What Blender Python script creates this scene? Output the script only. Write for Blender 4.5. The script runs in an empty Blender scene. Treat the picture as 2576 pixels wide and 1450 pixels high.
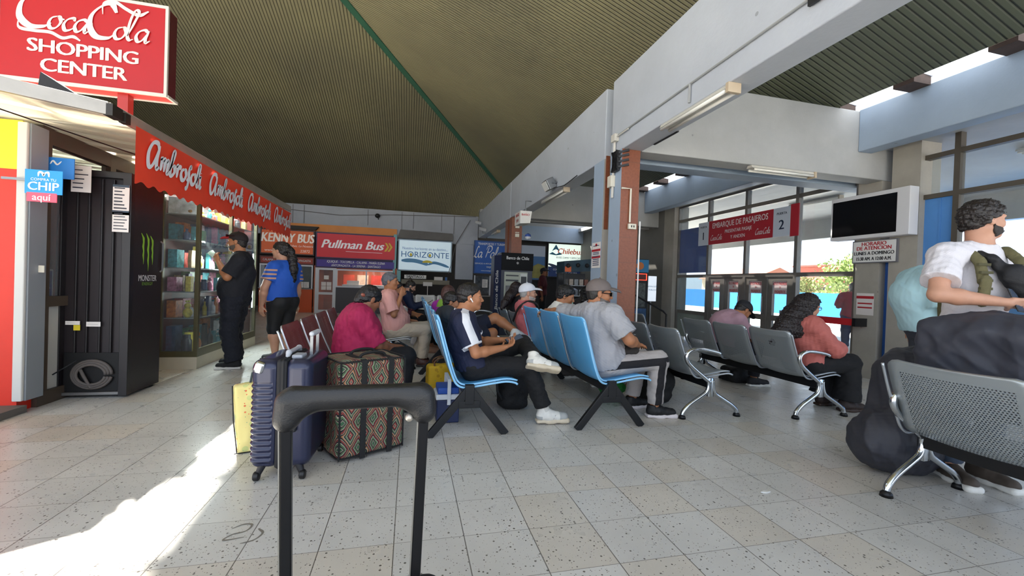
import bpy, math, random
import numpy as np
from mathutils import Vector, Matrix
random.seed(7)
D = bpy.data
C = bpy.context.scene.collection
SC = bpy.context.scene

# ---------------------------------------------------------------- camera, world, sun, exposure
F_PX, YAW, PITCH, ROLL, CAM_H = 1060.0, .238, -.0097, .0342, 1.2
cam = D.cameras.new('camera'); cam_o = D.objects.new('camera', cam); C.objects.link(cam_o)
cam.sensor_fit = 'HORIZONTAL'; cam.sensor_width = 36; cam.lens = 36 * F_PX / 2576
cam.clip_start = .05; cam.clip_end = 400
_f = Vector((math.sin(YAW) * math.cos(PITCH), math.cos(YAW) * math.cos(PITCH), math.sin(PITCH)))
_r = Vector((math.cos(YAW), -math.sin(YAW), 0)); _u = _r.cross(_f)
_r2 = math.cos(ROLL) * _r + math.sin(ROLL) * _u; _u2 = -math.sin(ROLL) * _r + math.cos(ROLL) * _u
cam_o.matrix_world = Matrix(((_r2.x, _u2.x, -_f.x, 0), (_r2.y, _u2.y, -_f.y, 0), (_r2.z, _u2.z, -_f.z, CAM_H), (0, 0, 0, 1)))
SC.camera = cam_o

w = D.worlds.new('sky'); SC.world = w; w.use_nodes = True
nt = w.node_tree; bg = nt.nodes['Background']
sky = nt.nodes.new('ShaderNodeTexSky'); sky.sky_type = 'HOSEK_WILKIE'
SUN_DIR = Vector((-.36, .65, 1.0)).normalized()      # towards the sun
sky.sun_direction = SUN_DIR; sky.turbidity = 4.0; sky.ground_albedo = .5
mixw = nt.nodes.new('ShaderNodeMix'); mixw.data_type = 'RGBA'
mixw.inputs[0].default_value = .55; mixw.inputs[7].default_value = (.80, .88, 1.0, 1)
nt.links.new(sky.outputs[0], mixw.inputs[6]); nt.links.new(mixw.outputs[2], bg.inputs[0])
bg.inputs[1].default_value = 3.0

sl = D.lights.new('sun', 'SUN'); sl.energy = 30; sl.angle = .018; sl.color = (1, .95, .86)
so = D.objects.new('sun', sl); C.objects.link(so)
so.rotation_euler = SUN_DIR.to_track_quat('Z', 'Y').to_euler()

SC.view_settings.view_transform = 'Standard'; SC.view_settings.look = 'None'
SC.view_settings.exposure = 0.28; SC.view_settings.gamma = 1.0
SC.view_settings.use_curve_mapping = False
SC.cycles.max_bounces = 8; SC.cycles.diffuse_bounces = 5; SC.cycles.transparent_max_bounces = 16
SC.cycles.sample_clamp_indirect = 8; SC.cycles.caustics_reflective = False; SC.cycles.caustics_refractive = False

# ---------------------------------------------------------------- materials
def lin(h):
    h = h.lstrip('#'); v = [int(h[i:i + 2], 16) / 255 for i in (0, 2, 4)]
    return tuple((c / 12.92 if c <= .04045 else ((c + .055) / 1.055) ** 2.4) for c in v) + (1,)
_mc = {}
def mat(col, rough=.6, metal=0., var=0., vs=3., bump=0., bs=60., emit=0., trans=0., spec=.5, coat=0., stretch=None, alpha=1., name=None):
    """col sRGB hex; var = colour variation by noise of scale vs; bump strength at scale bs."""
    key = (col, rough, metal, var, vs, bump, bs, emit, trans, spec, coat, stretch, alpha)
    if key in _mc: return _mc[key]
    m = D.materials.new(name or 'm_' + col); m.use_nodes = True
    n = m.node_tree.nodes; l = m.node_tree.links; b = n['Principled BSDF']
    b.inputs['Base Color'].default_value = lin(col); b.inputs['Roughness'].default_value = rough
    b.inputs['Metallic'].default_value = metal; b.inputs['Specular IOR Level'].default_value = spec
    b.inputs['Transmission Weight'].default_value = trans; b.inputs['Coat Weight'].default_value = coat
    b.inputs['Alpha'].default_value = alpha
    if emit:
        b.inputs['Emission Color'].default_value = lin(col); b.inputs['Emission Strength'].default_value = emit
    co = None
    if var or bump:
        tc = n.new('ShaderNodeTexCoord'); co = tc.outputs['Object']
        if stretch:
            mp = n.new('ShaderNodeMapping'); mp.inputs['Scale'].default_value = stretch
            l.new(co, mp.inputs[0]); co = mp.outputs[0]
    if var:
        t = n.new('ShaderNodeTexNoise'); t.inputs['Scale'].default_value = vs; t.inputs['Detail'].default_value = 6
        t.inputs['Roughness'].default_value = .62
        l.new(co, t.inputs['Vector'])
        mr = n.new('ShaderNodeMapRange'); mr.inputs[1].default_value = .28; mr.inputs[2].default_value = .72
        mr.inputs[3].default_value = 1 - var; mr.inputs[4].default_value = 1 + var
        l.new(t.outputs[0], mr.inputs[0])
        mx = n.new('ShaderNodeMix'); mx.data_type = 'RGBA'; mx.blend_type = 'MULTIPLY'; mx.inputs[0].default_value = 1
        mx.inputs[6].default_value = lin(col); l.new(mr.outputs[0], mx.inputs[7])
        l.new(mx.outputs[2], b.inputs['Base Color'])
        if emit: l.new(mx.outputs[2], b.inputs['Emission Color'])
    if bump:
        t2 = n.new('ShaderNodeTexNoise'); t2.inputs['Scale'].default_value = bs; t2.inputs['Detail'].default_value = 4
        l.new(co, t2.inputs['Vector'])
        bp = n.new('ShaderNodeBump'); bp.inputs['Strength'].default_value = bump; bp.inputs['Distance'].default_value = .01
        l.new(t2.outputs[0], bp.inputs['Height']); l.new(bp.outputs[0], b.inputs['Normal'])
    _mc[key] = m
    return m

def mat2(c1, c2, rough=.8, bump=.25, bs=180):
    """cloth in two colours parted along the mesh's own 'mask' attribute"""
    m = D.materials.new('two_colour_cloth'); m.use_nodes = True; n = m.node_tree.nodes; l = m.node_tree.links; b = n['Principled BSDF']
    a = n.new('ShaderNodeAttribute'); a.attribute_name = 'mask'
    g = n.new('ShaderNodeMath'); g.operation = 'GREATER_THAN'; g.inputs[1].default_value = 0; l.new(a.outputs['Fac'], g.inputs[0])
    x = n.new('ShaderNodeMix'); x.data_type = 'RGBA'; x.inputs[6].default_value = lin(c1); x.inputs[7].default_value = lin(c2); l.new(g.outputs[0], x.inputs[0]); l.new(x.outputs[2], b.inputs['Base Color'])
    b.inputs['Roughness'].default_value = rough
    tc = n.new('ShaderNodeTexCoord'); t = n.new('ShaderNodeTexNoise'); t.inputs['Scale'].default_value = bs; l.new(tc.outputs['Object'], t.inputs['Vector'])
    bp = n.new('ShaderNodeBump'); bp.inputs['Strength'].default_value = bump; bp.inputs['Distance'].default_value = .01; l.new(t.outputs[0], bp.inputs['Height']); l.new(bp.outputs[0], b.inputs['Normal'])
    return m

def nodes_of(name):
    m = D.materials.new(name); m.use_nodes = True
    return m, m.node_tree.nodes, m.node_tree.links, m.node_tree.nodes['Principled BSDF']
def mth(n, l, op, a, b=None, c=None, clamp=False):
    q = n.new('ShaderNodeMath'); q.operation = op; q.use_clamp = clamp
    for i, v in enumerate((a, b, c)):
        if v is None: continue
        if isinstance(v, (int, float)): q.inputs[i].default_value = v
        else: l.new(v, q.inputs[i])
    return q.outputs[0]
def mixc(n, l, f, a, b, mode='MIX'):
    q = n.new('ShaderNodeMix'); q.data_type = 'RGBA'; q.blend_type = mode
    for i, v in ((0, f), (6, a), (7, b)):
        if isinstance(v, (int, float, tuple)): q.inputs[i].default_value = v
        else: l.new(v, q.inputs[i])
    return q.outputs[2]

TILE = .32
def floor_material():
    m, n, l, b = nodes_of('terrazzo_tiles')
    g = n.new('ShaderNodeNewGeometry'); s = n.new('ShaderNodeSeparateXYZ'); l.new(g.outputs['Position'], s.inputs[0])
    tx = mth(n, l, 'DIVIDE', mth(n, l, 'SUBTRACT', s.outputs[0], .892 * TILE), TILE)
    ty = mth(n, l, 'DIVIDE', mth(n, l, 'SUBTRACT', s.outputs[1], 6.1536 * TILE), TILE)
    fx = mth(n, l, 'FRACT', tx); fy = mth(n, l, 'FRACT', ty)
    ex = mth(n, l, 'MINIMUM', fx, mth(n, l, 'SUBTRACT', 1, fx)); ey = mth(n, l, 'MINIMUM', fy, mth(n, l, 'SUBTRACT', 1, fy))
    jx = mth(n, l, 'LESS_THAN', ex, .0075); jy = mth(n, l, 'LESS_THAN', ey, .0055)
    joint = mth(n, l, 'MAXIMUM', jx, mth(n, l, 'MULTIPLY', jy, .8))
    cv = n.new('ShaderNodeCombineXYZ'); l.new(mth(n, l, 'FLOOR', tx), cv.inputs[0]); l.new(mth(n, l, 'FLOOR', ty), cv.inputs[1])
    wn = n.new('ShaderNodeTexWhiteNoise'); l.new(cv.outputs[0], wn.inputs['Vector'])
    base = mixc(n, l, wn.outputs['Value'], lin('#c9c7c3'), lin('#d4d2ce'))
    sp = n.new('ShaderNodeSeparateColor'); l.new(wn.outputs['Color'], sp.inputs[0])
    base = mixc(n, l, mth(n, l, 'MULTIPLY', mth(n, l, 'GREATER_THAN', sp.outputs[1], .75), .55), base, lin('#cbc1b2'))
    big = n.new('ShaderNodeTexNoise'); big.inputs['Scale'].default_value = 2.2; big.inputs['Detail'].default_value = 5
    l.new(g.outputs['Position'], big.inputs['Vector'])
    mr = n.new('ShaderNodeMapRange'); mr.inputs[1].default_value = .3; mr.inputs[2].default_value = .7; mr.inputs[3].default_value = .9; mr.inputs[4].default_value = 1.03
    l.new(big.outputs[0], mr.inputs[0]); base = mixc(n, l, 1.0, base, mr.outputs[0], 'MULTIPLY')
    for sc, th, colr, am in ((60, .30, '#443d34', .85), (110, .30, '#6d6256', .8), (95, .12, '#f2eee6', .4)):
        v = n.new('ShaderNodeTexVoronoi'); v.inputs['Scale'].default_value = sc; l.new(g.outputs['Position'], v.inputs['Vector'])
        sc2 = n.new('ShaderNodeSeparateColor'); l.new(v.outputs['Color'], sc2.inputs[0])
        # only some of the cells carry a chip, each of its own size
        r = mth(n, l, 'MULTIPLY', mth(n, l, 'SUBTRACT', sc2.outputs[0], .62), th * 3.0)
        chip = mth(n, l, 'LESS_THAN', v.outputs['Distance'], r)
        base = mixc(n, l, mth(n, l, 'MULTIPLY', chip, am), base, lin(colr))
    base = mixc(n, l, mth(n, l, 'MULTIPLY', joint, .8), base, lin('#4a443c'))
    l.new(base, b.inputs['Base Color'])
    rn = n.new('ShaderNodeTexNoise'); rn.inputs['Scale'].default_value = 6; l.new(g.outputs['Position'], rn.inputs['Vector'])
    rr = n.new('ShaderNodeMapRange'); rr.inputs[3].default_value = .2; rr.inputs[4].default_value = .42; l.new(rn.outputs[0], rr.inputs[0])
    l.new(rr.outputs[0], b.inputs['Roughness'])
    bp = n.new('ShaderNodeBump'); bp.inputs['Strength'].default_value = .25; bp.inputs['Distance'].default_value = .004; bp.invert = True
    l.new(joint, bp.inputs['Height']); l.new(bp.outputs[0], b.inputs['Normal'])
    return m

def perforated(col, rough, metal, pitch=.0125, rad=.30, edge=.03):
    """sheet metal with a grid of punched holes, laid out in the sheet's own UV metres"""
    m, n, l, b = nodes_of('perforated_sheet')
    b.inputs['Base Color'].default_value = lin(col); b.inputs['Roughness'].default_value = rough; b.inputs['Metallic'].default_value = metal
    uv = n.new('ShaderNodeUVMap'); s = n.new('ShaderNodeSeparateXYZ'); l.new(uv.outputs[0], s.inputs[0])
    u, v = s.outputs[0], s.outputs[1]
    row = mth(n, l, 'FLOOR', mth(n, l, 'DIVIDE', v, pitch))
    off = mth(n, l, 'MULTIPLY', mth(n, l, 'MODULO', row, 2), .5)
    fu = mth(n, l, 'SUBTRACT', mth(n, l, 'FRACT', mth(n, l, 'ADD', mth(n, l, 'DIVIDE', u, pitch), off)), .5)
    fv = mth(n, l, 'SUBTRACT', mth(n, l, 'FRACT', mth(n, l, 'DIVIDE', v, pitch)), .5)
    d = mth(n, l, 'SQRT', mth(n, l, 'ADD', mth(n, l, 'MULTIPLY', fu, fu), mth(n, l, 'MULTIPLY', fv, fv)))
    hole = mth(n, l, 'LESS_THAN', d, rad)
    ins = mth(n, l, 'MULTIPLY', mth(n, l, 'LESS_THAN', mth(n, l, 'ABSOLUTE', u), .205), mth(n, l, 'GREATER_THAN', v, .06))
    hole = mth(n, l, 'MULTIPLY', hole, ins)
    l.new(mth(n, l, 'SUBTRACT', 1, hole), b.inputs['Alpha'])
    t = n.new('ShaderNodeTexNoise'); t.inputs['Scale'].default_value = 5; t.inputs['Detail'].default_value = 6
    mr = n.new('ShaderNodeMapRange'); mr.inputs[3].default_value = rough * .6; mr.inputs[4].default_value = min(1, rough * 1.4)
    l.new(t.outputs[0], mr.inputs[0]); l.new(mr.outputs[0], b.inputs['Roughness'])
    return m

def ribbed(axis, pitch, c1, c2, name, depth=.02, frac=.35):
    """corrugated lining: bumped profile with its grooves darkened in the colour, laid out in world metres"""
    m, n, l, b = nodes_of(name)
    g = n.new('ShaderNodeNewGeometry'); s = n.new('ShaderNodeSeparateXYZ'); l.new(g.outputs['Position'], s.inputs[0])
    f = mth(n, l, 'FRACT', mth(n, l, 'DIVIDE', s.outputs[axis], pitch))
    groove = mth(n, l, 'SMOOTH_MIN', mth(n, l, 'MULTIPLY', mth(n, l, 'ABSOLUTE', mth(n, l, 'SUBTRACT', f, .5)), 2 / frac), 1, .3)
    t = n.new('ShaderNodeTexNoise'); t.inputs['Scale'].default_value = .45; t.inputs['Detail'].default_value = 7
    l.new(g.outputs['Position'], t.inputs['Vector'])
    mr = n.new('ShaderNodeMapRange'); mr.inputs[1].default_value = .35; mr.inputs[2].default_value = .65; l.new(t.outputs[0], mr.inputs[0])
    base = mixc(n, l, mr.outputs[0], lin(c1), lin(c2))
    base = mixc(n, l, mth(n, l, 'SUBTRACT', 1, groove), base, mixc(n, l, 1.0, base, (.32, .32, .32, 1), 'MULTIPLY'))  # grooves get a darker tone of the sheet colour
    l.new(base, b.inputs['Base Color']); b.inputs['Roughness'].default_value = .62
    bp = n.new('ShaderNodeBump'); bp.inputs['Strength'].default_value = .9; bp.inputs['Distance'].default_value = depth
    l.new(groove, bp.inputs['Height']); l.new(bp.outputs[0], b.inputs['Normal'])
    return m

def concrete(col, name='painted_concrete', var=.10):
    m, n, l, b = nodes_of(name)
    g = n.new('ShaderNodeNewGeometry'); P = g.outputs['Position']
    t = n.new('ShaderNodeTexNoise'); t.inputs['Scale'].default_value = 1.1; t.inputs['Detail'].default_value = 9; t.inputs['Roughness'].default_value = .65
    l.new(P, t.inputs['Vector'])
    mr = n.new('ShaderNodeMapRange'); mr.inputs[1].default_value = .3; mr.inputs[2].default_value = .7; mr.inputs[3].default_value = 1 - var; mr.inputs[4].default_value = 1 + var * .6
    l.new(t.outputs[0], mr.inputs[0])
    base = mixc(n, l, 1.0, lin(col), mr.outputs[0], 'MULTIPLY')
    v = n.new('ShaderNodeTexVoronoi'); v.inputs['Scale'].default_value = 2.4; l.new(P, v.inputs['Vector'])
    spot = mth(n, l, 'LESS_THAN', v.outputs['Distance'], .045)
    base = mixc(n, l, mth(n, l, 'MULTIPLY', spot, .45), base, lin('#5c5a58'))
    l.new(base, b.inputs['Base Color']); b.inputs['Roughness'].default_value = .55
    t2 = n.new('ShaderNodeTexNoise'); t2.inputs['Scale'].default_value = 35; l.new(P, t2.inputs['Vector'])
    bp = n.new('ShaderNodeBump'); bp.inputs['Strength'].default_value = .12; bp.inputs['Distance'].default_value = .01
    l.new(t2.outputs[0], bp.inputs['Height']); l.new(bp.outputs[0], b.inputs['Normal'])
    return m

# ---------------------------------------------------------------- mesh builder
def rotm(rx=0, ry=0, rz=0):
    return Matrix.Rotation(rz, 3, 'Z') @ Matrix.Rotation(ry, 3, 'Y') @ Matrix.Rotation(rx, 3, 'X')
class MB:
    def __init__(s): s.v = []; s.f = []; s.mi = []; s.uv = None; s.cur = 0
    def add(s, vs, fs):
        o = len(s.v); s.v += [tuple(v) for v in vs]; s.f += [tuple(i + o for i in f) for f in fs]; s.mi += [s.cur] * len(fs)
        return s
    def m(s, i): s.cur = i; return s
    def box(s, x0, x1, y0, y1, z0, z1):
        e = (len(s.v) // 8 % 9) * .0003; x0 -= e; x1 += e; y0 -= e; y1 += e; z0 -= e * .5; z1 += e * .5      # crossing bars never share a face
        return s.add([(x, y, z) for z in (z0, z1) for y in (y0, y1) for x in (x0, x1)],
                     [(0, 2, 3, 1), (4, 5, 7, 6), (0, 1, 5, 4), (2, 6, 7, 3), (0, 4, 6, 2), (1, 3, 7, 5)])
    def obox(s, c, h, R=None):
        R = R or Matrix.Identity(3); c = Vector(c)
        return s.add([c + R @ Vector((x * h[0], y * h[1], z * h[2])) for z in (-1, 1) for y in (-1, 1) for x in (-1, 1)],
                     [(0, 2, 3, 1), (4, 5, 7, 6), (0, 1, 5, 4), (2, 6, 7, 3), (0, 4, 6, 2), (1, 3, 7, 5)])
    def bar(s, a, b, w, h=None, up=(0, 0, 1)):
        """box bar from a to b with section w x h"""
        a = Vector(a); b = Vector(b); d = (b - a); L = d.length; d.normalize(); h = h or w
        u = Vector(up); u = (u - d * u.dot(d))
        if u.length < 1e-4: u = Vector((1, 0, 0)) - d * d.x
        u.normalize(); r = d.cross(u); R = Matrix((r, d, u)).transposed()
        return s.obox((a + b) / 2, (w / 2, L / 2, h / 2), R)
    def prism(s, poly, fn, a, b):
        """poly 2d; fn(p,q,t)->xyz ; extruded t from a to b"""
        n = len(poly); vs = [fn(p[0], p[1], a) for p in poly] + [fn(p[0], p[1], b) for p in poly]
        return s.add(vs, [tuple(range(n - 1, -1, -1)), tuple(range(n, 2 * n))] + [(i, (i + 1) % n, n + (i + 1) % n, n + i) for i in range(n)])
    def tube(s, pts, r, n=8, closed=False, cap=True, sx=1.0, up=None):
        P = [Vector(p) for p in pts]; k = len(P); rings = []; prev = None
        for i in range(k):
            if closed: d = P[(i + 1) % k] - P[i - 1]
            else: d = P[min(i + 1, k - 1)] - P[max(i - 1, 0)]
            d.normalize()
            if prev is None:
                u = Vector(up) if up else (Vector((0, 0, 1)) if abs(d.z) < .9 else Vector((1, 0, 0)))
            else: u = prev
            u = u - d * u.dot(d)
            if u.length < 1e-5: u = Vector((1, 0, 0)) - d * d.x
            u.normalize(); prev = u; w = d.cross(u)
            rr = r[i] if isinstance(r, (list, tuple)) else r
            rings.append([P[i] + (u * math.cos(2 * math.pi * j / n) * sx + w * math.sin(2 * math.pi * j / n)) * rr for j in range(n)])
        vs = [v for g in rings for v in g]; fs = []
        for i in range(k if closed else k - 1):
            a = i * n; b = ((i + 1) % k) * n
            fs += [(a + j, a + (j + 1) % n, b + (j + 1) % n, b + j) for j in range(n)]
        if not closed and cap: fs += [tuple(range(n - 1, -1, -1)), tuple((k - 1) * n + j for j in range(n))]
        return s.add(vs, fs)
    def lathe(s, prof, c=(0, 0, 0), n=20, axis='z', cap=True):
        c = Vector(c)
        def T(r, h, a):
            p = (r * math.cos(a), r * math.sin(a), h)
            return c + Vector(p if axis == 'z' else ((p[2], p[0], p[1]) if axis == 'x' else (p[1], p[2], p[0])))
        vs = [T(r, h, 2 * math.pi * j / n) for r, h in prof for j in range(n)]
        fs = [(i * n + j, i * n + (j + 1) % n, (i + 1) * n + (j + 1) % n, (i + 1) * n + j) for i in range(len(prof) - 1) for j in range(n)]
        if cap: fs += [tuple(range(n - 1, -1, -1)), tuple((len(prof) - 1) * n + j for j in range(n))]
        return s.add(vs, fs)
    def ball(s, c, r, n=12, m=8):
        r = (r, r, r) if isinstance(r, (int, float)) else r
        prof = [(math.sin(math.pi * i / m), -math.cos(math.pi * i / m)) for i in range(m + 1)]
        vs = [(c[0] + r[0] * a * math.cos(2 * math.pi * j / n), c[1] + r[1] * a * math.sin(2 * math.pi * j / n), c[2] + r[2] * h) for a, h in prof for j in range(n)]
        return s.add(vs, [(i * n + j, i * n + (j + 1) % n, (i + 1) * n + (j + 1) % n, (i + 1) * n + j) for i in range(m) for j in range(n)])
    def poly(s, pts): return s.add(pts, [tuple(range(len(pts)))])
    def grid(s, fn, nu, nv):
        return s.add([fn(i / nu, j / nv) for i in range(nu + 1) for j in range(nv + 1)],
                     [(i * (nv + 1) + j, (i + 1) * (nv + 1) + j, (i + 1) * (nv + 1) + j + 1, i * (nv + 1) + j + 1) for i in range(nu) for j in range(nv)])
    def text(s, t, size, o=(0, 0, 0), right=(1, 0, 0), up=(0, 0, 1), align='CENTER', bold=0., sx=1., shear=0., ext=0., fill=1.):
        cu = D.curves.new('t', 'FONT'); cu.body = t; cu.size = size; cu.align_x = align; cu.align_y = 'CENTER'
        cu.shear = shear; cu.extrude = ext; cu.resolution_u = 3; cu.space_character = fill
        ob = D.objects.new('t', cu); C.objects.link(ob)
        me = D.meshes.new_from_object(ob.evaluated_get(bpy.context.evaluated_depsgraph_get()))
        r = Vector(right).normalized(); u = Vector(up).normalized(); nn = r.cross(u); o = Vector(o)
        for k, (bx, by) in enumerate(((0, 0), (1, .3), (-1, -.3)) if abs(bold) > .004 else ((0, 0),)):   # a heavier face: the outline repeated a little aside
            s.add([o + r * (v.co.x * sx + bx * bold * size) + u * (v.co.y + by * bold * size) + nn * (v.co.z + .0007 * k) for v in me.vertices], [tuple(p.vertices) for p in me.polygons])
        D.objects.remove(ob); D.curves.remove(cu); D.meshes.remove(me)
        return s

def mesh_obj(name, M, mats, parent=None, smooth=False, bevel=0., segs=2, label=None, paint=None, field=None):
    me = D.meshes.new(name)
    if isinstance(M, tuple):
        V, Fq = M
        me.vertices.add(len(V)); me.vertices.foreach_set('co', V.astype(np.float32).ravel())
        me.loops.add(len(Fq) * 4); me.loops.foreach_set('vertex_index', Fq.astype(np.int32).ravel())
        me.polygons.add(len(Fq)); me.polygons.foreach_set('loop_start', np.arange(0, len(Fq) * 4, 4, dtype=np.int32))
        me.update(calc_edges=True)
        if field is not None:
            at_ = me.attributes.new('mask', 'FLOAT', 'POINT'); at_.data.foreach_set('value', np.asarray(field(V), np.float32))
        if paint is not None:
            cen = V[Fq].mean(axis=1); idx = np.zeros(len(Fq), np.int32)
            for k, fn in enumerate(paint): idx[fn(cen)] = k + 1
            me.polygons.foreach_set('material_index', idx)
        me.polygons.foreach_set('use_smooth', [True] * len(Fq))
    else:
        me.from_pydata(M.v, [], M.f); me.update()
        if M.uv:
            ul = me.uv_layers.new(name='UVMap')
            for lp in me.loops: ul.data[lp.index].uv = M.uv[lp.vertex_index]
        me.polygons.foreach_set('material_index', M.mi)
        if smooth:
            me.polygons.foreach_set('use_smooth', [True] * len(me.polygons))
    for mm in (mats if isinstance(mats, (list, tuple)) else [mats]): me.materials.append(mm)
    o = D.objects.new(name, me); C.objects.link(o)
    if parent: o.parent = parent
    if label: o['label'] = label
    if bevel:
        b = o.modifiers.new('b', 'BEVEL'); b.width = bevel; b.segments = segs; b.limit_method = 'ANGLE'; b.angle_limit = .6
    if smooth == 'angle' or (bevel and not isinstance(M, tuple)):
        me.polygons.foreach_set('use_smooth', [True] * len(me.polygons))
        es = o.modifiers.new('wn', 'WEIGHTED_NORMAL'); es.keep_sharp = False
    return o
def tag(o, label=None, cat=None, group=None, kind=None):
    if label: o['label'] = label
    if cat: o['category'] = cat
    if group: o['group'] = group
    if kind: o['kind'] = kind
    return o
def empty(name, label, cat, loc=(0, 0, 0), rz=0., group=None, rot=None):
    e = D.objects.new(name, None); C.objects.link(e); e.empty_display_size = .1
    e.location = loc; e.rotation_euler = rot or (0, 0, rz)
    return tag(e, label, cat, group)
def struct(name, M, mats, **k):
    return tag(mesh_obj(name, M, mats, **k), kind='structure')
def single(name, M, mats, label, cat, loc=(0, 0, 0), rz=0., group=None, rot=None, **k):
    o = mesh_obj(name, M, mats, **k); o.location = loc; o.rotation_euler = rot or (0, 0, rz)
    return tag(o, label, cat, group)
def copy_tree(o, parent=None):
    c = o.copy(); C.objects.link(c); c.parent = parent
    for ch in [x for x in D.objects if x.parent == o]: copy_tree(ch, c)
    return c

# ---------------------------------------------------------------- brush lettering (drawn strokes)
GL = {
 'a': (1.0, [[(.82, .8), (.55, 1), (.18, .82), (.05, .4), (.25, .03), (.55, .18), (.82, .85)], [(.85, .98), (.76, .3), (.88, .02), (1.1, .2)]]),
 'o': (.95, [[(.5, 1), (.15, .82), (.05, .4), (.25, .03), (.6, .1), (.8, .55), (.65, .93), (.45, .98)], [(.7, .85), (1.0, .8)]]),
 'c': (.85, [[(.75, .78), (.6, 1), (.25, .85), (.08, .45), (.25, .03), (.55, .05), (.9, .35)]]),
 'l': (.55, [[(.02, .25), (.4, 1.2), (.45, 1.9), (.28, 2.0), (.15, 1.3), (.14, .3), (.3, 0), (.6, .25)]]),
 'm': (1.3, [[(0, .85), (.16, 1), (.14, 0)], [(.14, .5), (.42, 1), (.56, .85), (.54, 0)], [(.54, .5), (.82, 1), (.96, .85), (.95, .15), (1.08, 0), (1.3, .2)]]),
 'b': (.85, [[(.0, .3), (.32, 1.3), (.42, 1.9), (.25, 2.0), (.13, 1.2), (.12, .15), (.4, .0), (.68, .4), (.55, .85), (.3, .7)], [(.6, .8), (.9, .85)]]),
 'r': (.7, [[(0, .85), (.14, 1.05), (.2, .75), (.2, 0)], [(.2, .6), (.4, 1), (.7, .92)]]),
 's': (.65, [[(.62, 1.25), (.42, 1.5), (.28, 1.0), (.36, .2), (.22, -.55), (-.02, -.45)], [(.05, .1), (.3, .35), (.6, .5)]]),
 'i': (.42, [[(.02, .85), (.1, 1), (.1, .15), (.25, 0), (.45, .2)], [(.14, 1.35), (.18, 1.42)]]),
 'A': (1.55, [[(1.15, 1.55), (.95, 2.0), (.4, 1.85), (.05, 1.0), (.2, .1), (.55, .0), (.95, .7), (1.25, 1.9)], [(1.25, 1.9), (1.1, .8), (1.2, .05), (1.5, .2)]]),
 'P': (1.3, [[(.25, 0), (.42, 1.0), (.62, 1.95)], [(.1, 1.45), (.35, 2.1), (1.15, 2.1), (1.35, 1.5), (.9, 1.0), (.5, 1.1)]]),
 'L': (1.05, [[(.95, 1.75), (.72, 2.05), (.5, 1.5), (.4, .5), (.05, .02), (.25, .2), (.7, .0), (1.1, .25)]]),
 'C': (1.35, [[(1.25, 1.55), (1.1, 1.95), (.55, 1.8), (.12, 1.0), (.3, .15), (.85, .0), (1.4, .5)]]),
 '-': (.45, [[(.05, .62), (.38, .66)]]), ' ': (.6, [])}
def catmull(pts, n=6):
    P = [Vector(p) for p in pts]
    if len(P) < 3: return P
    P = [2 * P[0] - P[1]] + P + [2 * P[-1] - P[-2]]; out = []
    for i in range(1, len(P) - 2):
        for j in range(n):
            t = j / n; a, b, c, d = P[i - 1:i + 3]
            out.append(.5 * ((2 * b) + (c - a) * t + (2 * a - 5 * b + 4 * c - d) * t * t + (3 * b - a - 3 * c + d) * t ** 3))
    out.append(P[-2]); return out
def stroke(M, pts, w0, w1, to3, nib=.9, taper=True):
    P = catmull(pts); k = len(P); L = []; R = []
    nv = Vector((math.cos(nib), math.sin(nib)))
    for i, p in enumerate(P):
        d = (P[min(i + 1, k - 1)] - P[max(i - 1, 0)]).normalized()
        w = w0 + (w1 - w0) * abs(d.x * nv.y - d.y * nv.x) ** 1.5
        if taper: w *= min(1, .45 + 1.1 * min(i, k - 1 - i) / max(1, k * .25))
        nrm = Vector((-d.y, d.x)) * w / 2; L.append(p + nrm); R.append(p - nrm)
    M.add([to3(*q) for q in L + R], [(i, k + i, k + i + 1, i + 1) for i in range(k - 1)])
def brush(M, word, size, o, right=(1, 0, 0), up=(0, 0, 1), w=(.1, .3), slant=.25, sx=1., wob=None):
    o = Vector(o); r = Vector(right); u = Vector(up); x0 = 0
    tot = sum(GL[c][0] for c in word); nn = r.cross(u); ki = 0
    for c in word:
        adv, st = GL[c]
        for s_ in st:
            stroke(M, s_, w[0], w[1], lambda a, b: o + nn * (.0007 * (ki % 5)) + r * ((x0 - tot / 2 + a + slant * b) * size * sx) + u * (b * size)); ki += 1
        x0 += adv
    return M

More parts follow.
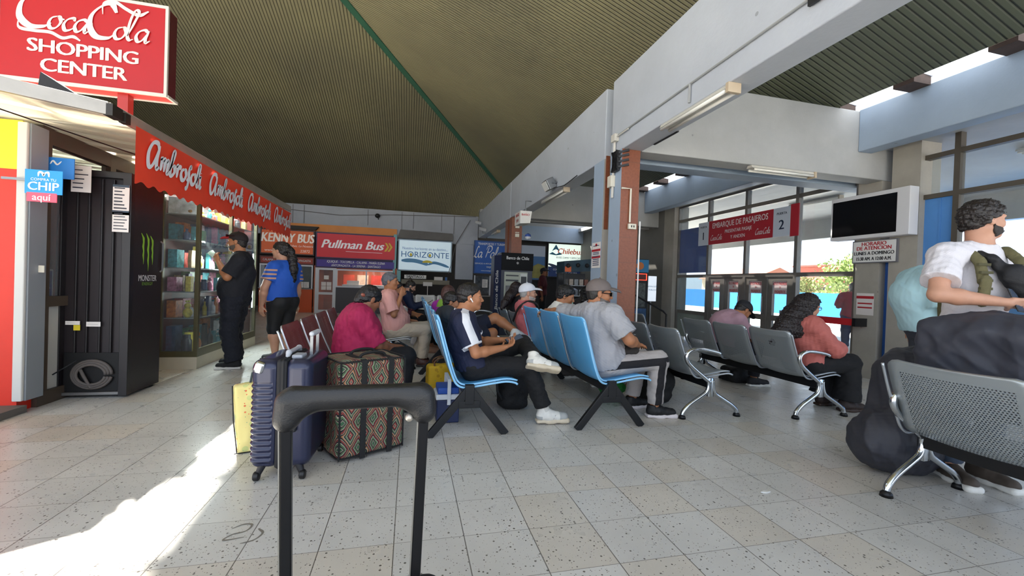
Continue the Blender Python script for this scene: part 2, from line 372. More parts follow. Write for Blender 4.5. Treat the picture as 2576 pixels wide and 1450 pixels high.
# ---------------------------------------------------------------- signed-distance modelling for bodies, clothes and soft bags
def _v(a): return np.array(a, np.float32)
class SDF:
    def __init__(s): s.ops = []; s.lo = np.full(3, 9e9); s.hi = np.full(3, -9e9)
    def _b(s, p, r):
        p = np.array(p, float); s.lo = np.minimum(s.lo, p - r); s.hi = np.maximum(s.hi, p + r)
    def _add(s, f, k, op): s.ops.append((f, k, op)); return s
    def cone(s, a, b, ra, rb=None, k=.02, flat=None, op='u', cap=False):
        rb = ra if rb is None else rb; A = _v(a); B = _v(b); ab = B - A; L2 = max(float(ab @ ab), 1e-9); L = L2 ** .5
        if op == 'u': s._b(a, ra); s._b(b, rb)
        fn = None
        if flat: fn = _v(flat[:3]); fn = fn / np.linalg.norm(fn); ff = flat[3] - 1
        def f(P):
            q = P - A
            if fn is not None: q = q + np.outer(q @ fn, fn) * ff
            t = (q @ ab) / L2; tc = np.clip(t, 0, 1)
            d = np.linalg.norm(q - tc[:, None] * ab, axis=1) - (ra + (rb - ra) * tc)
            if cap: d = np.maximum(d, np.maximum((t - 1) * L, -t * L - ra))
            return d
        return s._add(f, k, op)
    def chain(s, pts, rs, k=.02, op='u'):
        for i in range(len(pts) - 1): s.cone(pts[i], pts[i + 1], rs[i], rs[i + 1], k, op=op)
        return s
    def ell(s, c, r, R=None, k=.02, op='u'):
        c_ = _v(c); r_ = _v(r); Rm = np.array(R, np.float32) if R is not None else None
        if op == 'u': s._b(c, max(r))
        def f(P):
            q = P - c_
            if Rm is not None: q = q @ Rm
            a = np.linalg.norm(q / r_, axis=1); b = np.linalg.norm(q / (r_ * r_), axis=1)
            return a * (a - 1) / np.maximum(b, 1e-6)
        return s._add(f, k, op)
    def box(s, c, h, r=.01, R=None, k=.01, op='u'):
        c_ = _v(c); h_ = _v(h) - r; Rm = np.array(R, np.float32) if R is not None else None
        if op == 'u': s._b(c, float(np.linalg.norm(h)))
        def f(P):
            q = P - c_
            if Rm is not None: q = q @ Rm
            q = np.abs(q) - h_
            return np.linalg.norm(np.maximum(q, 0), axis=1) + np.minimum(q.max(axis=1), 0) - r
        return s._add(f, k, op)
    def plane(s, n, c, k=.004):
        """keep where n.p < c"""
        n = _v(n); n = n / np.linalg.norm(n)
        return s._add(lambda P: P @ n - c, k, 'i')
    def noise(s, amp, fr, seed=0, st=(1, 1, 1)):
        rg = np.random.RandomState(seed); K = [(_v(rg.randn(3) * fr * (1 + .9 * i) * np.array(st)), rg.rand() * 6.28, 1 / (1 + .7 * i)) for i in range(6)]
        W = [(_v(rg.randn(3) * fr * .5), rg.rand() * 6) for _ in range(2)]
        def f(P):
            w = sum(np.sin(P @ a + b) for a, b in W) * 1.2
            return amp * sum(g * np.sin(P @ a + b + w) for a, b, g in K) / 2.2
        return s._add(f, 0, 'n')
    def folds(s, amp, fr, seed=0, st=(1, 1, 1)):
        rg = np.random.RandomState(seed); K = [(_v(rg.randn(3) * fr * (1 + .7 * i) * np.array(st)), rg.rand() * 6.28, 1 / (1 + .8 * i)) for i in range(5)]
        W = [(_v(rg.randn(3) * fr * .6), rg.rand() * 6) for _ in range(3)]
        def f(P):
            w = sum(np.sin(P @ a + b) for a, b in W) * 1.1
            return amp * sum(g * (np.abs(np.sin(P @ a * .5 + b + w)) - .6) for a, b, g in K)
        return s._add(f, 0, 'n')
    def ev(s, P):
        d = None
        for f, k, op in s.ops:
            e = f(P)
            if d is None: d = e; continue
            if op == 'n': d = d + e
            elif op == 'u':
                if k > 0:
                    h = np.maximum(k - np.abs(d - e), 0) / k; d = np.minimum(d, e) - h * h * k * .25
                else: d = np.minimum(d, e)
            else:
                if op == 's': e = -e
                if k > 0:
                    h = np.maximum(k - np.abs(d - e), 0) / k; d = np.maximum(d, e) + h * h * k * .25
                else: d = np.maximum(d, e)
        return d
    def mesh(s, h=.006):
        lo = s.lo - .03; hi = s.hi + .03; S = 4
        n = np.ceil((hi - lo) / (h * S)).astype(int) + 1
        ax = [lo[i] + (np.arange(n[i]) * S + (S - 1) / 2) * h for i in range(3)]
        G = np.stack(np.meshgrid(*ax, indexing='ij'), -1).reshape(-1, 3).astype(np.float32)
        dc = s.ev(G).astype(np.float32); N = n * S
        Dn = np.repeat(np.repeat(np.repeat(dc.reshape(n), S, 0), S, 1), S, 2)
        act = np.argwhere(np.abs(dc.reshape(n)) < h * S * 1.5)
        off = np.stack(np.meshgrid(*[np.arange(S)] * 3, indexing='ij'), -1).reshape(-1, 3)
        for c0 in range(0, len(act), 6000):
            ids = (act[c0:c0 + 6000, None, :] * S + off[None]).reshape(-1, 3)
            Dn[ids[:, 0], ids[:, 1], ids[:, 2]] = s.ev((ids * h + lo).astype(np.float32))
        return surfnets(Dn, lo, h)
def surfnets(Dn, lo, h):
    Sg = Dn < 0; c = np.zeros(tuple(np.array(Dn.shape) - 1), np.int8)
    cor = [(i, j, k) for i in (0, 1) for j in (0, 1) for k in (0, 1)]; nx, ny, nz = c.shape
    for i, j, k in cor: c += Sg[i:nx + i, j:ny + j, k:nz + k]
    act = (c > 0) & (c < 8); ids = np.argwhere(act); idx = np.full(act.shape, -1, np.int32); idx[act] = np.arange(len(ids))
    acc = np.zeros((len(ids), 3)); cnt = np.zeros(len(ids))
    for a in cor:
        for x in range(3):
            if a[x]: continue
            b = list(a); b[x] = 1
            da = Dn[ids[:, 0] + a[0], ids[:, 1] + a[1], ids[:, 2] + a[2]]; db = Dn[ids[:, 0] + b[0], ids[:, 1] + b[1], ids[:, 2] + b[2]]
            m = (da < 0) != (db < 0); t = np.where(m, da / np.where(m, da - db, 1), 0)
            p = np.array(a, float)[None].repeat(len(ids), 0); p[:, x] += t
            acc[m] += p[m]; cnt += m
    V = (ids + acc / np.maximum(cnt, 1)[:, None]) * h + lo
    Q = []
    for x in range(3):
        y, z = (x + 1) % 3, (x + 2) % 3
        sl0 = [slice(1, -1)] * 3; sl0[x] = slice(0, -1); sl1 = list(sl0); sl1[x] = slice(1, None)
        A = Sg[tuple(sl0)]; B = Sg[tuple(sl1)]; e = np.argwhere(A != B); st = A[e[:, 0], e[:, 1], e[:, 2]]
        b = np.ones(3, int); b[x] = 0; e = e + b
        def cell(dy, dz):
            q = e.copy(); q[:, y] -= dy; q[:, z] -= dz
            return idx[q[:, 0], q[:, 1], q[:, 2]]
        q = np.stack([cell(1, 1), cell(0, 1), cell(0, 0), cell(1, 0)], 1)
        q[~st] = q[~st][:, ::-1]; Q.append(q)
    Q = np.concatenate(Q); Q = Q[(Q >= 0).all(axis=1)]
    return V, Q
# ================================================================ THE SETTING
M_FLOOR = floor_material()
M_CONC = concrete('#b9bfc8'); M_CONC2 = concrete('#9fb0c4'); M_CONCG = concrete('#acadad', var=.16); M_GREYC = concrete('#aaa59b', var=.2)
M_BACKW = concrete('#a7abb4', var=.14)
M_RIBX = ribbed(0, .064, '#74705a', '#858062', 'ceiling_sheet_back'); M_RIBY = ribbed(1, .062, '#7e7a60', '#938e6c', 'ceiling_sheet_side')
M_RIBA = ribbed(1, .075, '#5c6254', '#6d725a', 'ceiling_sheet_aisle')
M_GREEN = mat('#2f5c48', .6); M_BROWN = mat('#4a3a34', .7, var=.3, vs=8)
M_WHITE = mat('#e4e4e2', .5); M_CREAM = mat('#d8d2c2', .5); M_BLACK = mat('#111114', .45); M_STEEL = mat('#8e9092', .35, .9)
M_ALU = mat('#8b8782', .4, .6, var=.1); M_DARKALU = mat('#5c554c', .45, .4, var=.1)
M_GLASS = None
def glass(col='#f4f8fa', rough=0., dens=.06):
    """thin pane: mostly clear with a mirror reflection"""
    m, n, l, b = nodes_of('glass_pane')
    n.remove(b); out = [x for x in n if x.type == 'OUTPUT_MATERIAL'][0]
    t = n.new('ShaderNodeBsdfTransparent'); t.inputs[0].default_value = lin(col)
    gl = n.new('ShaderNodeBsdfGlossy'); gl.inputs['Roughness'].default_value = .02
    df = n.new('ShaderNodeBsdfDiffuse'); df.inputs[0].default_value = (.8, .82, .85, 1)
    lw = n.new('ShaderNodeLayerWeight'); lw.inputs[0].default_value = .5
    fr_ = mth(n, l, 'ADD', .03, mth(n, l, 'MULTIPLY', .6, mth(n, l, 'POWER', lw.outputs[1], 5)))
    m1 = n.new('ShaderNodeMixShader'); m1.inputs[0].default_value = dens; l.new(t.outputs[0], m1.inputs[1]); l.new(df.outputs[0], m1.inputs[2])
    m2 = n.new('ShaderNodeMixShader'); l.new(fr_, m2.inputs[0]); l.new(m1.outputs[0], m2.inputs[1]); l.new(gl.outputs[0], m2.inputs[2])
    l.new(m2.outputs[0], out.inputs[0]); return m
M_GLASS = glass(); M_GLASSD = glass('#cdd6d8', dens=.12)
def brick_tile():
    m, n, l, b = nodes_of('red_stone_tile')
    g = n.new('ShaderNodeNewGeometry'); s = n.new('ShaderNodeSeparateXYZ'); l.new(g.outputs['Position'], s.inputs[0])
    fz = mth(n, l, 'FRACT', mth(n, l, 'DIVIDE', s.outputs[2], .3)); j = mth(n, l, 'LESS_THAN', fz, .012)
    cv = n.new('ShaderNodeCombineXYZ'); l.new(mth(n, l, 'FLOOR', mth(n, l, 'DIVIDE', s.outputs[2], .3)), cv.inputs[2])
    wn = n.new('ShaderNodeTexWhiteNoise'); l.new(cv.outputs[0], wn.inputs['Vector'])
    t = n.new('ShaderNodeTexNoise'); t.inputs['Scale'].default_value = 38; t.inputs['Detail'].default_value = 8; l.new(g.outputs['Position'], t.inputs['Vector'])
    c = mixc(n, l, t.outputs[0], lin('#6a3825'), lin('#96593d')); c = mixc(n, l, mth(n, l, 'MULTIPLY', wn.outputs['Value'], .35), c, lin('#80462f'))
    c = mixc(n, l, mth(n, l, 'MULTIPLY', j, .7), c, lin('#5d4238')); l.new(c, b.inputs['Base Color']); b.inputs['Roughness'].default_value = .38
    return m
M_BRICK = brick_tile()

struct('floor', MB().box(-9, 7.1, -5, 22, -.2, 0), M_FLOOR)
# ceiling: side slope over hall and aisle, back slope falling beyond the back wall, hip trim between them
def zs(x): return 3.8 + .39 * (5.7 - x)
def zb(y): return 4.79 + .268 * (15.34 - y)
HX0, HY0 = 5.7, 15.34 + (4.79 - zs(5.7)) / .268      # where the hip meets the eaves
def hip_y(x): return 15.34 + (4.79 - zs(x)) / .268
RX = -6.4                                             # ridge
Yf = -1.5
ce = MB()
SLOTS = [(-3.62, -3.21, 1.2, 3.5)]
def roof_panel(fz, x0, x1, y0, y1, dz=.06):
    ce.add([(x, y, fz(x, y) + t) for t in (0, dz) for (x, y) in ((x0, y0), (x1, y0), (x1, y1), (x0, y1))],
           [(3, 2, 1, 0), (4, 5, 6, 7), (0, 1, 5, 4), (1, 2, 6, 5), (2, 3, 7, 6), (3, 0, 4, 7)])
def quadpoly(pts, dz=.06):
    k = len(pts); ce.add(pts + [(p[0], p[1], p[2] + dz) for p in pts], [tuple(range(k - 1, -1, -1)), tuple(range(k, 2 * k))] + [(i, (i + 1) % k, k + (i + 1) % k, k + i) for i in range(k)])
def sidepoly(x0, x1, y0, y1a, y1b): quadpoly([(x0, y0, zs(x0)), (x1, y0, zs(x1)), (x1, y1b, zs(x1)), (x0, y1a, zs(x0))])
ce.m(1); sidepoly(3.9, 5.7, Yf, hip_y(3.9), hip_y(5.7))
ce.m(0); sidepoly(RX, 3.9, Yf, hip_y(RX), hip_y(3.9))
ce.m(2)
# back slope with unseen openings above the kiosk, shaped to cast the sun patch
def backpoly(x0, x1, y0a, y0b, y1): quadpoly([(x0, y0a, zb(y0a)), (x1, y0b, zb(y0b)), (x1, y1, zb(y1)), (x0, y1, zb(y1))])
LX0, LX1, LX2 = -6.2, -3.97, -3.58
backpoly(LX2, 5.7, hip_y(LX2), hip_y(5.7), 19.8)
backpoly(LX1, LX2, 8.35, 8.35, 19.8)
backpoly(LX0, LX1, 9.1, 9.1, 19.8)
backpoly(RX, LX0, hip_y(RX), hip_y(LX0), 19.8)
rb_ = MB()
for y in (6.62, 7.3, 8.0, 8.7): rb_.box(LX0 - .1, LX2 + .1, y, y + .07, zb(y) - .02, zb(y) + .06)
for x in (-5.6, -5.0, -4.45): rb_.bar((x, 5.6, zb(5.6)), (x, 9.2, zb(9.2)), .06)
struct('trim_12', rb_, mat('#5a5850', .6))  # bars across the unseen openings, put in for shadow lines in the sun patch
quadpoly([(-13, 8.6, zb(8.6)), (RX, hip_y(RX), zs(RX)), (RX, 19.8, zb(19.8)), (-13, 19.8, zb(19.8))])
ce.m(0); quadpoly([(-13, Yf, 5.0), (RX, Yf, zs(RX)), (RX, hip_y(RX), zs(RX)), (-13, 8.6, zb(8.6))])
struct('ceiling', ce, [M_RIBY, M_RIBA, M_RIBX])
hp = MB()
h0 = Vector((5.7, hip_y(5.7), zs(5.7) - .02)); h1 = Vector((RX, hip_y(RX), zs(RX) - .02)); hp.bar(h0, h1, .14, .05)
struct('trim_1', hp, M_GREEN)
# long beams with the joint between the two halves of the building
XB = 2.4
def beams(x0, x1, z0, z1, segs, m, name):
    for a, b in segs:
        struct(name, MB().box(x0, x1, a, b, z0, z1), m, bevel=.012)
beams(XB, 2.67, 2.85, 3.77, [(-1.5, 4.87), (5.05, 10.32), (10.38, 15.4)], M_CONC, 'beam')
beams(6.0, 6.24, 3.2, 3.78, [(-1.5, 4.6), (5.32, 10.1)], M_CONC2, 'beam')
for y in (4.6, 5.05, 10.12, 10.58):
    struct('beam', MB().box(2.67, 7.3, y, y + .27, 2.85, 3.77), M_CONC2 if y > 5 and y < 10 else M_CONCG, bevel=.012)
struct('beam', MB().box(XB + .02, 7.3, 15.3, 15.6, 2.9, 3.9), M_CONCG)
# canopy slab outside the window wall, soffit of the aisle
struct('ceiling_2', MB().box(6.24, 11.2, -1.5, 15.4, 3.28, 3.4).box(11.0, 11.2, -1.5, 15.4, 2.75, 3.28), M_CONCG)
cw = MB()
for k in range(-5, 8): cw.box(5.72, 5.99, 3.77 + .88 * k, 3.99 + .88 * k, 3.76, 3.88)
struct('trim_2', cw, M_BROWN)
def diffuser(col):
    m, n, l, b = nodes_of('added_diffuser_sheet'); out = [x for x in n if x.type == 'OUTPUT_MATERIAL'][0]
    t = n.new('ShaderNodeBsdfTranslucent'); t.inputs[0].default_value = lin(col); l.new(t.outputs[0], out.inputs[0]); return m
struct('added_diffuser', MB().grid(lambda u, v: (5.70 + .34 * v, -1.5 + 16 * u, 3.90 - .05 * v), 4, 1), diffuser('#8c8f94'))  # diffusing sheet added across the open roof gap, against sun stripes on the beam
# pillars
def pillar(x0, x1, y0, y1, z1, mats, faces, label=None):
    """faces: material index for (-x, front -y, +x, back)"""
    b = MB(); P = [(x0, y0), (x1, y0), (x1, y1), (x0, y1)]
    for k, (i, j) in enumerate(((3, 0), (0, 1), (1, 2), (2, 3))):
        b.m(faces[k]); b.add([(*P[i], 0), (*P[j], 0), (*P[j], z1), (*P[i], z1)], [(0, 1, 2, 3)])
    struct('pillar', b, mats)
pillar(2.4, 2.64, 4.58, 4.87, 2.86, [M_CONC2, M_BRICK], (0, 1, 1, 1))
pillar(2.4, 2.64, 5.05, 5.36, 2.86, [M_CONC2, M_GREYC], (0, 1, 1, 1))
struct('trim_3', MB().box(2.42, 2.47, 5.035, 5.052, 1.95, 2.9), M_BRICK)
pillar(2.4, 2.66, 10.12, 10.39, 2.86, [M_BRICK, M_CONC], (0, 0, 1, 0))
pillar(2.4, 2.66, 10.58, 10.85, 2.86, [M_BRICK, M_CONC], (0, 0, 1, 0))
pillar(6.5, 6.86, 4.62, 4.95, 3.28, [M_GREYC], (0, 0, 0, 0))
pillar(6.5, 6.86, 4.16, 4.5, 3.28, [M_GREYC], (0, 0, 0, 0))
struct('trim_4', MB().box(6.62, 6.7, 4.5, 4.62, 0, 2.0), mat('#2f5fae', .5, var=.1))
pillar(6.45, 6.86, 9.42, 9.85, 3.28, [M_GREYC], (0, 0, 0, 0))
# dark partition behind the aisle
M_DW = concrete('#76746f', var=.15)
struct('wall_right', MB().box(6.45, 6.6, 9.85, 15.4, 0, 3.28), M_DW)
struct('wall_aisle', MB().box(5.85, 6.5, 12.2, 12.35, 0, 2.86), M_DW)
# back wall with its shop openings below
struct('wall_back', MB().box(-13, XB + .0, 15.55, 15.75, 2.6, 3.66).box(-13, -6.9, 15.55, 15.75, 0, 2.6).box(1.6, 2.25, 15.5, 15.7, 1.3, 2.6), M_BACKW, bevel=.01)
struct('wall_back', MB().box(-13, 7.3, 18.6, 18.8, 0, 4.2), mat('#3a3633', .8, var=.2))
struct('wall_left_3', MB().box(-8.2, -8.0, 8.15, 18.6, 0, 7.2), mat('#8f8a80', .8, var=.1))  # unseen wall added to keep daylight off the rear ceiling
tk = MB()
for x in (-3.55, -3.9, -1.5, -.35, .05, 1.05, 1.5): tk.box(x, x + .012, 15.53, 15.55, 2.95 + .2 * random.random(), 3.63)
tk.tube([(-5, 15.53, 3.5), (-2.4, 15.53, 3.36), (-.6, 15.53, 3.5), (2.3, 15.53, 3.64)], .012, 5)
tk.tube([(2.1, 15.5, 3.5), (1.6, 15.5, 2.6), (1.35, 15.4, 1.5)], .012, 5)
struct('trim_5', tk, mat('#6d6a68', .7))

# ---------------------------------------------------------------- window wall on the right (X = 6.6)
def wx(y0, y1, z0, z1, x0=6.57, x1=6.66): return MB().box(x0, x1, y0, y1, z0, z1)
fr = MB(); AF = [5.0, 6.04, 7.2, 8.3, 9.42]
for z in (1.5, 2.88, 3.24): fr.box(6.57, 6.66, 4.95, 9.42, z, z + .07)
for y in AF: fr.box(6.57, 6.66, y - .03, y + .03, 0, 3.28)
fr.box(6.57, 6.66, 4.95, 6.04, 0, .1)
wd = struct('window_1', fr, M_ALU)
g = MB()
for a, b in zip(AF[:-1], AF[1:]): g.box(6.61, 6.618, a + .03, b - .03, 1.57, 2.88); g.box(6.61, 6.618, a + .03, b - .03, 2.95, 3.24)
g.box(6.61, 6.618, AF[0] + .03, AF[1] - .03, .1, 1.5)
mesh_obj('glass_pane', g, M_GLASS, wd)
p = MB().box(6.62, 6.64, 8.33, 9.39, 1.62, 2.7); mesh_obj('blue_panel', p, mat('#2b56a8', .5, var=.1), wd)
p = MB().box(6.6, 6.62, 8.33, 9.39, .05, .62); mesh_obj('lower_panel', p, mat('#8f9a94', .5, var=.15), wd)
mesh_obj('door_post', MB().box(6.56, 6.67, 8.22, 8.30, 0, 1.5).box(6.56, 6.67, 9.36, 9.42, 0, 1.5).box(6.58, 6.65, 8.3, 9.4, .62, .7), M_ALU, wd)
g = MB().box(6.61, 6.618, 8.33, 9.39, .7, 1.5); mesh_obj('glass_pane', g, M_GLASSD, wd)
# two pairs of aluminium doors
M_STK = mat('#d8c9c9', .5); M_RED = mat('#b32530', .5)
for k, (a, b) in enumerate(((6.07, 6.61), (6.63, 7.17), (7.23, 7.74), (7.76, 8.22))):
    f = MB().box(6.585, 6.645, a, a + .13, 0, 1.5).box(6.585, 6.645, b - .1, b, 0, 1.5)
    f.box(6.585, 6.645, a, b, 1.42, 1.5).box(6.585, 6.645, a, b, .0, .16).box(6.585, 6.645, a, b, .68, .78)
    dr = struct('door_%d' % (k + 1), f, M_ALU, bevel=.004)
    mesh_obj('glass_pane', MB().box(6.61, 6.618, a + .1, b - .1, .16, 1.42), M_GLASS, dr)
    t = MB().box(6.602, 6.606, a + .14, b - .11, 1.18, 1.42); t.m(1)
    for q, (s_, z, h) in enumerate((('SOLO INGRESO', 1.37, .075), ('DE', 1.30, .05), ('PASAJEROS', 1.22, .075))):
        t.text(s_, h, (6.598, (a + b) / 2 + .015, z), (0, -1, 0), (0, 0, 1), sx=.62, bold=.01)
    mesh_obj('door_sticker', t, [M_STK, M_RED], dr)
    if k in (1, 2): mesh_obj('door_handle', MB().tube([(6.56, a + .07, .8), (6.54, a + .07, .82), (6.54, a + .07, 1.1), (6.56, a + .07, 1.12)], .011), M_STEEL, dr)
# nearer windows, right of the television
fr = MB()
for z in (2.5, 3.02): fr.box(6.57, 6.66, -1.5, 4.16, z, z + .06)
for y in (3.82, 2.6, 1.3, 0): fr.box(6.57, 6.66, y - .03, y + .03, 0, 3.28)
fr.box(6.57, 6.66, -1.5, 4.16, 1.5, 1.56)
wd = struct('window_2', fr, M_DARKALU)
mesh_obj('blue_panel', MB().box(6.6, 6.63, 3.85, 4.16, 1.56, 2.5).box(6.595, 6.6, 3.98, 4.0, 1.56, 2.5), mat('#4d86c8', .5, var=.06), wd)
g = MB().box(6.61, 6.618, -1.5, 3.8, .1, 1.5).box(6.61, 6.618, -1.5, 3.8, 1.56, 2.5).box(6.61, 6.618, -1.5, 4.1, 2.56, 3.02)
mesh_obj('glass_pane', g, M_GLASS, wd)

# ---------------------------------------------------------------- outside
M_PAVE = mat('#c9c4ba', .8, var=.12, vs=1.5, bump=.2, bs=30)
struct('ground', MB().box(7.1, 70, -40, 70, -.25, -.03).box(-60, -9, -40, 70, -.25, -.03).box(-9, 7.1, -40, -5, -.25, -.03), M_PAVE)
struct('wall_outside', MB().box(21.8, 22.0, -20, 45, -.03, 1.28), mat('#2472c0', .6, var=.05))
def thingE(*a, **k): return empty(*a, **k)
h = thingE('house', 'small salmon coloured house with flat roof beyond the blue outdoor wall', 'house', (36, 29.5, 0))
mesh_obj('wall', MB().box(-2.5, 2.5, -2.2, 2.2, 0, 2.3).box(-1.6, 1.8, -1.2, 1.8, 2.3, 3.6), mat('#c77864', .7, var=.1), h)
mesh_obj('roof', MB().box(-2.8, 2.8, -2.5, 2.5, 2.3, 2.45).box(-1.9, 2.1, -1.5, 2.1, 3.6, 3.75), mat('#8a4a3c', .7), h)
for y in (-1.4, .2, 1.5): mesh_obj('window', MB().box(-2.53, -2.5, y - .4, y + .4, .9, 1.8), mat('#3b3c40', .3), h)
h = thingE('house', 'pale low house with tiled roof standing left of the salmon house', 'house', (38, 41, 0))
mesh_obj('wall', MB().box(-3, 3, -4, 4, 0, 2.6), mat('#d9c8b0', .7), h)
mesh_obj('roof', MB().prism([(-3.4, 2.6), (3.4, 2.6), (0, 3.9)], lambda a, b, t: (a, t, b), -4.3, 4.3), mat('#9a6650', .7), h)
def tree(name, label, loc, R, H, col, seed):
    e = empty(name, label, 'tree', loc); rg = random.Random(seed)
    mesh_obj('trunk', MB().tube([(0, 0, 0), (.1, .05, H * .4), (0, .1, H * .7)], [.22, .16, .08], 8), mat('#5b4a3a', .9), e)
    mb = MB()
    for i in range(46):
        a = rg.random() * 6.28; z = rg.random(); r = R * (1 - .5 * z) * rg.random() ** .5
        c = (r * math.cos(a), r * math.sin(a), H * (.35 + .6 * z)); s_ = R * (.18 + .2 * rg.random())
        for q in range(60):
            t = Vector((rg.gauss(0, 1), rg.gauss(0, 1), rg.gauss(0, 1))).normalized() * s_
            p = Vector(c) + t; u = Vector((rg.gauss(0, 1), rg.gauss(0, 1), rg.gauss(0, 1))).normalized() *   .09 * R / 2; v = u.cross(t).normalized() * .08 * R / 2
            mb.add([p - u, p + v, p + u, p - v], [(0, 1, 2, 3)])
    mesh_obj('foliage', mb, mat(col, .8, var=.3, vs=1), e); return e
tree('tree', 'broad bright green tree beyond the blue outdoor wall, beside the salmon house', (30, 22.5, 0), 2.6, 4.0, '#8fa05a', 3)
tree('tree', 'tall dark conifer showing through the pane left of the television', (24, 15.8, 0), 1.5, 5.6, '#56664e', 5)
tree('tree', 'small olive tree behind the doors, left of the salmon house', (30, 27, 0), 1.6, 2.4, '#8c8f5a', 8)
# ================================================================ BENCHES
M_BLUEP = perforated('#5fb0e8', .38, .1, rad=.22); M_GREYP = perforated('#a3abb0', .34, .55); M_MARP = perforated('#7c2a2e', .35, .15, rad=.24)
M_WHITEP = perforated('#c9cbce', .4, .3, pitch=.03, rad=.26)
M_CHROME = mat('#c8ccd0', .14, 1.0); M_BLACKM = mat('#17181b', .42, .3); M_SILV = mat('#b9bec4', .3, .8); M_LBLUE = mat('#8cc6ee', .4)
PROF_A = [(-.27, .935), (-.255, .90), (-.225, .80), (-.19, .68), (-.155, .56), (-.12, .46), (-.09, .41), (-.04, .385), (.05, .39), (.18, .41), (.30, .425), (.375, .415), (.40, .40)]
PROF_B = [(-.36, .83), (-.345, .80), (-.31, .70), (-.27, .60), (-.225, .50), (-.19, .43), (-.14, .39), (-.06, .385), (.04, .40), (.14, .415), (.22, .42), (.265, .405)]
def shell(prof, w, th=.014):
    P = catmull(prof, 3); k = len(P); L = [0]
    for i in range(1, k): L.append(L[-1] + (P[i] - P[i - 1]).length)
    tot = L[-1]; nv = 12; M = MB(); M.uv = []; vs = []
    def hw(s_):
        d = min(s_, tot - s_); r = .05
        return w / 2 - (r - math.sqrt(max(0, r * r - (r - d) ** 2)) if d < r else 0)
    for side in (0, 1):
        for i, p in enumerate(P):
            t = (P[min(i + 1, k - 1)] - P[max(i - 1, 0)]).normalized(); nn = Vector((-t.y, t.x))
            for j in range(nv + 1):
                q = -1 + 2 * j / nv; y = q * hw(L[i]); dip = .018 * (1 - q * q)
                pp = p + nn * (side * th - dip * (1 if True else 0))
                vs.append((pp.x, y, pp.y)); M.uv.append((q * hw(L[i]), L[i]))
    N = k * (nv + 1); fs = []
    for i in range(k - 1):
        for j in range(nv):
            a = i * (nv + 1) + j; fs.append((a, a + 1, a + nv + 2, a + nv + 1)); fs.append((N + a + nv + 1, N + a + nv + 2, N + a + 1, N + a))
    M.m(0); M.add(vs, fs)
    rim = [i * (nv + 1) for i in range(k)] + [(k - 1) * (nv + 1) + j for j in range(1, nv + 1)] + [i * (nv + 1) + nv for i in range(k - 2, -1, -1)] + [j for j in range(nv - 1, 0, -1)]
    M.f += [(rim[i], rim[(i + 1) % len(rim)], N + rim[(i + 1) % len(rim)], N + rim[i]) for i in range(len(rim))]; M.mi += [1] * len(rim)
    return M
_sh = {}
def seat_obj(kind, mats, y, parent, label=None):
    if kind not in _sh:
        prof = PROF_A if kind[0] == 'A' else PROF_B
        o = mesh_obj('seat', shell(prof, .56 if kind[0] == 'A' else .52), mats, parent, smooth=True); _sh[kind] = o
    else:
        o = _sh[kind].copy(); C.objects.link(o); o.parent = parent
        o.matrix_parent_inverse = Matrix.Identity(4)
    o.location = (0, y, 0)
    if label: o['label'] = label
    return o
def edge_rib(y0, prof, parent, m, w=.022):
    P = catmull(prof, 3); mb = MB()
    mb.tube([(p.x - .008, y0, p.y - .012) for p in P[2:]], .009, 6)
    mesh_obj('seat_rib', mb, m, parent, smooth=True)
def leg_a(y, parent):
    b = MB(); b.bar((0, y, .37), (-.31, y, .0), .035, .06, up=(1, 0, 0)).bar((0, y, .37), (.30, y, .0), .035, .06, up=(1, 0, 0))
    b.box(-.085, .085, y - .02, y + .02, .22, .275).box(-.035, .035, y - .022, y + .022, .25, .40)
    mesh_obj('leg', b, M_BLACKM, parent, bevel=.004)
def leg_b(y, parent, arm=True):
    b = MB(); P = lambda pts, n=5: [(p.x, y, p.y) for p in catmull(pts, n)]
    b.tube(P([(-.30, .03), (-.285, .07), (-.22, .13), (-.11, .195), (-.045, .24), (-.025, .30), (-.03, .35)]), .02, 8)
    b.tube(P([(.30, .03), (.285, .07), (.22, .12), (.11, .185), (.045, .23), (.02, .30), (.015, .35)]), .02, 8)
    b.box(-.03, .02, y - .012, y + .012, .2, .37)
    mesh_obj('leg', b, M_CHROME, parent, smooth='angle')
    for x in (-.30, .30):
        mesh_obj('foot_pad', MB().lathe([(.012, .04), (.03, .022), (.034, .0)], (x, y, 0), 14), M_BLACKM, parent, smooth='angle')
    if arm:
        a = MB().tube(P([(-.01, .33), (-.07, .375), (-.16, .44), (-.245, .51), (-.275, .57), (-.25, .62), (-.17, .645), (-.04, .635), (.06, .615), (.09, .60)]), [.02] * 30 + [.018] * 16, 9)
        mesh_obj('armrest', a, M_CHROME, parent, smooth='angle')
def bench(kind, n, pitch, loc, rz, label, group=None, mats=None, legs=None, arms=True, name='waiting_bench', wide=1., y0=None):
    e = empty(name, label, 'bench', loc, rz, group)
    Ln = n * pitch; y0 = .02 + pitch / 2 if y0 is None else y0
    for i in range(n):
        mm = mats; kk = kind + str(id(mats))
        seat_obj(kk, mm, y0 + i * pitch, e).scale = (1, wide, 1)
    prof = PROF_A if kind == 'A' else PROF_B
    for i in range(n + 1): edge_rib(max(.012, y0 - pitch / 2 + i * pitch) if kind == 'A' else y0 - pitch / 2 + i * pitch, prof, e, M_LBLUE if kind == 'A' and i in (0, n) else M_SILV)
    mesh_obj('cross_beam', MB().box(-.045 if kind == 'A' else -.04, .045 if kind == 'A' else .03, -.01, Ln + .03, .30 if kind == 'A' else .28, .36), M_BLACKM, e, bevel=.004)
    for y in (legs or (0, Ln)):
        (leg_a if kind == 'A' else lambda q, p: leg_b(q, p, arms))(y, e)
    return e
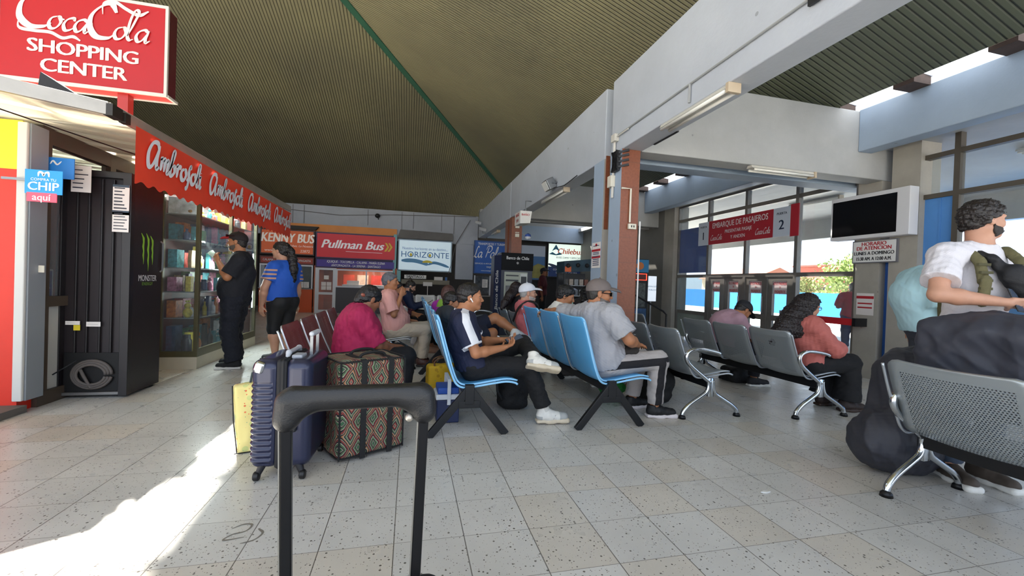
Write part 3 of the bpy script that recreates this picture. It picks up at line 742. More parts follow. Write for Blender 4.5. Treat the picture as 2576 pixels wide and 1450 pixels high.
mA = [M_BLUEP, M_LBLUE]; mB = [M_GREYP, M_SILV]; mM = [M_MARP, M_SILV]; mW = [M_WHITEP, M_SILV]
bench('A', 3, .58, (.48, 3.27, 0), 0, 'light blue metal bench under the young man in navy and white', mats=mA)
bench('A', 3, .60, (1.70, 3.28, 0), .03, 'light blue metal bench under the man in grey cap and tee', mats=mA)
bench('B', 2, .62, (1.72, 5.2, 0), .02, 'worn grey metal bench behind the blue one of the man in grey tee', mats=mB)
bench('B', 2, .56, (2.80, 3.42, 0), .0, 'grey perforated bench between the red pillar and the man in grey tee', group='grey benches', mats=mB)
bench('B', 3, .56, (3.93, 3.27, 0), .01, 'grey perforated bench under the curly haired woman in coral', group='grey benches', mats=mB)
bench('B', 3, .56, (3.6, 5.35, 0), 0, 'grey perforated bench half hidden behind the red pillar', group='grey benches', mats=mB)
bench('B', 3, .64, (3.12, -.02, 0), 0, 'grey perforated bench in front, loaded with a dark covered pack', group='grey benches', mats=mB, legs=(0.5, 1.93), wide=1.18)
bench('B', 4, .58, (-.56, 3.33, 0), 0, 'maroon metal bench under the woman in magenta', mats=mM, arms=False)
bench('B', 2, .58, (-.22, 5.85, 0), 0, 'bare grey bench under the man in the pink shirt', mats=mB, arms=False)
bench('A', 3, .58, (.47, 5.5, 0), 0, 'light blue bench right behind the young man in navy and white', mats=mA)
bench('A', 3, .58, (-.0, 8.2, 0), 0, 'light blue bench beside the bearded man in dark blue', mats=mA)
bench('B', 3, .56, (-.45, 11.0, 0), -math.pi / 2, 'white perforated bench below the light blue seaside shop sign', mats=mW)
bench('B', 3, .58, (1.55, 8.4, 0), 0, 'grey bench before the cash machine, behind the crowd', mats=mB)
# ================================================================ PEOPLE
def V3(*a): return np.array(a, float)
def R3(yaw=0, pitch=0, roll=0):
    """head frame: x forward, y left, z up; yaw left +, pitch down +"""
    return np.array(Matrix.Rotation(yaw, 3, 'Z') @ Matrix.Rotation(pitch, 3, 'Y') @ Matrix.Rotation(roll, 3, 'X'))
SKINS = {'light': '#bf8f76', 'tan': '#a8714f', 'brown': '#8e5b40', 'pale': '#c09078'}
def skinm(c): return mat(SKINS[c], .5, var=.07, vs=14, spec=.4)
M_EYEW = mat('#e8e2dc', .25); M_EYED = mat('#20140e', .2)
SIT = dict(pel=(0, 0, .50), che=(-.02, 0, .80), nec=(.0, 0, .97), hd=(.04, 0, 1.11), shR=(-.01, -.185, .93), shL=(-.01, .185, .93),
           elR=(.06, -.24, .67), elL=(.06, .24, .67), wrR=(.27, -.14, .62), wrL=(.27, .14, .62), hiR=(0, -.095, .49), hiL=(0, .095, .49),
           knR=(.44, -.12, .50), knL=(.44, .12, .50), anR=(.42, -.12, .09), anL=(.42, .12, .09), toR=(1, -.1, 0), toL=(1, .1, 0), hR=(1, 0, -.1), hL=(1, 0, -.1), nR=(0, .5, -1), nL=(0, -.5, -1))
STAND = dict(pel=(0, 0, .93), che=(-.01, 0, 1.22), nec=(0, 0, 1.44), hd=(.03, 0, 1.58), shR=(-.01, -.19, 1.37), shL=(-.01, .19, 1.37),
           elR=(-.03, -.26, 1.10), elL=(-.03, .26, 1.10), wrR=(.02, -.27, .86), wrL=(.02, .27, .86), hiR=(0, -.09, .90), hiL=(0, .09, .90),
           knR=(.02, -.10, .49), knL=(.02, .10, .49), anR=(-.02, -.10, .09), anL=(-.02, .10, .09), toR=(1, -.15, 0), toL=(1, .15, 0), hR=(0, 0, -1), hL=(0, 0, -1), nR=(0, 1, 0), nL=(0, -1, 0))
def unit(v): v = np.array(v, float); return v / max(1e-9, np.linalg.norm(v))
class Person:
    def __init__(s, label, loc, rz=0, base=SIT, pose=None, res=.007, skin='tan', W=1., belly=0., bust=0., hs=1., head=(0, 0, 0), curl=.5, grip=None, arm=1., leg=1., age=0):
        s.J = {k: V3(*v) for k, v in {**base, **(pose or {})}.items()}; s.e = empty('person', label, 'person', loc, rz); s.res = res
        s.W = W; s.belly = belly; s.bust = bust; s.hs = hs; s.R = R3(*head); s.curl = curl; s.arm = arm; s.leg = leg; s.skin = skin
        s.body()
    def torso(s, S, g=0., k=.05, low=True):
        J = s.J; W = s.W; f = (1, 0, 0, 1.22)
        if low: S.cone(J['hiR'] + V3(0, .01, .02), J['hiL'] + V3(0, -.01, .02), .105 * W + g, .105 * W + g, .04)
        S.cone(J['pel'] + (J['che'] - J['pel']) * .12, J['che'], .135 * W + g, .150 * W + g, .06, flat=f)
        S.cone(J['che'], J['nec'] + (J['che'] - J['nec']) * .34, .150 * W + g, .105 * W + g, .05, flat=f)
        a, b = J['shR'], J['shL']; S.cone(a + (b - a) * .12, b + (a - b) * .12, .066 * W + g, None, .07)
        tr = J['nec'] + (J['che'] - J['nec']) * .1
        S.cone(a + (b - a) * .18, tr, .05 + g, .055 + g, .05).cone(b + (a - b) * .18, tr, .05 + g, .055 + g, .05)
        if s.belly: S.ell(J['pel'] * .62 + J['che'] * .38 + V3(.06, 0, 0), (.115 + s.belly + g, .155 * W + s.belly * .6 + g, .17 + g), k=.08)
        if s.bust: S.ell(J['che'] + V3(.085, .07, .0), (.06 + s.bust + g,) * 3, k=.06).ell(J['che'] + V3(.085, -.07, .0), (.06 + s.bust + g,) * 3, k=.06)
        return S
    def head(s, S):
        c = s.J['hd']; R = s.R; h = s.hs
        P = lambda x, y, z: c + R @ (V3(x, y, z) * h)
        E = lambda p, r, k, op='u': S.ell(P(*p), tuple(np.array(r) * h), R, k, op)
        E((-.014, 0, .035), (.1, .078, .085), .02)
        E((.022, 0, -.03), (.07, .062, .082), .03)
        S.cone(P(-.01, .048, -.055), P(.06, .014, -.092), .026 * h, .020 * h, .025).cone(P(-.01, -.048, -.055), P(.06, -.014, -.092), .026 * h, .020 * h, .025)
        E((.072, 0, -.088), (.02, .024, .018), .02)
        for q in (1, -1):
            E((.06, .036 * q, -.022), (.028, .026, .03), .02); E((.078, .031 * q, .024), (.015, .026, .010), .02)
            E((.097, .032 * q, .003), (.016, .019, .012), .014, 's')
        S.cone(P(.086, 0, .012), P(.110, 0, -.026), .008 * h, .0115 * h, .014)
        for q in (1, -1): E((.1, .012 * q, -.031), (.011, .009, .008), .008)
        E((.09, 0, -.052), (.013, .024, .0065), .006); E((.088, 0, -.064), (.013, .021, .007), .005)
        E((.104, 0, -.058), (.010, .026, .0016), .003, 's')
        for q in (1, -1):
            E((-.008, .079 * q, -.004), (.02, .009, .033), .008); E((-.002, .090 * q, -.002), (.011, .006, .02), .004, 's')
        S.cone(P(-.035, 0, -.05), s.J['nec'] - (s.J['nec'] - s.J['che']) * .02, .056 * h, .062, .03)
        S.cone(P(-.01, 0, -.06), s.J['nec'] + V3(.02, 0, .0), .05 * h, .056, .03)
    def armS(s, S, q, g=0.):
        J = s.J; a = s.arm
        S.cone(J['sh' + q], J['el' + q], .054 * a + g, .040 * a + g, .04)
        m = J['el' + q] * .7 + J['wr' + q] * .3
        S.cone(J['el' + q], m, .040 * a + g, .042 * a + g, .02).cone(m, J['wr' + q], .042 * a + g, .026 + g, .02)
    def legS(s, S, q, g=0., k=.05):
        J = s.J; a = s.leg
        S.cone(J['hi' + q], J['kn' + q], .092 * a + g, .060 * a + g, k)
        m = J['kn' + q] * .68 + J['an' + q] * .32
        S.cone(J['kn' + q], m, .058 * a + g, .060 * a + g, .03).cone(m, J['an' + q], .060 * a + g, .038 + g, .03)
    def hand(s, S, q):
        J = s.J; w = J['wr' + q]; d = unit(J['h' + q]); n = J['n' + q]; n = unit(n - d * (n @ d)); sd = 1 if q == 'L' else -1
        u = np.cross(d, n) * sd * 1.0     # towards the thumb
        S.cone(w, w + d * .03, .024, .026, .01, flat=(*n, 1.3))
        pc = w + d * .052
        S.box(pc, (.042, .038, .013), .012, np.stack([d, u, n], 1), .015)
        cu = s.curl if not isinstance(s.curl, dict) else s.curl[q]
        for i, (o, L) in enumerate(((.030, .072), (.010, .080), (-.010, .075), (-.029, .060))):
            p = w + d * (.088 if i in (1, 2) else .083) + u * o; dd = unit(d + u * (o * 2.2)); a = 0
            for j, f in enumerate((.42, .32, .26)):
                a += cu * (.55, .85, .6)[j]; v = dd * math.cos(a) + n * math.sin(a); p2 = p + v * L * f
                S.cone(p, p2, .0092 - .0008 * j, .0086 - .0008 * j, .006); p = p2
        p = w + d * .028 + u * .030; v = unit(d * .7 + u * .8 + n * .35); p2 = p + v * .038
        S.cone(p, p2, .013, .0105, .01); v = unit(d * 1.0 + u * .25 + n * (.3 + cu * .5)); S.cone(p2, p2 + v * .033, .0100, .0085, .006)
    def body(s):
        S = SDF(); s.torso(S); s.head(S)
        for q in 'RL':
            s.armS(S, q); s.legS(S, q); s.hand(S, q); a = s.J['an' + q]; t = unit(s.J['to' + q])
            up = unit(s.J['up' + q]) if 'up' + q in s.J else V3(0, 0, 1); S.cone(a - up * .02, a + t * .11 - up * .052, .036, .026, .03)
        c = s.J['hd']; R = s.R; h = s.hs
        lips = lambda P: ((((P - c) @ R) / h - V3(.095, 0, -.058)) ** 2 / V3(.02, .025, .011) ** 2).sum(1) < 1
        b = mesh_obj('body', S.mesh(s.res), [skinm(s.skin), mat('#8f4a42' if s.skin != 'pale' else '#b06a60', .45)], s.e, paint=[lips])
        for q in (1, -1):
            e = MB(); o = c + R @ (V3(.0745, .031 * q, .004) * h); e.ball(o, .0100 * h, 10, 8); e.m(1); e.ball(o + R @ V3(.0045, 0, 0), .0070 * h, 10, 8)
            mesh_obj('eye', e, [M_EYEW, M_EYED], s.e, smooth=True)
    # ---- clothes
    def sleeveS(s, S, q, fr, g, flare=0.):
        J = s.J; a = J['sh' + q]; b = J['el' + q]; sc = s.arm
        if fr <= 1:
            e = a + (b - a) * fr; S.cone(a, e, .058 * sc + g, (.047 + .01 * (1 - fr)) * sc + g + flare, .05, cap=True)
        else:
            c = J['wr' + q]; e = b + (c - b) * (fr - 1)
            S.cone(a, b, .058 * sc + g, .046 * sc + g, .05); S.cone(b, e, .046 * sc + g, .034 * sc + g + flare, .03, cap=True)
    def shirt(s, m, g=.020, sleeve=.62, hem=.0, flare=.012, fold=.006, seed=1, mats=None, paint=None, neck=.0, name='shirt', V=False, field=None):
        S = SDF(); J = s.J; s.torso(S, g, low=True)
        ax = unit(J['che'] - J['pel'])
        for q in 'RL': s.sleeveS(S, q, sleeve, g, flare)
        hp = J['pel'] + ax * hem; S.plane(-ax, float(-ax @ hp) + .0, .006)
        S.noise(fold, 13, seed, (1, 1, .6)).noise(fold * .5, 34, seed + 3)
        nx = unit(J['hd'] - J['nec'] + V3(-.01, 0, 0)); S.cone(J['nec'] + nx * (neck + .0), J['nec'] + nx * .16, .072, .11, .012, op='s')
        if V:
            S.ell(J['nec'] + V3(.09, 0, -.01), (.05, .045, .07), k=.01, op='s')
        o = mesh_obj(name, S.mesh(s.res), mats or [m], s.e, paint=paint, field=field); return o
    def pants(s, m, g=.013, length=1.9, waist=.03, flare=.0, fold=.005, seed=5, mats=None, paint=None, name='trousers', field=None):
        S = SDF(); J = s.J; W = s.W; ax = unit(J['che'] - J['pel'])
        S.cone(J['hiR'] + V3(0, .01, .015), J['hiL'] + V3(0, -.01, .015), .103 * W + g * .4, None, .04)
        S.cone(J['pel'], J['pel'] + ax * .1, .128 * W + g * .4, None, .04, flat=(1, 0, 0, 1.2))
        wp = J['pel'] + ax * waist; S.plane(ax, float(ax @ wp), .006)
        for q in 'RL':
            a, b, c = J['hi' + q], J['kn' + q], J['an' + q]; l = s.leg
            if length <= 1: S.cone(a, a + (b - a) * length, .095 * l + g, .070 * l + g + flare, .05, cap=True)
            else:
                S.cone(a, b, .095 * l + g, .062 * l + g + .006, .05); e = b + (c - b) * (length - 1)
                S.cone(b, e, .064 * l + g + .004, .044 * l + g + .008 + flare, .03, cap=True)
        S.noise(fold, 16, seed).noise(fold * .4, 45, seed + 1)
        return mesh_obj(name, S.mesh(s.res), mats or [m], s.e, paint=paint, field=field)
    def shoes(s, m, sole='#e8e6e0', high=0., L=.27, upm=None, stripe=None):
        for q in 'RL':
            a = s.J['an' + q]; t = unit(s.J['to' + q]); sh = unit(s.J['kn' + q] - a); up = unit(sh - t * (sh @ t)); sd = np.cross(up, t); R = np.stack([t, sd, up], 1)
            if 'up' + q in s.J:
                up = s.J['up' + q]; up = unit(up - t * (up @ t)); sd = np.cross(up, t); R = np.stack([t, sd, up], 1)
            elif abs(a[2] - .09) < .06: up = V3(0, 0, 1); t = unit(t * V3(1, 1, 0)); sd = np.cross(up, t); R = np.stack([t, sd, up], 1)
            b = a - up * .088; P = lambda x, y, z: b + R @ V3(x, y, z)
            S = SDF().cone(P(-.03, 0, .05), P(.03, 0, .055), .04, .042, .03).cone(P(.03, 0, .05), P(.15, 0, .038), .044, .036, .03, flat=(*sd, .95))
            S.cone(P(-.02, 0, .09 + high), P(0, 0, .05), .042, .045, .02, cap=True)
            S.plane(-up, float(-up @ P(0, 0, .012)), .004).plane(up, float(up @ P(0, 0, .105 + high)), .004)
            S.ell(P(-.012, 0, .125 + high), (.036, .028, .03), R, .004, 's')
            S.noise(.0015, 50, 3)
            sp = lambda Q: (Q - b) @ R
            pt = [lambda Q: sp(Q)[:, 0] > .125, lambda Q: (sp(Q)[:, 0] < -.03) & (sp(Q)[:, 2] < .06)] if stripe else []
            ms = [m] + ([mat(stripe, .6)] * 2 if stripe else [])
            Vm, Qm = S.mesh(.0045); Vm = b + (Vm - b) * 1.12
            o = mesh_obj('shoe', (Vm, Qm), ms, s.e, paint=pt)
            T = SDF().box(P(.0, 0, .014), (.07, .039, .013), .011, R, .01).box(P(.10, 0, .014), (.085, .043, .013), .011, R, .03).box(P(.155, 0, .016), (.035, .032, .013), .011, R, .03)
            Vm, Qm = T.mesh(.0045); mesh_obj('sole', (b + (Vm - b) * 1.12, Qm), mat(sole, .6, var=.06, vs=25), o)
            P = lambda x, y, z: b + R @ (V3(x, y, z) * 1.12)
            if stripe:
                st = MB()
                for i in range(2):
                    for y_ in (-1, 1): st.bar(P(.035 + .022 * i, .044 * y_, .035), P(.055 + .022 * i, .037 * y_, .066), .004, .009, up=tuple(sd))
                mesh_obj('stripe', st, mat('#8f8e8a', .6), o)
            la = MB()
            for i in range(4): la.tube([P(.052 + .02 * i, -.02, .083 - .012 * i), P(.056 + .02 * i, 0, .092 - .013 * i), P(.052 + .02 * i, .02, .083 - .012 * i)], .0032, 5)
            mesh_obj('laces', la, mat('#dddbd6' if sole != '#2a2320' else '#3a2a22', .7), o)
    # ---- hair
    def hair(s, col='#17120f', g=.010, style='short', back=-.075, slope=.85, off=.0, seed=2, fuzz=.004, extra=None, k=.02, res=None):
        c = s.J['hd']; R = s.R; h = s.hs; P = lambda x, y, z: c + R @ (V3(x, y, z) * h)
        S = SDF().ell(P(-.016, 0, .037), ((.1 + g) * h, (.079 + g * .8) * h, (.086 + g) * h), R)
        S.ell(P(-.045, 0, -.01), ((.062 + g) * h, (.066 + g * .6) * h, (.085) * h), R, .02)
        n = unit(R @ V3(slope, 0, -1)); S.plane(n, float(n @ P(.0, 0, -.012 + off)), .01)
        if back is not None:
            n = R @ V3(0, 0, -1); S.plane(n, float(n @ P(0, 0, back)), .01)
        for e in (extra or []):
            pts = [P(*p[:3]) if len(p) == 4 else V3(*p[1:4]) for p in e]; S.chain(pts, [p[-1] for p in e], k)
        if fuzz: S.noise(fuzz, 60, seed, (1, 1, .35)).noise(fuzz * .6, 120, seed)
        hm = mat(col, .42, var=.25, vs=40, bump=.5, bs=160, stretch=(1, 1, .25))
        o = mesh_obj('hair', S.mesh(res or min(s.res, .006)), hm, s.e)
        eb = MB()
        for q in (1, -1): eb.tube([P(.094, .014 * q, .025), P(.094, .032 * q, .031), P(.078, .052 * q, .024)], [.0035, .0045, .002], 6)
        mesh_obj('eyebrows', eb, hm, s.e, smooth=True)
        return o
    def beard(s, col='#1c1512', g=.005, seed=4):
        c = s.J['hd']; R = s.R; h = s.hs; P = lambda x, y, z: c + R @ (V3(x, y, z) * h)
        S = SDF(); s.head(S); S.lo = c - .14; S.hi = c + .14
        S._add(lambda Q: np.full(len(Q), -(g + .002), np.float32), 0, 'n')
        for n, q in (((.35, 0, 1), (0, 0, -.030)), ((-1, 0, 0), (.0, 0, 0)), ((.55, 0, -1), (.03, 0, -.112)), ((-.6, 0, -.5), (.012, 0, -.088))):
            n = unit(R @ V3(*n)); S.plane(n, float(n @ P(*q)), .006)
        S.ell(P(.1, 0, -.0575), (.022 * h, .024 * h, .0085 * h), R, .004, 's').ell(P(.115, 0, -.02), (.04 * h, .022 * h, .020 * h), R, .006, 's')
        for q in (1, -1): S.ell(P(.075, .038 * q, -.012), (.04 * h, .024 * h, .030 * h), R, .01, 's')
        S.noise(.0015, 120, seed)
        mesh_obj('beard', S.mesh(.004), mat(col, .6, var=.3, vs=60, bump=.5, bs=200), s.e)
    def cap(s, col, brimc=None, tilt=0., back=False, name='cap', dark=None):
        c = s.J['hd']; h = s.hs; R = s.R @ R3(0, tilt, 0) if not back else s.R @ R3(math.pi, tilt, 0)
        P = lambda x, y, z: c + R @ (V3(x, y, z) * h)
        S = SDF().ell(P(-.012, 0, .04), (.114 * h, .092 * h, .098 * h), R); n = R @ V3(.15, 0, -1); S.plane(unit(n), float(unit(n) @ P(0, 0, .028)), .006)
        S.ell(P(-.012, 0, .03), (.103 * h, .083 * h, .088 * h), R, .004, 's')
        m = mat(col, .75, bump=.2, bs=90, var=.06); o = mesh_obj(name, S.mesh(.005), m, s.e)
        B = SDF().ell(P(.100, 0, .020), (.092 * h, .082 * h, .05 * h), R); B.ell(P(.097, 0, .011), (.097 * h, .09 * h, .05 * h), R, .004, 's')
        n = R @ V3(-1, 0, 0); B.plane(n, float(n @ P(.066, 0, 0)), .004); mesh_obj('brim', B.mesh(.003), mat(brimc or col, .75), o)
        mesh_obj('button', MB().ball(P(-.012, 0, .139), .009 * h, 8, 6), m, o)
    def strap(s, pts, m, w=.04, t=.006, name='strap', r=None):
        """flat band running over the clothes"""
        P = catmull(pts, 5); mb = MB(); k = len(P); vs = []; ctr = Vector(s.J['che'])
        for i, p in enumerate(P):
            d = (P[min(i + 1, k - 1)] - P[max(i - 1, 0)]).normalized(); o = (p - ctr); o -= d * o.dot(d); o.normalize(); q = d.cross(o)
            vs += [p + q * w / 2, p - q * w / 2, p - q * w / 2 + o * t, p + q * w / 2 + o * t]
        fs = [(a * 4 + j, a * 4 + (j + 1) % 4, a * 4 + 4 + (j + 1) % 4, a * 4 + 4 + j) for a in range(k - 1) for j in range(4)] + [(3, 2, 1, 0), tuple((k - 1) * 4 + j for j in range(4))]
        mb.add(vs, fs); return mesh_obj(name, mb, m, s.e, smooth='angle')
    def w(s, p):   # local -> world
        return Matrix.Translation(s.e.location) @ Matrix.Rotation(s.e.rotation_euler[2], 4, 'Z') @ Vector(p)

# young man with earbud, on the blue bench, left ankle on right knee
JB = dict(pel=(-.02, 0, .50), che=(-.10, 0, .74), nec=(-.10, 0, .93), hd=(-.045, -.01, 1.075), shR=(-.12, -.185, .87), shL=(-.10, .175, .865),
          elR=(-.02, -.25, .635), elL=(.10, .215, .66), wrR=(.22, -.16, .665), wrL=(.25, .06, .70), hR=(.9, .55, .2), hL=(.9, -.35, .1), nR=(0, .3, 1), nL=(0, -.3, 1),
          hiR=(0, -.10, .485), hiL=(0, .10, .495), knR=(.46, -.11, .50), knL=(.50, .24, .64), anR=(.62, -.12, .10), anL=(.50, -.185, .575), toR=(1, -.06, 0), toL=(.85, -.10, -.12), upL=(.1, .52, .85))
p = Person('young man in navy and white tee, white sneakers and earbud, ankle on knee', (.55, 3.58, 0), 0, SIT, JB, .0055, 'tan', hs=.96, head=(-.12, .02, 0), curl=.75, leg=.95)
M_NAVY = mat2('#161c38', '#d9dae0', bs=220); M_WTEE = mat('#d9dae0', .85, bump=.2, bs=200); M_BLKC = mat('#0d0d10', .85, bump=.3, bs=200)
def raglan(Q):
    r = np.full(len(Q), -1.)
    for q, sd in (('R', -1), ('L', 1)):
        a = p.J['sh' + q]; d = p.J['el' + q] - a; L_ = np.linalg.norm(d); d = d / L_; t = (Q - a) @ d; v = Q - a - np.clip(t, 0, L_)[:, None] * d
        band = np.where((Q[:, 1] * sd > .05) & (np.linalg.norm(v, axis=1) < .11) & (t < L_), .031 - np.abs((v[:, 0] - .012) - .10 * np.clip(.12 - np.abs(Q[:, 1]), 0, 1)), -1.)
        up = np.where((Q[:, 2] > a[2] + .01) & (Q[:, 1] * sd > .0) & (np.abs(Q[:, 1]) < .2), .030 - np.abs(Q[:, 0] - a[0] - .012 - .25 * np.clip(.16 - np.abs(Q[:, 1]), 0, 1)), -1.)
        cuf = np.where(np.linalg.norm(v, axis=1) < .11, .014 - np.abs(t - L_ * .76), -1.)
        r = np.maximum(np.maximum(r, band), np.maximum(up, cuf))
    return np.maximum(r, .082 - np.linalg.norm(Q - p.J['nec'] - V3(0, 0, .02), axis=1))
p.shirt(M_NAVY, sleeve=.76, fold=.006, field=raglan, hem=-.01)
p.pants(M_BLKC, length=1.86, fold=.007, flare=.006)
p.hair('#120d0b', g=.009, back=-.05, slope=1.0, off=.004)
p.shoes(mat('#dcd9d2', .55, var=.04, vs=20), '#cdbfa8', high=.02, stripe='#a9aaa8')
for q in 'RL':
    a_ = p.J['an' + q]; d_ = unit(p.J['kn' + q] - a_); mesh_obj('sock', SDF().cone(a_ - d_ * .01, a_ + d_ * .09, .047, .048).mesh(.005), mat('#c9c6c0', .9), p.e)
c_ = p.J['hd']; e_ = c_ + p.R @ V3(.004, -.089, -.012)
mesh_obj('earbud', MB().ball(e_, .008, 8, 6).tube([e_, e_ + p.R @ V3(.016, -.004, -.026)], .0042, 8), mat('#f4f4f4', .3), p.e, smooth=True)
def phone(loc, rot, label, col='#15161a', scr='#3c4656'):
    M = MB().box(-.036, .036, -.075, .075, -.004, .004); o = single('mobile_phone', M, mat(col, .25), label, 'phone', loc, rot=rot, bevel=.003)
    mesh_obj('screen', MB().box(-.033, .033, -.07, .07, .004, .0046), mat(scr, .1, emit=.3), o)
phone(p.w((.345, -.035, .725)), (.35, .35, -1.3), 'smartphone in the hands of the young man with the earbud')
def stripe_fn(p, w=.034):
    def f(Q):
        r = np.full(len(Q), -1.); best = np.full(len(Q), 9.)
        for q, sd in (('R', -1.), ('L', 1.)):
            for a, b in ((p.J['hi' + q], p.J['kn' + q]), (p.J['kn' + q], p.J['an' + q])):
                ab = b - a; t = np.clip(((Q - a) @ ab) / (ab @ ab), 0, 1); v = Q - a - t[:, None] * ab; d = np.linalg.norm(v, axis=1)
                n = unit(np.cross(unit(ab), V3(0, 1, 0))); m = d < best; lat = np.where(v[:, 1] * sd > 0, w - np.abs(v @ n), -1.)
                r[m] = lat[m]; best = np.minimum(best, d)
        return r
    return f
# big man in grey tee and cap, arm along the backrests
p = Person('heavy man in grey cap and grey tee, arm stretched along the blue backrests', (1.72, 3.62, 0), -.05, SIT,
    dict(pel=(.0, 0, .51), che=(-.03, 0, .82), nec=(-.045, 0, 1.0), hd=(-.01, -.02, 1.135), shR=(.03, -.235, .955), shL=(-.12, .215, .925), elR=(.15, -.33, .75), wrR=(.34, -.12, .68),
         elL=(-.24, .50, .91), wrL=(-.30, .76, .92), hL=(-.2, .95, -.35), nL=(0, -.3, -1), hR=(.6, .8, -.1), nR=(0, 0, -1), knR=(.53, -.15, .545), anR=(.54, -.10, .09), knL=(.50, .17, .53), anL=(.47, .20, .09),
         hiR=(.02, -.11, .50), hiL=(.02, .11, .50)), .006, 'tan', W=1.22, belly=.055, arm=1.2, leg=1.12, head=(-.25, .06, 0), hs=1.04, curl=.45)
M_GT = mat('#a3a3a8', .85, var=.05, vs=6, bump=.3, bs=180)
p.shirt(M_GT, sleeve=.80, hem=-.05, flare=.02, fold=.009, seed=3, g=.024)
M_SW = mat('#aaa3a0', .85, var=.05, vs=9, bump=.3, bs=160); M_STR = mat('#141217', .8)
p.pants(mat2('#aaa3a0', '#141217', bs=160), length=1.9, fold=.006, field=stripe_fn(p))
p.hair('#2a2622', g=.004, back=-.06, slope=.9, fuzz=.002); p.cap('#6d6360', tilt=.02, dark=None); p.beard('#6e6762')
p.shoes(mat('#101013', .6), '#d8cfcf')
c_ = p.J['hd']; T_ = lambda x, y, z: tuple(c_ + p.R @ V3(x, y, z))
mesh_obj('sunglasses', MB().tube([T_(.0, -.085, .012), T_(.09, -.066, .01)], .004, 5).obox(T_(.104, -.034, .006), (.006, .026, .018)).obox(T_(.104, .034, .006), (.006, .026, .018)).bar(T_(.108, -.012, .01), T_(.108, .012, .01), .005), mat('#0b0b0c', .15), p.e)
S = SDF().ell((.235, -.10, .625), (.13, .10, .06), k=.02).noise(.008, 20, 3)
mesh_obj('waist_bag', S.mesh(.007), mat('#2c2724', .8, bump=.3), p.e)
# woman in magenta
p = Person('woman in magenta tee with dark hair in a clip, bent forward on the maroon bench', (-.47, 3.95, 0), .30, SIT,
    dict(pel=(-.02, 0, .52), che=(.02, 0, .76), nec=(.06, 0, .90), hd=(.13, 0, 1.015), shR=(.02, -.20, .865), shL=(.06, .20, .865), elR=(.16, -.22, .63), elL=(.22, .2, .63), wrR=(.34, -.06, .57), wrL=(.36, .08, .57)),
    .007, 'brown', W=1.15, belly=.06, bust=.03, arm=1.12, leg=1.1, head=(.25, .45, 0), curl=.6, hs=.97)
p.shirt(mat('#a0184a', .8, var=.05, bump=.25, bs=170), sleeve=.97, hem=-.03, fold=.009, seed=8, g=.024)
p.pants(mat('#121116', .85, bump=.2), length=1.9)
p.hair('#100c0d', g=.010, back=-.085, slope=.55, off=-.02, fuzz=.005, extra=[[(-.08, 0, -.01, .05), (-.10, 0, -.055, .035)]])
c_ = p.J['hd']; mesh_obj('hair_clip', SDF().ell(c_ + p.R @ V3(-.10, -.055, .0), (.022, .012, .016), p.R).mesh(.004), mat('#8a4a3a', .3), p.e)
p.shoes(mat('#1b191c', .7), '#1b191c')
# older man in pink shirt speaking into a phone
p = Person('grey haired man in pink shirt and beige trousers speaking into a phone', (-.20, 6.12, 0), -.02, SIT,
    dict(pel=(-.0, 0, .50), che=(-.05, 0, .83), nec=(-.08, 0, 1.02), hd=(-.06, -.01, 1.175), shR=(-.08, -.19, .97), shL=(-.08, .19, .97), elR=(.01, -.24, .73), wrR=(.09, -.14, .985), hR=(.35, .25, 1), nR=(-.4, .9, .1),
         elL=(.0, .24, .72), wrL=(.22, .13, .62), knR=(.44, -.10, .52), knL=(.46, .1, .53), anR=(.40, -.10, .09), anL=(.30, .14, .09)), .007, 'tan', belly=.05, W=1.05, head=(-.2, .0, 0), curl=.8, arm=.95)
p.shirt(mat('#dfa39a', .8, var=.05, bump=.2, bs=120), sleeve=.85, hem=-.05, fold=.008, seed=12, g=.02, flare=.025)
p.pants(mat('#c2b39f', .85, var=.06, bump=.2), length=1.93, fold=.008, g=.018)
p.hair('#5d5f66', g=.010, back=-.055, slope=.9, fuzz=.005); p.shoes(mat('#4a2a22', .45), '#2a2320')
phone(p.w((.17, -.07, 1.10)), (0, 0, 1.5), 'phone held flat before the mouth of the man in the pink shirt')
# person behind with black trousers and bare foot
p = Person('seated person in maroon top and black trousers behind the man in pink', (-.15, 7.35, 0), -.1, SIT, dict(hd=(-.05, 0, 1.05), nec=(-.08, 0, .93), shR=(-.08, -.18, .89), shL=(-.08, .18, .89), che=(-.08, 0, .76), anR=(.56, -.14, .08), anL=(.52, .12, .08), knR=(.42, -.12, .53)), .009, 'tan')
p.shirt(mat('#4b1e2c', .85), sleeve=1.6); p.pants(mat('#0f0e11', .9), length=1.8, g=.03, flare=.03); p.hair('#1a1412'); p.shoes(mat('#b98a70', .7), '#9a7058')
# bearded man in navy
p = Person('bearded man in dark blue hoodie looking at his phone by the rear wall', (.0, 9.05, 0), .0, SIT, dict(hd=(.02, 0, 1.07), nec=(-.03, 0, .93), shR=(-.05, -.19, .88), shL=(-.05, .19, .88), che=(-.06, 0, .76), wrR=(.32, -.05, .72), wrL=(.32, .07, .70), elR=(.08, -.22, .66), elL=(.08, .22, .66)), .009, 'light', head=(0, .45, 0), curl=.8)
p.shirt(mat('#1a2340', .85), sleeve=1.9, fold=.01); p.pants(mat('#141519', .9)); p.hair('#1c1410', extra=[[(-.06, 0, .1, .04), (-.08, 0, .14, .03)]], g=.006); p.beard('#1c1410', .006); p.shoes(mat('#22222a', .7))
phone(p.w((.42, .01, .76)), (.6, 0, -1.57), 'phone of the bearded man in dark blue')
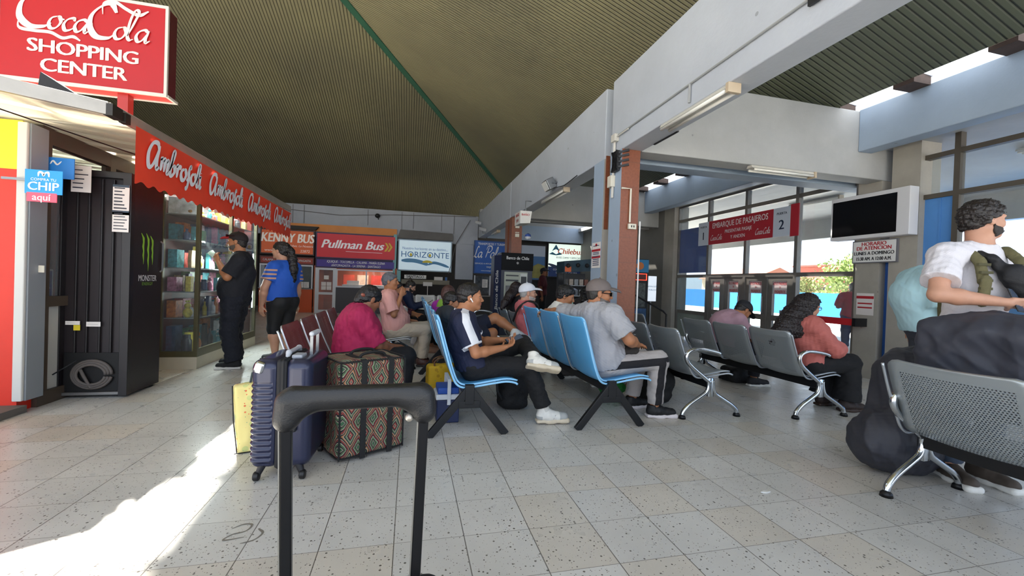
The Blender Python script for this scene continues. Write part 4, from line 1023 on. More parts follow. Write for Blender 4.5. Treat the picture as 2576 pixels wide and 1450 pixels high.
# child in magenta and green
p = Person('brown haired girl in magenta and green hoodie behind the young man in navy', (.47, 5.75, 0), .5, SIT, dict(hd=(.05, 0, 1.02), nec=(.0, 0, .9), shR=(-.03, -.15, .85), shL=(-.03, .15, .85), che=(-.03, 0, .74)), .009, 'tan', W=.85, head=(.6, .3, 0), hs=.93)
gm = mat('#7fa83a', .8); p.shirt(mat('#a32a9a', .85), sleeve=1.9, mats=[mat('#a32a9a', .85), gm], paint=[lambda Q: (Q[:, 2] > .86) & (Q[:, 1] < .02)], neck=.03)
p.pants(mat('#22222a', .9)); p.hair('#4a2c26', g=.02, back=None, slope=.6, off=-.02, extra=[[(-.08, .02, -.02, .055), (-.10, -.04, -.12, .05), (-.09, -.06, -.2, .03)]]); p.shoes(mat('#8a5a70', .7))
# man in dark shorts with white sneakers, eating
p = Person('person in dark shorts with bare legs and white sneakers eating behind the young man', (.52, 5.15, 0), .12, SIT,
    dict(hd=(.0, .05, .95), nec=(-.05, .05, .84), shR=(-.08, -.17, .80), shL=(-.08, .2, .80), che=(-.06, 0, .70), knR=(.50, -.05, .58), anR=(.40, -.15, .12), knL=(.56, .05, .76), anL=(.78, -.16, .60), toL=(.9, -.1, -.25), upL=(.2, .3, .9), elR=(.05, -.22, .62), wrR=(.20, -.06, .84), hR=(.3, .5, .7), nR=(-1, 0, 0)), .008, 'tan', curl=.8, head=(-.3, .2, 0))
p.shirt(mat('#2a3038', .85), sleeve=.8); p.pants(mat('#12182c', .85), length=.86, flare=.02); p.hair('#17110f'); p.shoes(mat('#d6d4d0', .6), '#e4e2de')
mesh_obj('sock', SDF().cone(p.J['anR'] + V3(0, 0, .03), p.J['anR'] + (p.J['knR'] - p.J['anR']) * .4, .052, .066, cap=True).mesh(.007), mat('#d8cfc4', .9), p.e)
single('sandwich', SDF().ell((0, 0, 0), (.05, .03, .025)).noise(.006, 60, 2).mesh(.004), mat('#c7a068', .8, var=.2, vs=30), 'sandwich held up by the person in dark shorts', 'food', tuple(p.w((.30, .04, .92))))
# long dark hair, grey blue backpack
p = Person('person with long straight dark hair and grey blue backpack before the cash machine', (1.62, 6.3, 0), .3, SIT, dict(hd=(-.02, 0, 1.09)), .009, 'tan', head=(.4, .35, 0))
p.shirt(mat('#1a181c', .85), sleeve=1.8); p.pants(mat('#1b1b22', .9)); p.shoes(mat('#33333a', .7))
p.hair('#1d1013', g=.02, back=None, slope=.6, off=-.02, extra=[[(-.07, 0, .0, .07), (-.13, 0, -.12, .075), (-.2, 0, -.26, .06), (-.24, 0, -.36, .03)]])
# white cap, pink tee
p = Person('older man in white baseball cap and pink tee with black shoulder strap', (1.56, 5.28, 0), .0, SIT, dict(hd=(-.06, 0, 1.085), nec=(-.10, 0, .95), shR=(-.10, -.19, .895), shL=(-.10, .19, .895), che=(-.08, 0, .78)), .007, 'light', head=(-.15, -.05, 0))
p.shirt(mat('#c56a6e', .85, var=.05), sleeve=.8, seed=6); p.pants(mat('#4a4d55', .9)); p.hair('#9a9894', g=.002, fuzz=.002, slope=.9, back=-.05); p.cap('#dcdee6'); p.beard('#b9b2ac', .001); p.shoes(mat('#55504c', .7))
p.strap([(.07, -.10, .80), (.02, -.17, .94), (-.10, -.19, .985), (-.215, -.14, .90), (-.255, -.03, .72)], M_BLACK, .035)
# boy in white shirt, head bowed
p = Person('dark haired boy in white shirt looking down, right of the white cap', (1.80, 4.78, 0), -.05, SIT, dict(hd=(.03, 0, 1.075), nec=(-.04, 0, .955), shR=(-.06, -.18, .875), shL=(-.06, .18, .875), che=(-.06, 0, .76), pel=(0, 0, .5)), .0065, 'tan', head=(-.35, .34, 0))
p.shirt(mat('#dfdcd4', .8, var=.03), sleeve=.9, seed=16); p.pants(mat('#23262e', .9)); p.hair('#0c0b0d', g=.016, back=-.055, slope=.85, off=-.002, fuzz=.005); p.shoes(mat('#55504c', .7))
p.strap([(.11, -.10, .74), (.06, -.15, .90), (-.06, -.17, .965), (-.20, -.14, .86)], mat('#3a2d26', .7), .025)
# dark haired woman between the boy and the man in grey
p = Person('person with tousled black hair beyond the man in grey tee', (2.55, 5.75, 0), .4, SIT, dict(hd=(-.0, 0, 1.05)), .01, 'tan', head=(.5, .2, 0))
p.shirt(mat('#1f1d22', .85), sleeve=1.8); p.pants(mat('#1b1b22', .9)); p.shoes(mat('#33333a', .7)); p.hair('#100d0e', g=.04, back=None, slope=.5, off=-.03, fuzz=.018, extra=[[(-.08, 0, .0, .08), (-.1, .0, -.1, .08)]])
# mint shirt, pale cap
p = Person('person in pale cap and mint shirt near the souvenir stand', (3.12, 8.05, 0), -.1, SIT, dict(hd=(.0, 0, 1.09)), .01, 'tan'); p.shirt(mat('#a5d8c4', .8), sleeve=.8); p.pants(mat('#23262e', .9)); p.cap('#a8acc4'); p.hair('#4a4440', g=.002); p.shoes(mat('#33333a', .7))
p = Person('standing person in maroon top and dark cap by the souvenir stand', (3.85, 12.0, 0), -.4, STAND, None, .011, 'brown'); p.shirt(mat('#4c1620', .85), sleeve=.8, hem=-.08); p.pants(mat('#17171c', .9)); p.cap('#14161f'); p.hair('#17110f', g=.002); p.shoes(mat('#1b1b20', .7))
# man in black at the kiosk
p = Person('man in black tee, red and black cap, drinking at the kiosk window', (-2.17, 6.12, 0), 3.05, STAND,
    dict(hd=(-.0, .02, 1.615), nec=(-.04, .01, 1.46), che=(-.05, 0, 1.22), shL=(-.10, .19, 1.375), shR=(-.02, -.19, 1.375), elL=(.0, .24, 1.165), wrL=(.17, .12, 1.36), hL=(.45, -.3, .8), nL=(-.3, -.9, 0), elR=(.06, -.24, 1.12), wrR=(.12, -.2, .92),
         knL=(.03, .10, .49), anL=(-.05, .11, .09), knR=(.07, -.09, .5), anR=(.05, -.12, .09)), .0075, 'tan', W=1.12, belly=.035, arm=1.15, leg=1.15, head=(.15, .02, 0), curl=.8)
p.shirt(mat('#14151d', .85, bump=.25), sleeve=.85, hem=-.17, g=.02, flare=.02, seed=21); p.pants(mat('#10131f', .85, bump=.25), length=1.97, g=.022, flare=.016, fold=.012); p.hair('#241c18', g=.004, slope=.95)
p.cap('#1c1012', '#b8242c', tilt=-.03); p.beard('#5a5048', .001); p.shoes(mat('#121216', .8), '#cfccc8')
c_ = p.J['hd']; T_ = lambda x, y, z: tuple(c_ + p.R @ V3(x, y, z))
mesh_obj('sunglasses', MB().obox(T_(.095, -.036, .075), (.008, .03, .015)).obox(T_(.095, .036, .075), (.008, .03, .015)).tube([T_(.09, .06, .075), T_(.0, .1, .07)], .004, 5).bar(T_(.1, -.01, .078), T_(.1, .01, .078), .005), mat('#3a1518', .15), p.e)
single('paper_cup', MB().lathe([(.026, 0), (.036, .10)], n=16), mat('#cfe6d8', .5), 'small pale cup raised to the mouth of the man in black', 'cup', tuple(p.w((.225, .055, 1.40))), rot=(0, -.7, 0), smooth='angle')
# woman in blue top
JW = dict(hd=(.03, .03, 1.555), nec=(-.02, 0, 1.385), che=(-.03, 0, 1.17), pel=(.0, 0, .88), shL=(-.03, .18, 1.315), shR=(-.03, -.18, 1.315), elL=(.02, .27, 1.03), wrL=(.10, .24, .78), elR=(.0, -.26, 1.03), wrR=(.02, -.27, .78),
          hiR=(0, -.10, .85), hiL=(0, .10, .85), knR=(.02, -.10, .46), knL=(.04, .09, .46), anR=(-.05, -.10, .09), anL=(.0, .09, .09))
p = Person('woman in blue tee and black cropped leggings with a long dark ponytail', (-1.76, 6.6, 0), 2.55, STAND, JW, .0075, 'light', W=1.12, belly=.03, bust=.035, arm=1.2, leg=1.2, head=(.35, .0, 0))
M_BT = mat2('#1d55b8', '#c99a80', .75, .15)
p.shirt(M_BT, sleeve=.62, hem=-.03, g=.018, fold=.004, field=lambda Q: np.where((np.abs(Q[:, 1]) > .19) & (Q[:, 2] > 1.14) & (Q[:, 2] < 1.31), .012 - np.abs(((Q[:, 2] - 1.14) % .056) - .025), -1.))
S = SDF()
M_LG = mat('#121114', .7, bump=.1); p.J['hiL'] += V3(-.02, .0, 0); p.J['hiR'] += V3(-.02, 0, 0)
S.ell((-.065, .075, .845), (.13, .12, .14), k=.05).ell((-.065, -.075, .845), (.13, .12, .14), k=.05); S.cone((0, .1, .8), p.J['knL'], .125, .08, .05).cone((0, -.1, .8), p.J['knR'], .125, .08, .05)
S.cone(p.J['knL'], p.J['knL'] + V3(-.02, 0, -.16), .08, .068, .04, cap=True).cone(p.J['knR'], p.J['knR'] + V3(-.02, 0, -.16), .08, .068, .04, cap=True).cone((0, 0, .9), (-.01, 0, 1.0), .165, .15, .05)
S.plane((0, 0, 1), .905, .006).noise(.003, 20, 4); mesh_obj('leggings', S.mesh(.0075), M_LG, p.e)
p.hair('#17100f', g=.014, back=-.07, slope=.8, off=-.0, extra=[[(-.09, 0, .05, .05), (-.15, .0, .0, .045), (-.18, .0, -.12, .055), (-.19, 0, -.26, .06), (-.17, .0, -.4, .055), (-.15, 0, -.52, .03)]], k=.04, fuzz=.006)
mesh_obj('hair_tie', MB().tube([tuple(p.J['hd'] + p.R @ V3(-.145 + .0, .045 * math.cos(a), .02 + .045 * math.sin(a))) for a in np.linspace(0, 6.28, 12)], .012, 6), M_BLACK, p.e)
p.strap([(.10, .14, 1.02), (-.07, .17, 1.22), (-.10, .10, 1.33), (-.19, .0, 1.20)], M_BLACK, .018)
p.shoes(mat('#2b2a2e', .7), '#1f1f22')
# bent man, right
p = Person('man in dusty pink tee and dark cap bent forward on the grey bench', (3.88, 4.62, 0), -.05, SIT,
    dict(pel=(.0, 0, .52), che=(.06, 0, .76), nec=(.20, 0, .88), hd=(.33, 0, .955), shR=(.13, -.19, .845), shL=(.13, .19, .845), elR=(.30, -.21, .63), elL=(.3, .21, .63), wrR=(.47, -.06, .60), wrL=(.47, .06, .60)), .0075, 'tan', W=1.1, head=(0, .75, 0))
p.shirt(mat('#b5909c', .8, var=.05), sleeve=.9, fold=.007, seed=31); p.pants(mat('#1b1b22', .9)); p.hair('#1b1512', g=.004); p.cap('#191a20', tilt=.0); p.shoes(mat('#1b1b20', .7))
# woman in coral with curly hair
p = Person('woman in coral blouse and glasses with long curly dark hair', (3.97, 3.52, 0), -.08, SIT,
    dict(pel=(.02, 0, .51), che=(-.01, 0, .76), nec=(-.01, 0, .925), hd=(.045, 0, 1.06), shR=(-.03, -.17, .875), shL=(-.02, .17, .875), elR=(.16, -.21, .655), wrR=(.33, -.06, .68), elL=(.16, .20, .66), wrL=(.33, .08, .68), hR=(.6, .7, 0),
         knR=(.48, -.09, .50), knL=(.48, .12, .50), anR=(.46, -.08, .09), anL=(.40, .14, .09)), .0065, 'light', W=.98, head=(-.1, .12, 0), bust=.015)
p.shirt(mat('#c06a62', .75, var=.05, bump=.15), sleeve=1.25, g=.032, flare=.03, fold=.011, hem=-.02, seed=40); p.pants(mat('#0e0e12', .85), length=1.92, g=.024, flare=.05)
p.hair('#1a1011', g=.028, back=None, slope=.85, off=-.002, fuzz=.008, k=.05, extra=[[(-.08, 0, .02, .08), (-.14, .0, -.10, .10), (-.20, -.02, -.22, .11), (-.27, -.03, -.33, .09), (-.32, -.03, -.40, .05)], [(-.05, -.075, -.03, .04), (-.09, -.09, -.15, .05), (-.13, -.10, -.27, .055)]])
p.shoes(mat('#2c1d18', .6), '#3a2a22')
c_ = p.J['hd']; T_ = lambda x, y, z: tuple(c_ + p.R @ V3(x, y, z))
gg = MB()
for q in (1, -1): gg.tube([T_(.104, .032 * q + .022 * math.cos(a), .004 + .017 * math.sin(a)) for a in np.linspace(0, 5.8, 12)], .0028, 5, closed=True).tube([T_(.10, .055 * q, .008), T_(.0, .085 * q, .008)], .0028, 5)
mesh_obj('glasses', gg.bar(T_(.106, -.01, .006), T_(.106, .01, .006), .003), M_BLACK, p.e)
# man outside
p = Person('person in red shirt and navy trousers standing outside beyond the glass', (9.1, 6.95, 0), .7, STAND, dict(hd=(.02, 0, 1.36), nec=(-.01, 0, 1.24), che=(0, 0, 1.06), pel=(0, 0, .8), shR=(0, -.18, 1.17), shL=(0, .18, 1.17), elR=(.08, -.24, .95), wrR=(.24, -.12, 1.0), elL=(.08, .24, .95), wrL=(.24, .12, 1.0), hiR=(0, -.09, .78), hiL=(0, .09, .78), knR=(.02, -.1, .44), knL=(.08, .1, .44)), .01, 'brown', hs=.9)
p.shirt(mat('#a02438', .8), sleeve=.9, hem=-.06); p.pants(mat('#2b3656', .85)); p.hair('#15100e'); p.shoes(mat('#7a8aa8', .7))

# backpacker in white tee
BL = (3.62, 1.98, 0); BR = -1.85
def wl(d):
    Rm = Matrix.Rotation(-BR, 3, 'Z'); return {k: tuple(Rm @ Vector(v)) for k, v in d.items()}
# world-aligned offsets from the standing point
bp = wl(dict(shR=(-.26, .02, 1.475), shL=(.17, .02, 1.475), elR=(-.42, -.05, 1.225), wrR=(-.13, -.22, 1.19), elL=(.30, -.04, 1.22), wrL=(.20, -.24, 1.17)))
hd = wl(dict(hR=(.97, -.22, -.05), nR=(.0, .75, .5), hL=(-.4, -.5, .3), nL=(-.5, .8, .3)))
p = Person('bearded young man in white tee with olive backpack straps and black chest bag', BL, BR, STAND,
    {**dict(pel=(0, 0, .98), che=(0, 0, 1.29), nec=(.01, 0, 1.535), hd=(.03, 0, 1.715), hiR=(0, -.10, .95), hiL=(0, .10, .95), knR=(.03, -.12, .52), knL=(.03, .12, .52)), **bp, **hd}, .0055, 'pale', W=1.08, arm=1.15, head=(1.42, -.02, 0), curl=.35, hs=1.0)
M_WT = mat('#d9d6dc', .8, var=.03, bump=.25, bs=140)
p.shirt(M_WT, sleeve=.66, hem=-.10, fold=.008, seed=51, g=.016, flare=.022); p.pants(mat('#3a4658', .85))
p.hair('#211a17', g=.020, back=-.06, slope=.85, off=.008, fuzz=.009); p.beard('#2a201b', .005); p.shoes(mat('#4a4038', .7))
M_OL = mat('#5f5a3c', .85, var=.15, vs=20, bump=.4, bs=90)
for q in (1, -1):
    x = .115
    S = SDF(); pts = [(-.14, .125 * q, 1.40), (-.06, .125 * q, 1.525), (.06, .125 * q, 1.52), (.145, .125 * q, 1.44), (.185, .125 * q, 1.32), (.18, .14 * q, 1.19)]
    for a, b in zip(pts[:-1], pts[1:]): S.cone(a, b, .034, None, .01, flat=(.7, 0, .7, 1.3) if a[2] > 1.45 else (1, 0, 0, 1.8))
    S.noise(.003, 60, 3); so_ = mesh_obj('backpack_strap', S.mesh(.006), M_OL, p.e)
    rb = MB()
    for z in (1.42, 1.37, 1.32, 1.27, 1.22): rb.obox((.185 if z < 1.4 else .17, .127 * q, z), (.008, .036, .008))
    mesh_obj('webbing_loop', rb, mat('#4b4830', .85), so_)
S = SDF().box((-.20, .07, 1.22), (.06, .09, .22), .05).noise(.01, 12, 2); mesh_obj('backpack', S.mesh(.012), M_OL, p.e)
M_BK = mat('#0d0d12', .7, bump=.2, bs=120)
S = SDF().cone((.02, -.13, 1.55), (.15, -.06, 1.46), .028, None, .01, flat=(.5, 0, .8, 1.6)).cone((.15, -.06, 1.46), (.20, .03, 1.34), .030, .05, .02, flat=(1, 0, 0, 1.6))
S.cone((.20, .03, 1.35), (.215, .17, 1.19), .078, .072, .03, flat=(1, 0, 0, 1.8)).cone((-.12, -.1, 1.52), (.02, -.13, 1.55), .028, None, .01, flat=(0, 0, 1, 1.6)).noise(.003, 40, 5)
o = mesh_obj('chest_bag', S.mesh(.006), M_BK, p.e); mesh_obj('zip_pull', MB().bar((.27, .06, 1.30), (.272, .10, 1.21), .008, .014), mat('#c9c4bc', .4), o)
phone(p.w((.235, -.0, 1.205)), (1.2, .1, .1), 'dark phone in the hand of the bearded backpacker')
# person in pale blue behind
p = Person('person in pale blue tee leaning behind the bearded backpacker', (4.95, 3.05, 0), -.5, STAND, dict(pel=(-.05, 0, .95), che=(-.12, 0, 1.22), nec=(.0, 0, 1.43), hd=(.12, 0, 1.54), shR=(-.1, -.2, 1.38), shL=(-.06, .2, 1.38)), .009, 'light', W=1.25)
p.shirt(mat('#b4dbe4', .8), sleeve=.9, hem=-.05, g=.03, flare=.04); p.pants(mat('#3c3f4a', .85)); p.hair('#3a2c22'); p.shoes(mat('#33333a', .7))
# ================================================================ KIOSK AND FRIDGE (left)
M_REDW = mat('#d8301c', .45, var=.06, vs=3); M_REDSIGN = mat('#a80c12', .4, emit=.06); M_WTXT = mat('#d8cac6', .5, emit=.06)
struct('wall_left', MB().box(-8, -3.12, 4.32, 4.5, 0, 2.0), M_REDW)
struct('wall_left_2', MB().box(-8, -3.12, 4.32, 4.5, 2.0, 2.4), mat('#e8d92a', .5, var=.1))
struct('trim_6', MB().box(-8, -3.05, 4.0, 4.32, 0, .06), mat('#6a6660', .8, var=.2))
struct('trim_7', MB().box(-3.12, -3.055, 4.27, 4.30, .1, 2.38), mat('#c9cac6', .5), bevel=.008)
struct('trim_8', MB().box(-3.12, -3.045, 4.30, 4.47, .1, 2.38), mat('#8a9096', .5))
KD = MB().box(-3.16, -3.08, 4.46, 4.56, 0, 2.40).box(-3.16, -3.08, 4.46, 6.05, 2.28, 2.42).box(-3.16, -3.08, 4.46, 6.05, 0, .12).box(-3.16, -3.08, 5.3, 5.38, 0, 2.4).box(-3.16, -3.08, 4.5, 5.4, .86, .95)
kd = struct('window_3', KD, mat('#4d4238', .5))
mesh_obj('glass_pane', MB().box(-3.125, -3.118, 4.56, 6.0, .95, 2.28), M_GLASSD, kd)
mesh_obj('lower_panel', MB().box(-3.14, -3.11, 4.56, 5.3, .12, .86), mat('#bdbdb8', .5), kd)
struct('wall_kiosk', MB().box(-6.5, -6.4, 4.5, 8.1, 0, 2.42).box(-6.4, -2.66, 8.06, 8.12, 0, 2.42), mat('#6b2a22', .7, var=.2))
# kiosk body
kb = empty('kiosk', 'glass showcase kiosk with olive frames under the white canopy', 'kiosk', (-2.56, 6.03, 0))
def kk(name, M, m, **k): return mesh_obj(name, M, m, kb, **k)
M_OLV = mat('#5f5a42', .45, .3, var=.1)
kk('base', MB().box(-.42, 0, 0, 2.05, 0, .15), mat('#cbc3ae', .6, var=.08))
f = MB()
for (x, y) in ((-.03, .0), (-.03, .97), (-.03, 1.99), (-.42, .0)): f.box(x - .015, x + .03, y, y + .05, .15, 2.3)
f.box(-.44, .0, 0, .05, .15, .22).box(-.03, 0, 0, 2.04, .15, .25).box(-.44, 0, 0, .05, 2.16, 2.3).box(-.03, 0, 0, 2.04, 2.16, 2.3)
kk('frame', f, M_OLV, bevel=.003)
for z in (.62, .95, 1.25, 1.6, 1.92): kk('shelf', MB().box(-.41, -.05, .06, 1.98, z, z + .014), mat('#8f9694', .2, .2))
kk('glass_pane', MB().box(-.006, -.002, .05, 1.98, .25, 2.16).box(-.40, -.04, .02, .026, .22, 2.16), M_GLASS)
kk('back_panel', MB().box(-.44, -.42, .0, 2.04, .15, 2.3), mat('#4a2a26', .6, var=.3, vs=6))
for (y, z0, z1) in ((.08, 1.26, 1.58), (.08, .3, .6), (1.93, 1.3, 1.56), (1.93, .65, .93)):
    mesh_obj('strip_light', MB().box(-.035, -.02, y, y + .012, z0, z1), mat('#dff2e6', .4, emit=9), kb)
# goods on the shelves
GC = [('#e8ebe8', 'white'), ('#3f8f9a', 'teal'), ('#b8493a', 'red'), ('#c9b64a', 'yellow'), ('#38506e', 'blue'), ('#5d8a4a', 'green'), ('#c87f9a', 'pink'), ('#2a2a2e', 'black'), ('#a88a5a', 'tan'), ('#d07a34', 'orange')]
SHN = {.164: 'floor', .634: 'lowest', .964: 'second', 1.264: 'third', 1.614: 'fourth', 1.934: 'top'}
rg = random.Random(11); seen = set()
for zi, z in enumerate((.164, .634, .964, 1.264, 1.614, 1.934)):
    hmax = (.4, .28, .26, .30, .27, .2)[zi]; y = 6.12
    while y < 7.95:
        col, cn = rg.choice(GC); kind = rg.choice(('bottle', 'box', 'packet', 'toy', 'jar')); w_ = rg.uniform(.055, .11); hh = rg.uniform(.45, .95) * hmax; x = -2.66 - rg.uniform(0, .12)
        m = mat(col, .4, var=.35, vs=30); M = MB()
        if kind == 'bottle': M.lathe([(w_ * .42, 0), (w_ * .45, hh * .1), (w_ * .42, hh * .6), (w_ * .16, hh * .78), (w_ * .16, hh * .95), (w_ * .2, hh * .95), (w_ * .2, hh)], n=12)
        elif kind == 'box': M.box(-w_ * .4, w_ * .4, -w_ * .5, w_ * .5, 0, hh)
        elif kind == 'packet': M.prism([(-w_ * .5, 0), (w_ * .5, 0), (w_ * .6, hh * .5), (w_ * .45, hh), (-w_ * .45, hh), (-w_ * .6, hh * .5)], lambda a, b, t: (t, a, b), -.02, .02)
        elif kind == 'jar': M.lathe([(w_ * .5, 0), (w_ * .55, hh * .1), (w_ * .55, hh * .55), (w_ * .4, hh * .62), (w_ * .42, hh * .64), (w_ * .42, hh * .75), (w_ * .38, hh * .76)], n=12)
        else: M.ball((0, 0, hh * .3), (w_ * .5, w_ * .55, hh * .3)).ball((0, 0, hh * .72), w_ * .36).ball((0, w_ * .3, hh * .98), w_ * .14).ball((0, -w_ * .3, hh * .98), w_ * .14)
        at = ['beside the near corner post', 'in the near half of the pane', 'next to the middle post', 'in the far half of the pane', 'by the far corner post'][min(4, int((y - 6.12) / .37))]
        lb = '%s %s on the %s shelf, %s' % (cn, kind, SHN[z], at) if zi else '%s %s on the showcase floor, %s' % (cn, kind, at)
        if lb not in seen:
            seen.add(lb); single({'toy': 'plush_toy', 'box': 'goods_box'}.get(kind, kind), M, m, lb, kind, (x, y, z), group='goods in the kiosk showcase', bevel=.004 if kind in ('box', 'packet') else 0, smooth='angle' if kind not in ('box', 'packet') else False)
        y += w_ + rg.uniform(.005, .02)
for zi, z in enumerate((.164, .634, .964, 1.264, 1.614, 1.934)):
    hmax = (.4, .28, .26, .30, .27, .2)[zi]; y = 6.16
    while y < 7.9:
        col, cn = rg.choice(GC); w_ = rg.uniform(.12, .24); lb = '%s carton at the back of the %s shelf, %s' % (cn, SHN[z] if zi else 'bottom', ['near end', 'left of the middle', 'centre', 'right of the middle', 'far end'][min(4, int((y - 6.1) / .37))])
        if lb not in seen:
            seen.add(lb); single('goods_box', MB().box(-.05, .05, 0, w_, 0, rg.uniform(.6, .98) * hmax), mat(col, .5, var=.6, vs=22), lb, 'box', (-2.91, y, z), group='cartons in the kiosk showcase')
        y += w_ + .01
tl = D.lights.new('kiosk_tube', 'AREA'); tl.shape = 'RECTANGLE'; tl.size = 1.8; tl.size_y = .06; tl.energy = 70; tl.color = (.92, 1, .94)
to = D.objects.new('kiosk_tube', tl); C.objects.link(to); to.location = (-2.62, 7.0, 2.28); to.rotation_euler = (0, 0, math.pi / 2)
tl = D.lights.new('kiosk_tube', 'AREA'); tl.shape = 'RECTANGLE'; tl.size = 1.7; tl.size_y = .04; tl.energy = 36; tl.color = (.92, 1, .94)
to = D.objects.new('kiosk_tube', tl); C.objects.link(to); to.location = (-2.60, 7.0, 1.22); to.rotation_euler = (0, .5, math.pi / 2)
# canopy
def translucent(col, f=.45):
    m, n, l, b = nodes_of('translucent_sheet'); out = [x for x in n if x.type == 'OUTPUT_MATERIAL'][0]
    t = n.new('ShaderNodeBsdfTranslucent'); t.inputs[0].default_value = lin(col); d = n.new('ShaderNodeBsdfDiffuse'); d.inputs[0].default_value = lin(col)
    m1 = n.new('ShaderNodeMixShader'); m1.inputs[0].default_value = f; l.new(d.outputs[0], m1.inputs[1]); l.new(t.outputs[0], m1.inputs[2]); l.new(m1.outputs[0], out.inputs[0]); return m
M_TRL = translucent('#f2efe6', .55)
cy = empty('canopy', 'white kiosk canopy with grey metal edge strip', 'canopy', (-2.3, 3.95, 2.36))
o_ = Vector((-2.3, 3.95, 2.36)); loc = lambda *p: tuple(Vector(p) - o_)
A_ = Vector((-5.5, 1.96, 2.45)); B_ = Vector((-2.31, 3.93, 2.45)); C_ = Vector((-2.2, 8.6, 2.45)); E_ = Vector((-5.5, 8.6, 2.45))
mb = MB()
pts = [(-5.5, 1.96), (-2.31, 3.93), (-2.2, 8.6), (-5.5, 8.6)]
mesh_obj('roof_sheet', MB().prism(pts, lambda a, b, t: loc(a, b, t), 2.452, 2.455), M_TRL, cy)
dv = (B_ - A_).normalized(); nv_ = Vector((-dv.y, dv.x, 0))
mesh_obj('edge_strip', MB().bar(loc(*A_), loc(*B_), .03, .10).bar(loc(*B_), loc(*C_), .03, .10), mat('#b3aca2', .3, .5, var=.1, vs=5), cy, bevel=.004)
mesh_obj('corner_clip', MB().obox(loc(-2.30, 3.97, 2.44), (.03, .06, .045)).obox(loc(-2.285, 4.08, 2.43), (.025, .03, .04)), mat('#3a3632', .4, .5), cy)
sf = MB(); M_SOF = translucent('#f2efe6', .6)
for i in range(14):
    q = A_ + nv_ * (.05 + .30 * i); q2 = B_ + nv_ * (.05 + .30 * i)
    if q2.y > 8.4: break
    e2 = min(1.0, (-2.25 - q.x) / (q2.x - q.x)) if q2.x > q.x else 1
    a_ = q + (q2 - q) * .0; b_ = q + dv * ((-2.28 - q.x) / dv.x)
    if b_.y > 8.5: b_ = q + dv * ((8.5 - q.y) / dv.y)
    sf.obox(Vector(loc(*((a_ + b_) / 2))) + Vector((0, 0, -.03)) + nv_ * .14, ((b_ - a_).length / 2, .138, .0), Matrix((dv, nv_, Vector((0, 0, 1)))).transposed() @ rotm(.07))
mesh_obj('soffit_board', sf, M_SOF, cy)
single('cable', MB().tube([(-2.98, 3.9, 2.36), (-2.4, 5.3, 2.30)], .006, 5), M_BLACK, 'thin dark cable under the canopy', 'cable')
single('roof_wedge', MB().prism([(-2.70, 2.455), (-2.28, 2.455), (-2.46, 2.50), (-2.68, 2.64)], lambda a, b, t: (a, 3.84 + (a + 2.70) * .25 + t, b), 0, .12), mat('#1c1c20', .6, var=.2, vs=20), 'black wedge shaped panel lying on the canopy corner', 'panel')
# banner with scalloped lower edge
bn = empty('banner', 'red banner with white script lettering hung along the canopy edge', 'banner', (-2.18, 4.03, 2.37))
def bf(u, v):
    y = 4.55 * u; low = -.45 - .015 * math.cos(y * 2 * math.pi / .17) ; z = v * low if v < 1 else low
    return (.005 * math.sin(y * 5.1) * v + .002 * math.sin(y * 13) * v, y, z)
mesh_obj('cloth', MB().grid(bf, 300, 6), mat('#f0452a', .7, var=.05, vs=4), bn, smooth=True)
L = MB()
for i in range(4): brush(L, 'Ambrosoli',   .112, (.020, .58 + 1.13 * i, -.28), (0, 1, 0), (0, 0, 1), (.26, .46), .2, 1.06)
mesh_obj('lettering', L, mat('#ecebf2', .7), bn)
# hanging lightbox
cs = empty('advertising_sign', 'large red drinks lightbox above the kiosk canopy', 'sign', (-3.52, 5.6, 3.2)); cs.scale = (1.333, 1.333, 1.333)
mesh_obj('box', MB().box(-.57, .57, .012, .16, 0, .745), mat('#5a1620', .5), cs)
mesh_obj('face', MB().box(-.555, .555, .004, .014, .015, .73), M_REDSIGN, cs)
mesh_obj('frame', MB().box(-.58, .58, 0, .02, -.01, .014).box(-.58, .58, 0, .02, .731, .755).box(-.58, -.56, 0, .02, 0, .745).box(.56, .58, 0, .02, 0, .745).box(-.58, -.56, .15, .17, 0, .02).box(-.58, .58, .15, .17, -.01, .01).box(.57, .585, .02, .17, -.01, .01), mat('#cfc8c2', .4), cs)
mesh_obj('bottom_panel', MB().box(-.56, .56, .02, .15, -.004, 0), mat('#cf3a36', .4), cs)
L = MB(); y_ = .001
def cstroke(p, w0, w1, nib=.75):
    global y_; y_ -= .0007; stroke(L, p, w0, w1, lambda a, b: (a - .01, y_, b), nib)
def at(x, z, s, P): return [(x + a * s + .28 * b * s, z + b * s) for a, b in P]
s_ = .125
for (x, wd, P) in ((-.43, 1, GL['C']), (.0, 1, GL['C'])): pass
cz = lambda P: [(a, .400 + (b - .32) * .72) for a, b in P]
cstroke(cz([(-.225, .70), (-.27, .76), (-.345, .71), (-.41, .60), (-.42, .45), (-.36, .36), (-.27, .37), (-.215, .42)]), .014, .054)
cstroke(cz([(-.415, .48), (-.425, .33), (-.33, .31), (-.22, .315), (-.14, .27), (-.07, .30), (-.02, .265)]), .010, .026, 1.4)
for ch, x in (('o', -.245), ('c', -.150), ('a', -.072)):
    for P in GL[ch][1]: cstroke([(x + (a + .25 * b) * .098, .428 + .105 * b) for a, b in P], .010, .033)
L.box(.018, .052, -.002, .0, .500, .518)
cstroke(cz([(.225, .64), (.19, .73), (.115, .68), (.055, .57), (.045, .44), (.085, .34), (.17, .34), (.225, .41)]), .014, .052)
cstroke(cz([(.13, .60), (.135, .72), (.21, .76), (.29, .70), (.38, .65), (.45, .71)]), .010, .030, 1.5)
for ch, x in (('o', .200), ('a', .352)):
    for P in GL[ch][1]: cstroke([(x + (a + .25 * b) * .098, .415 + .105 * b) for a, b in P], .010, .033)
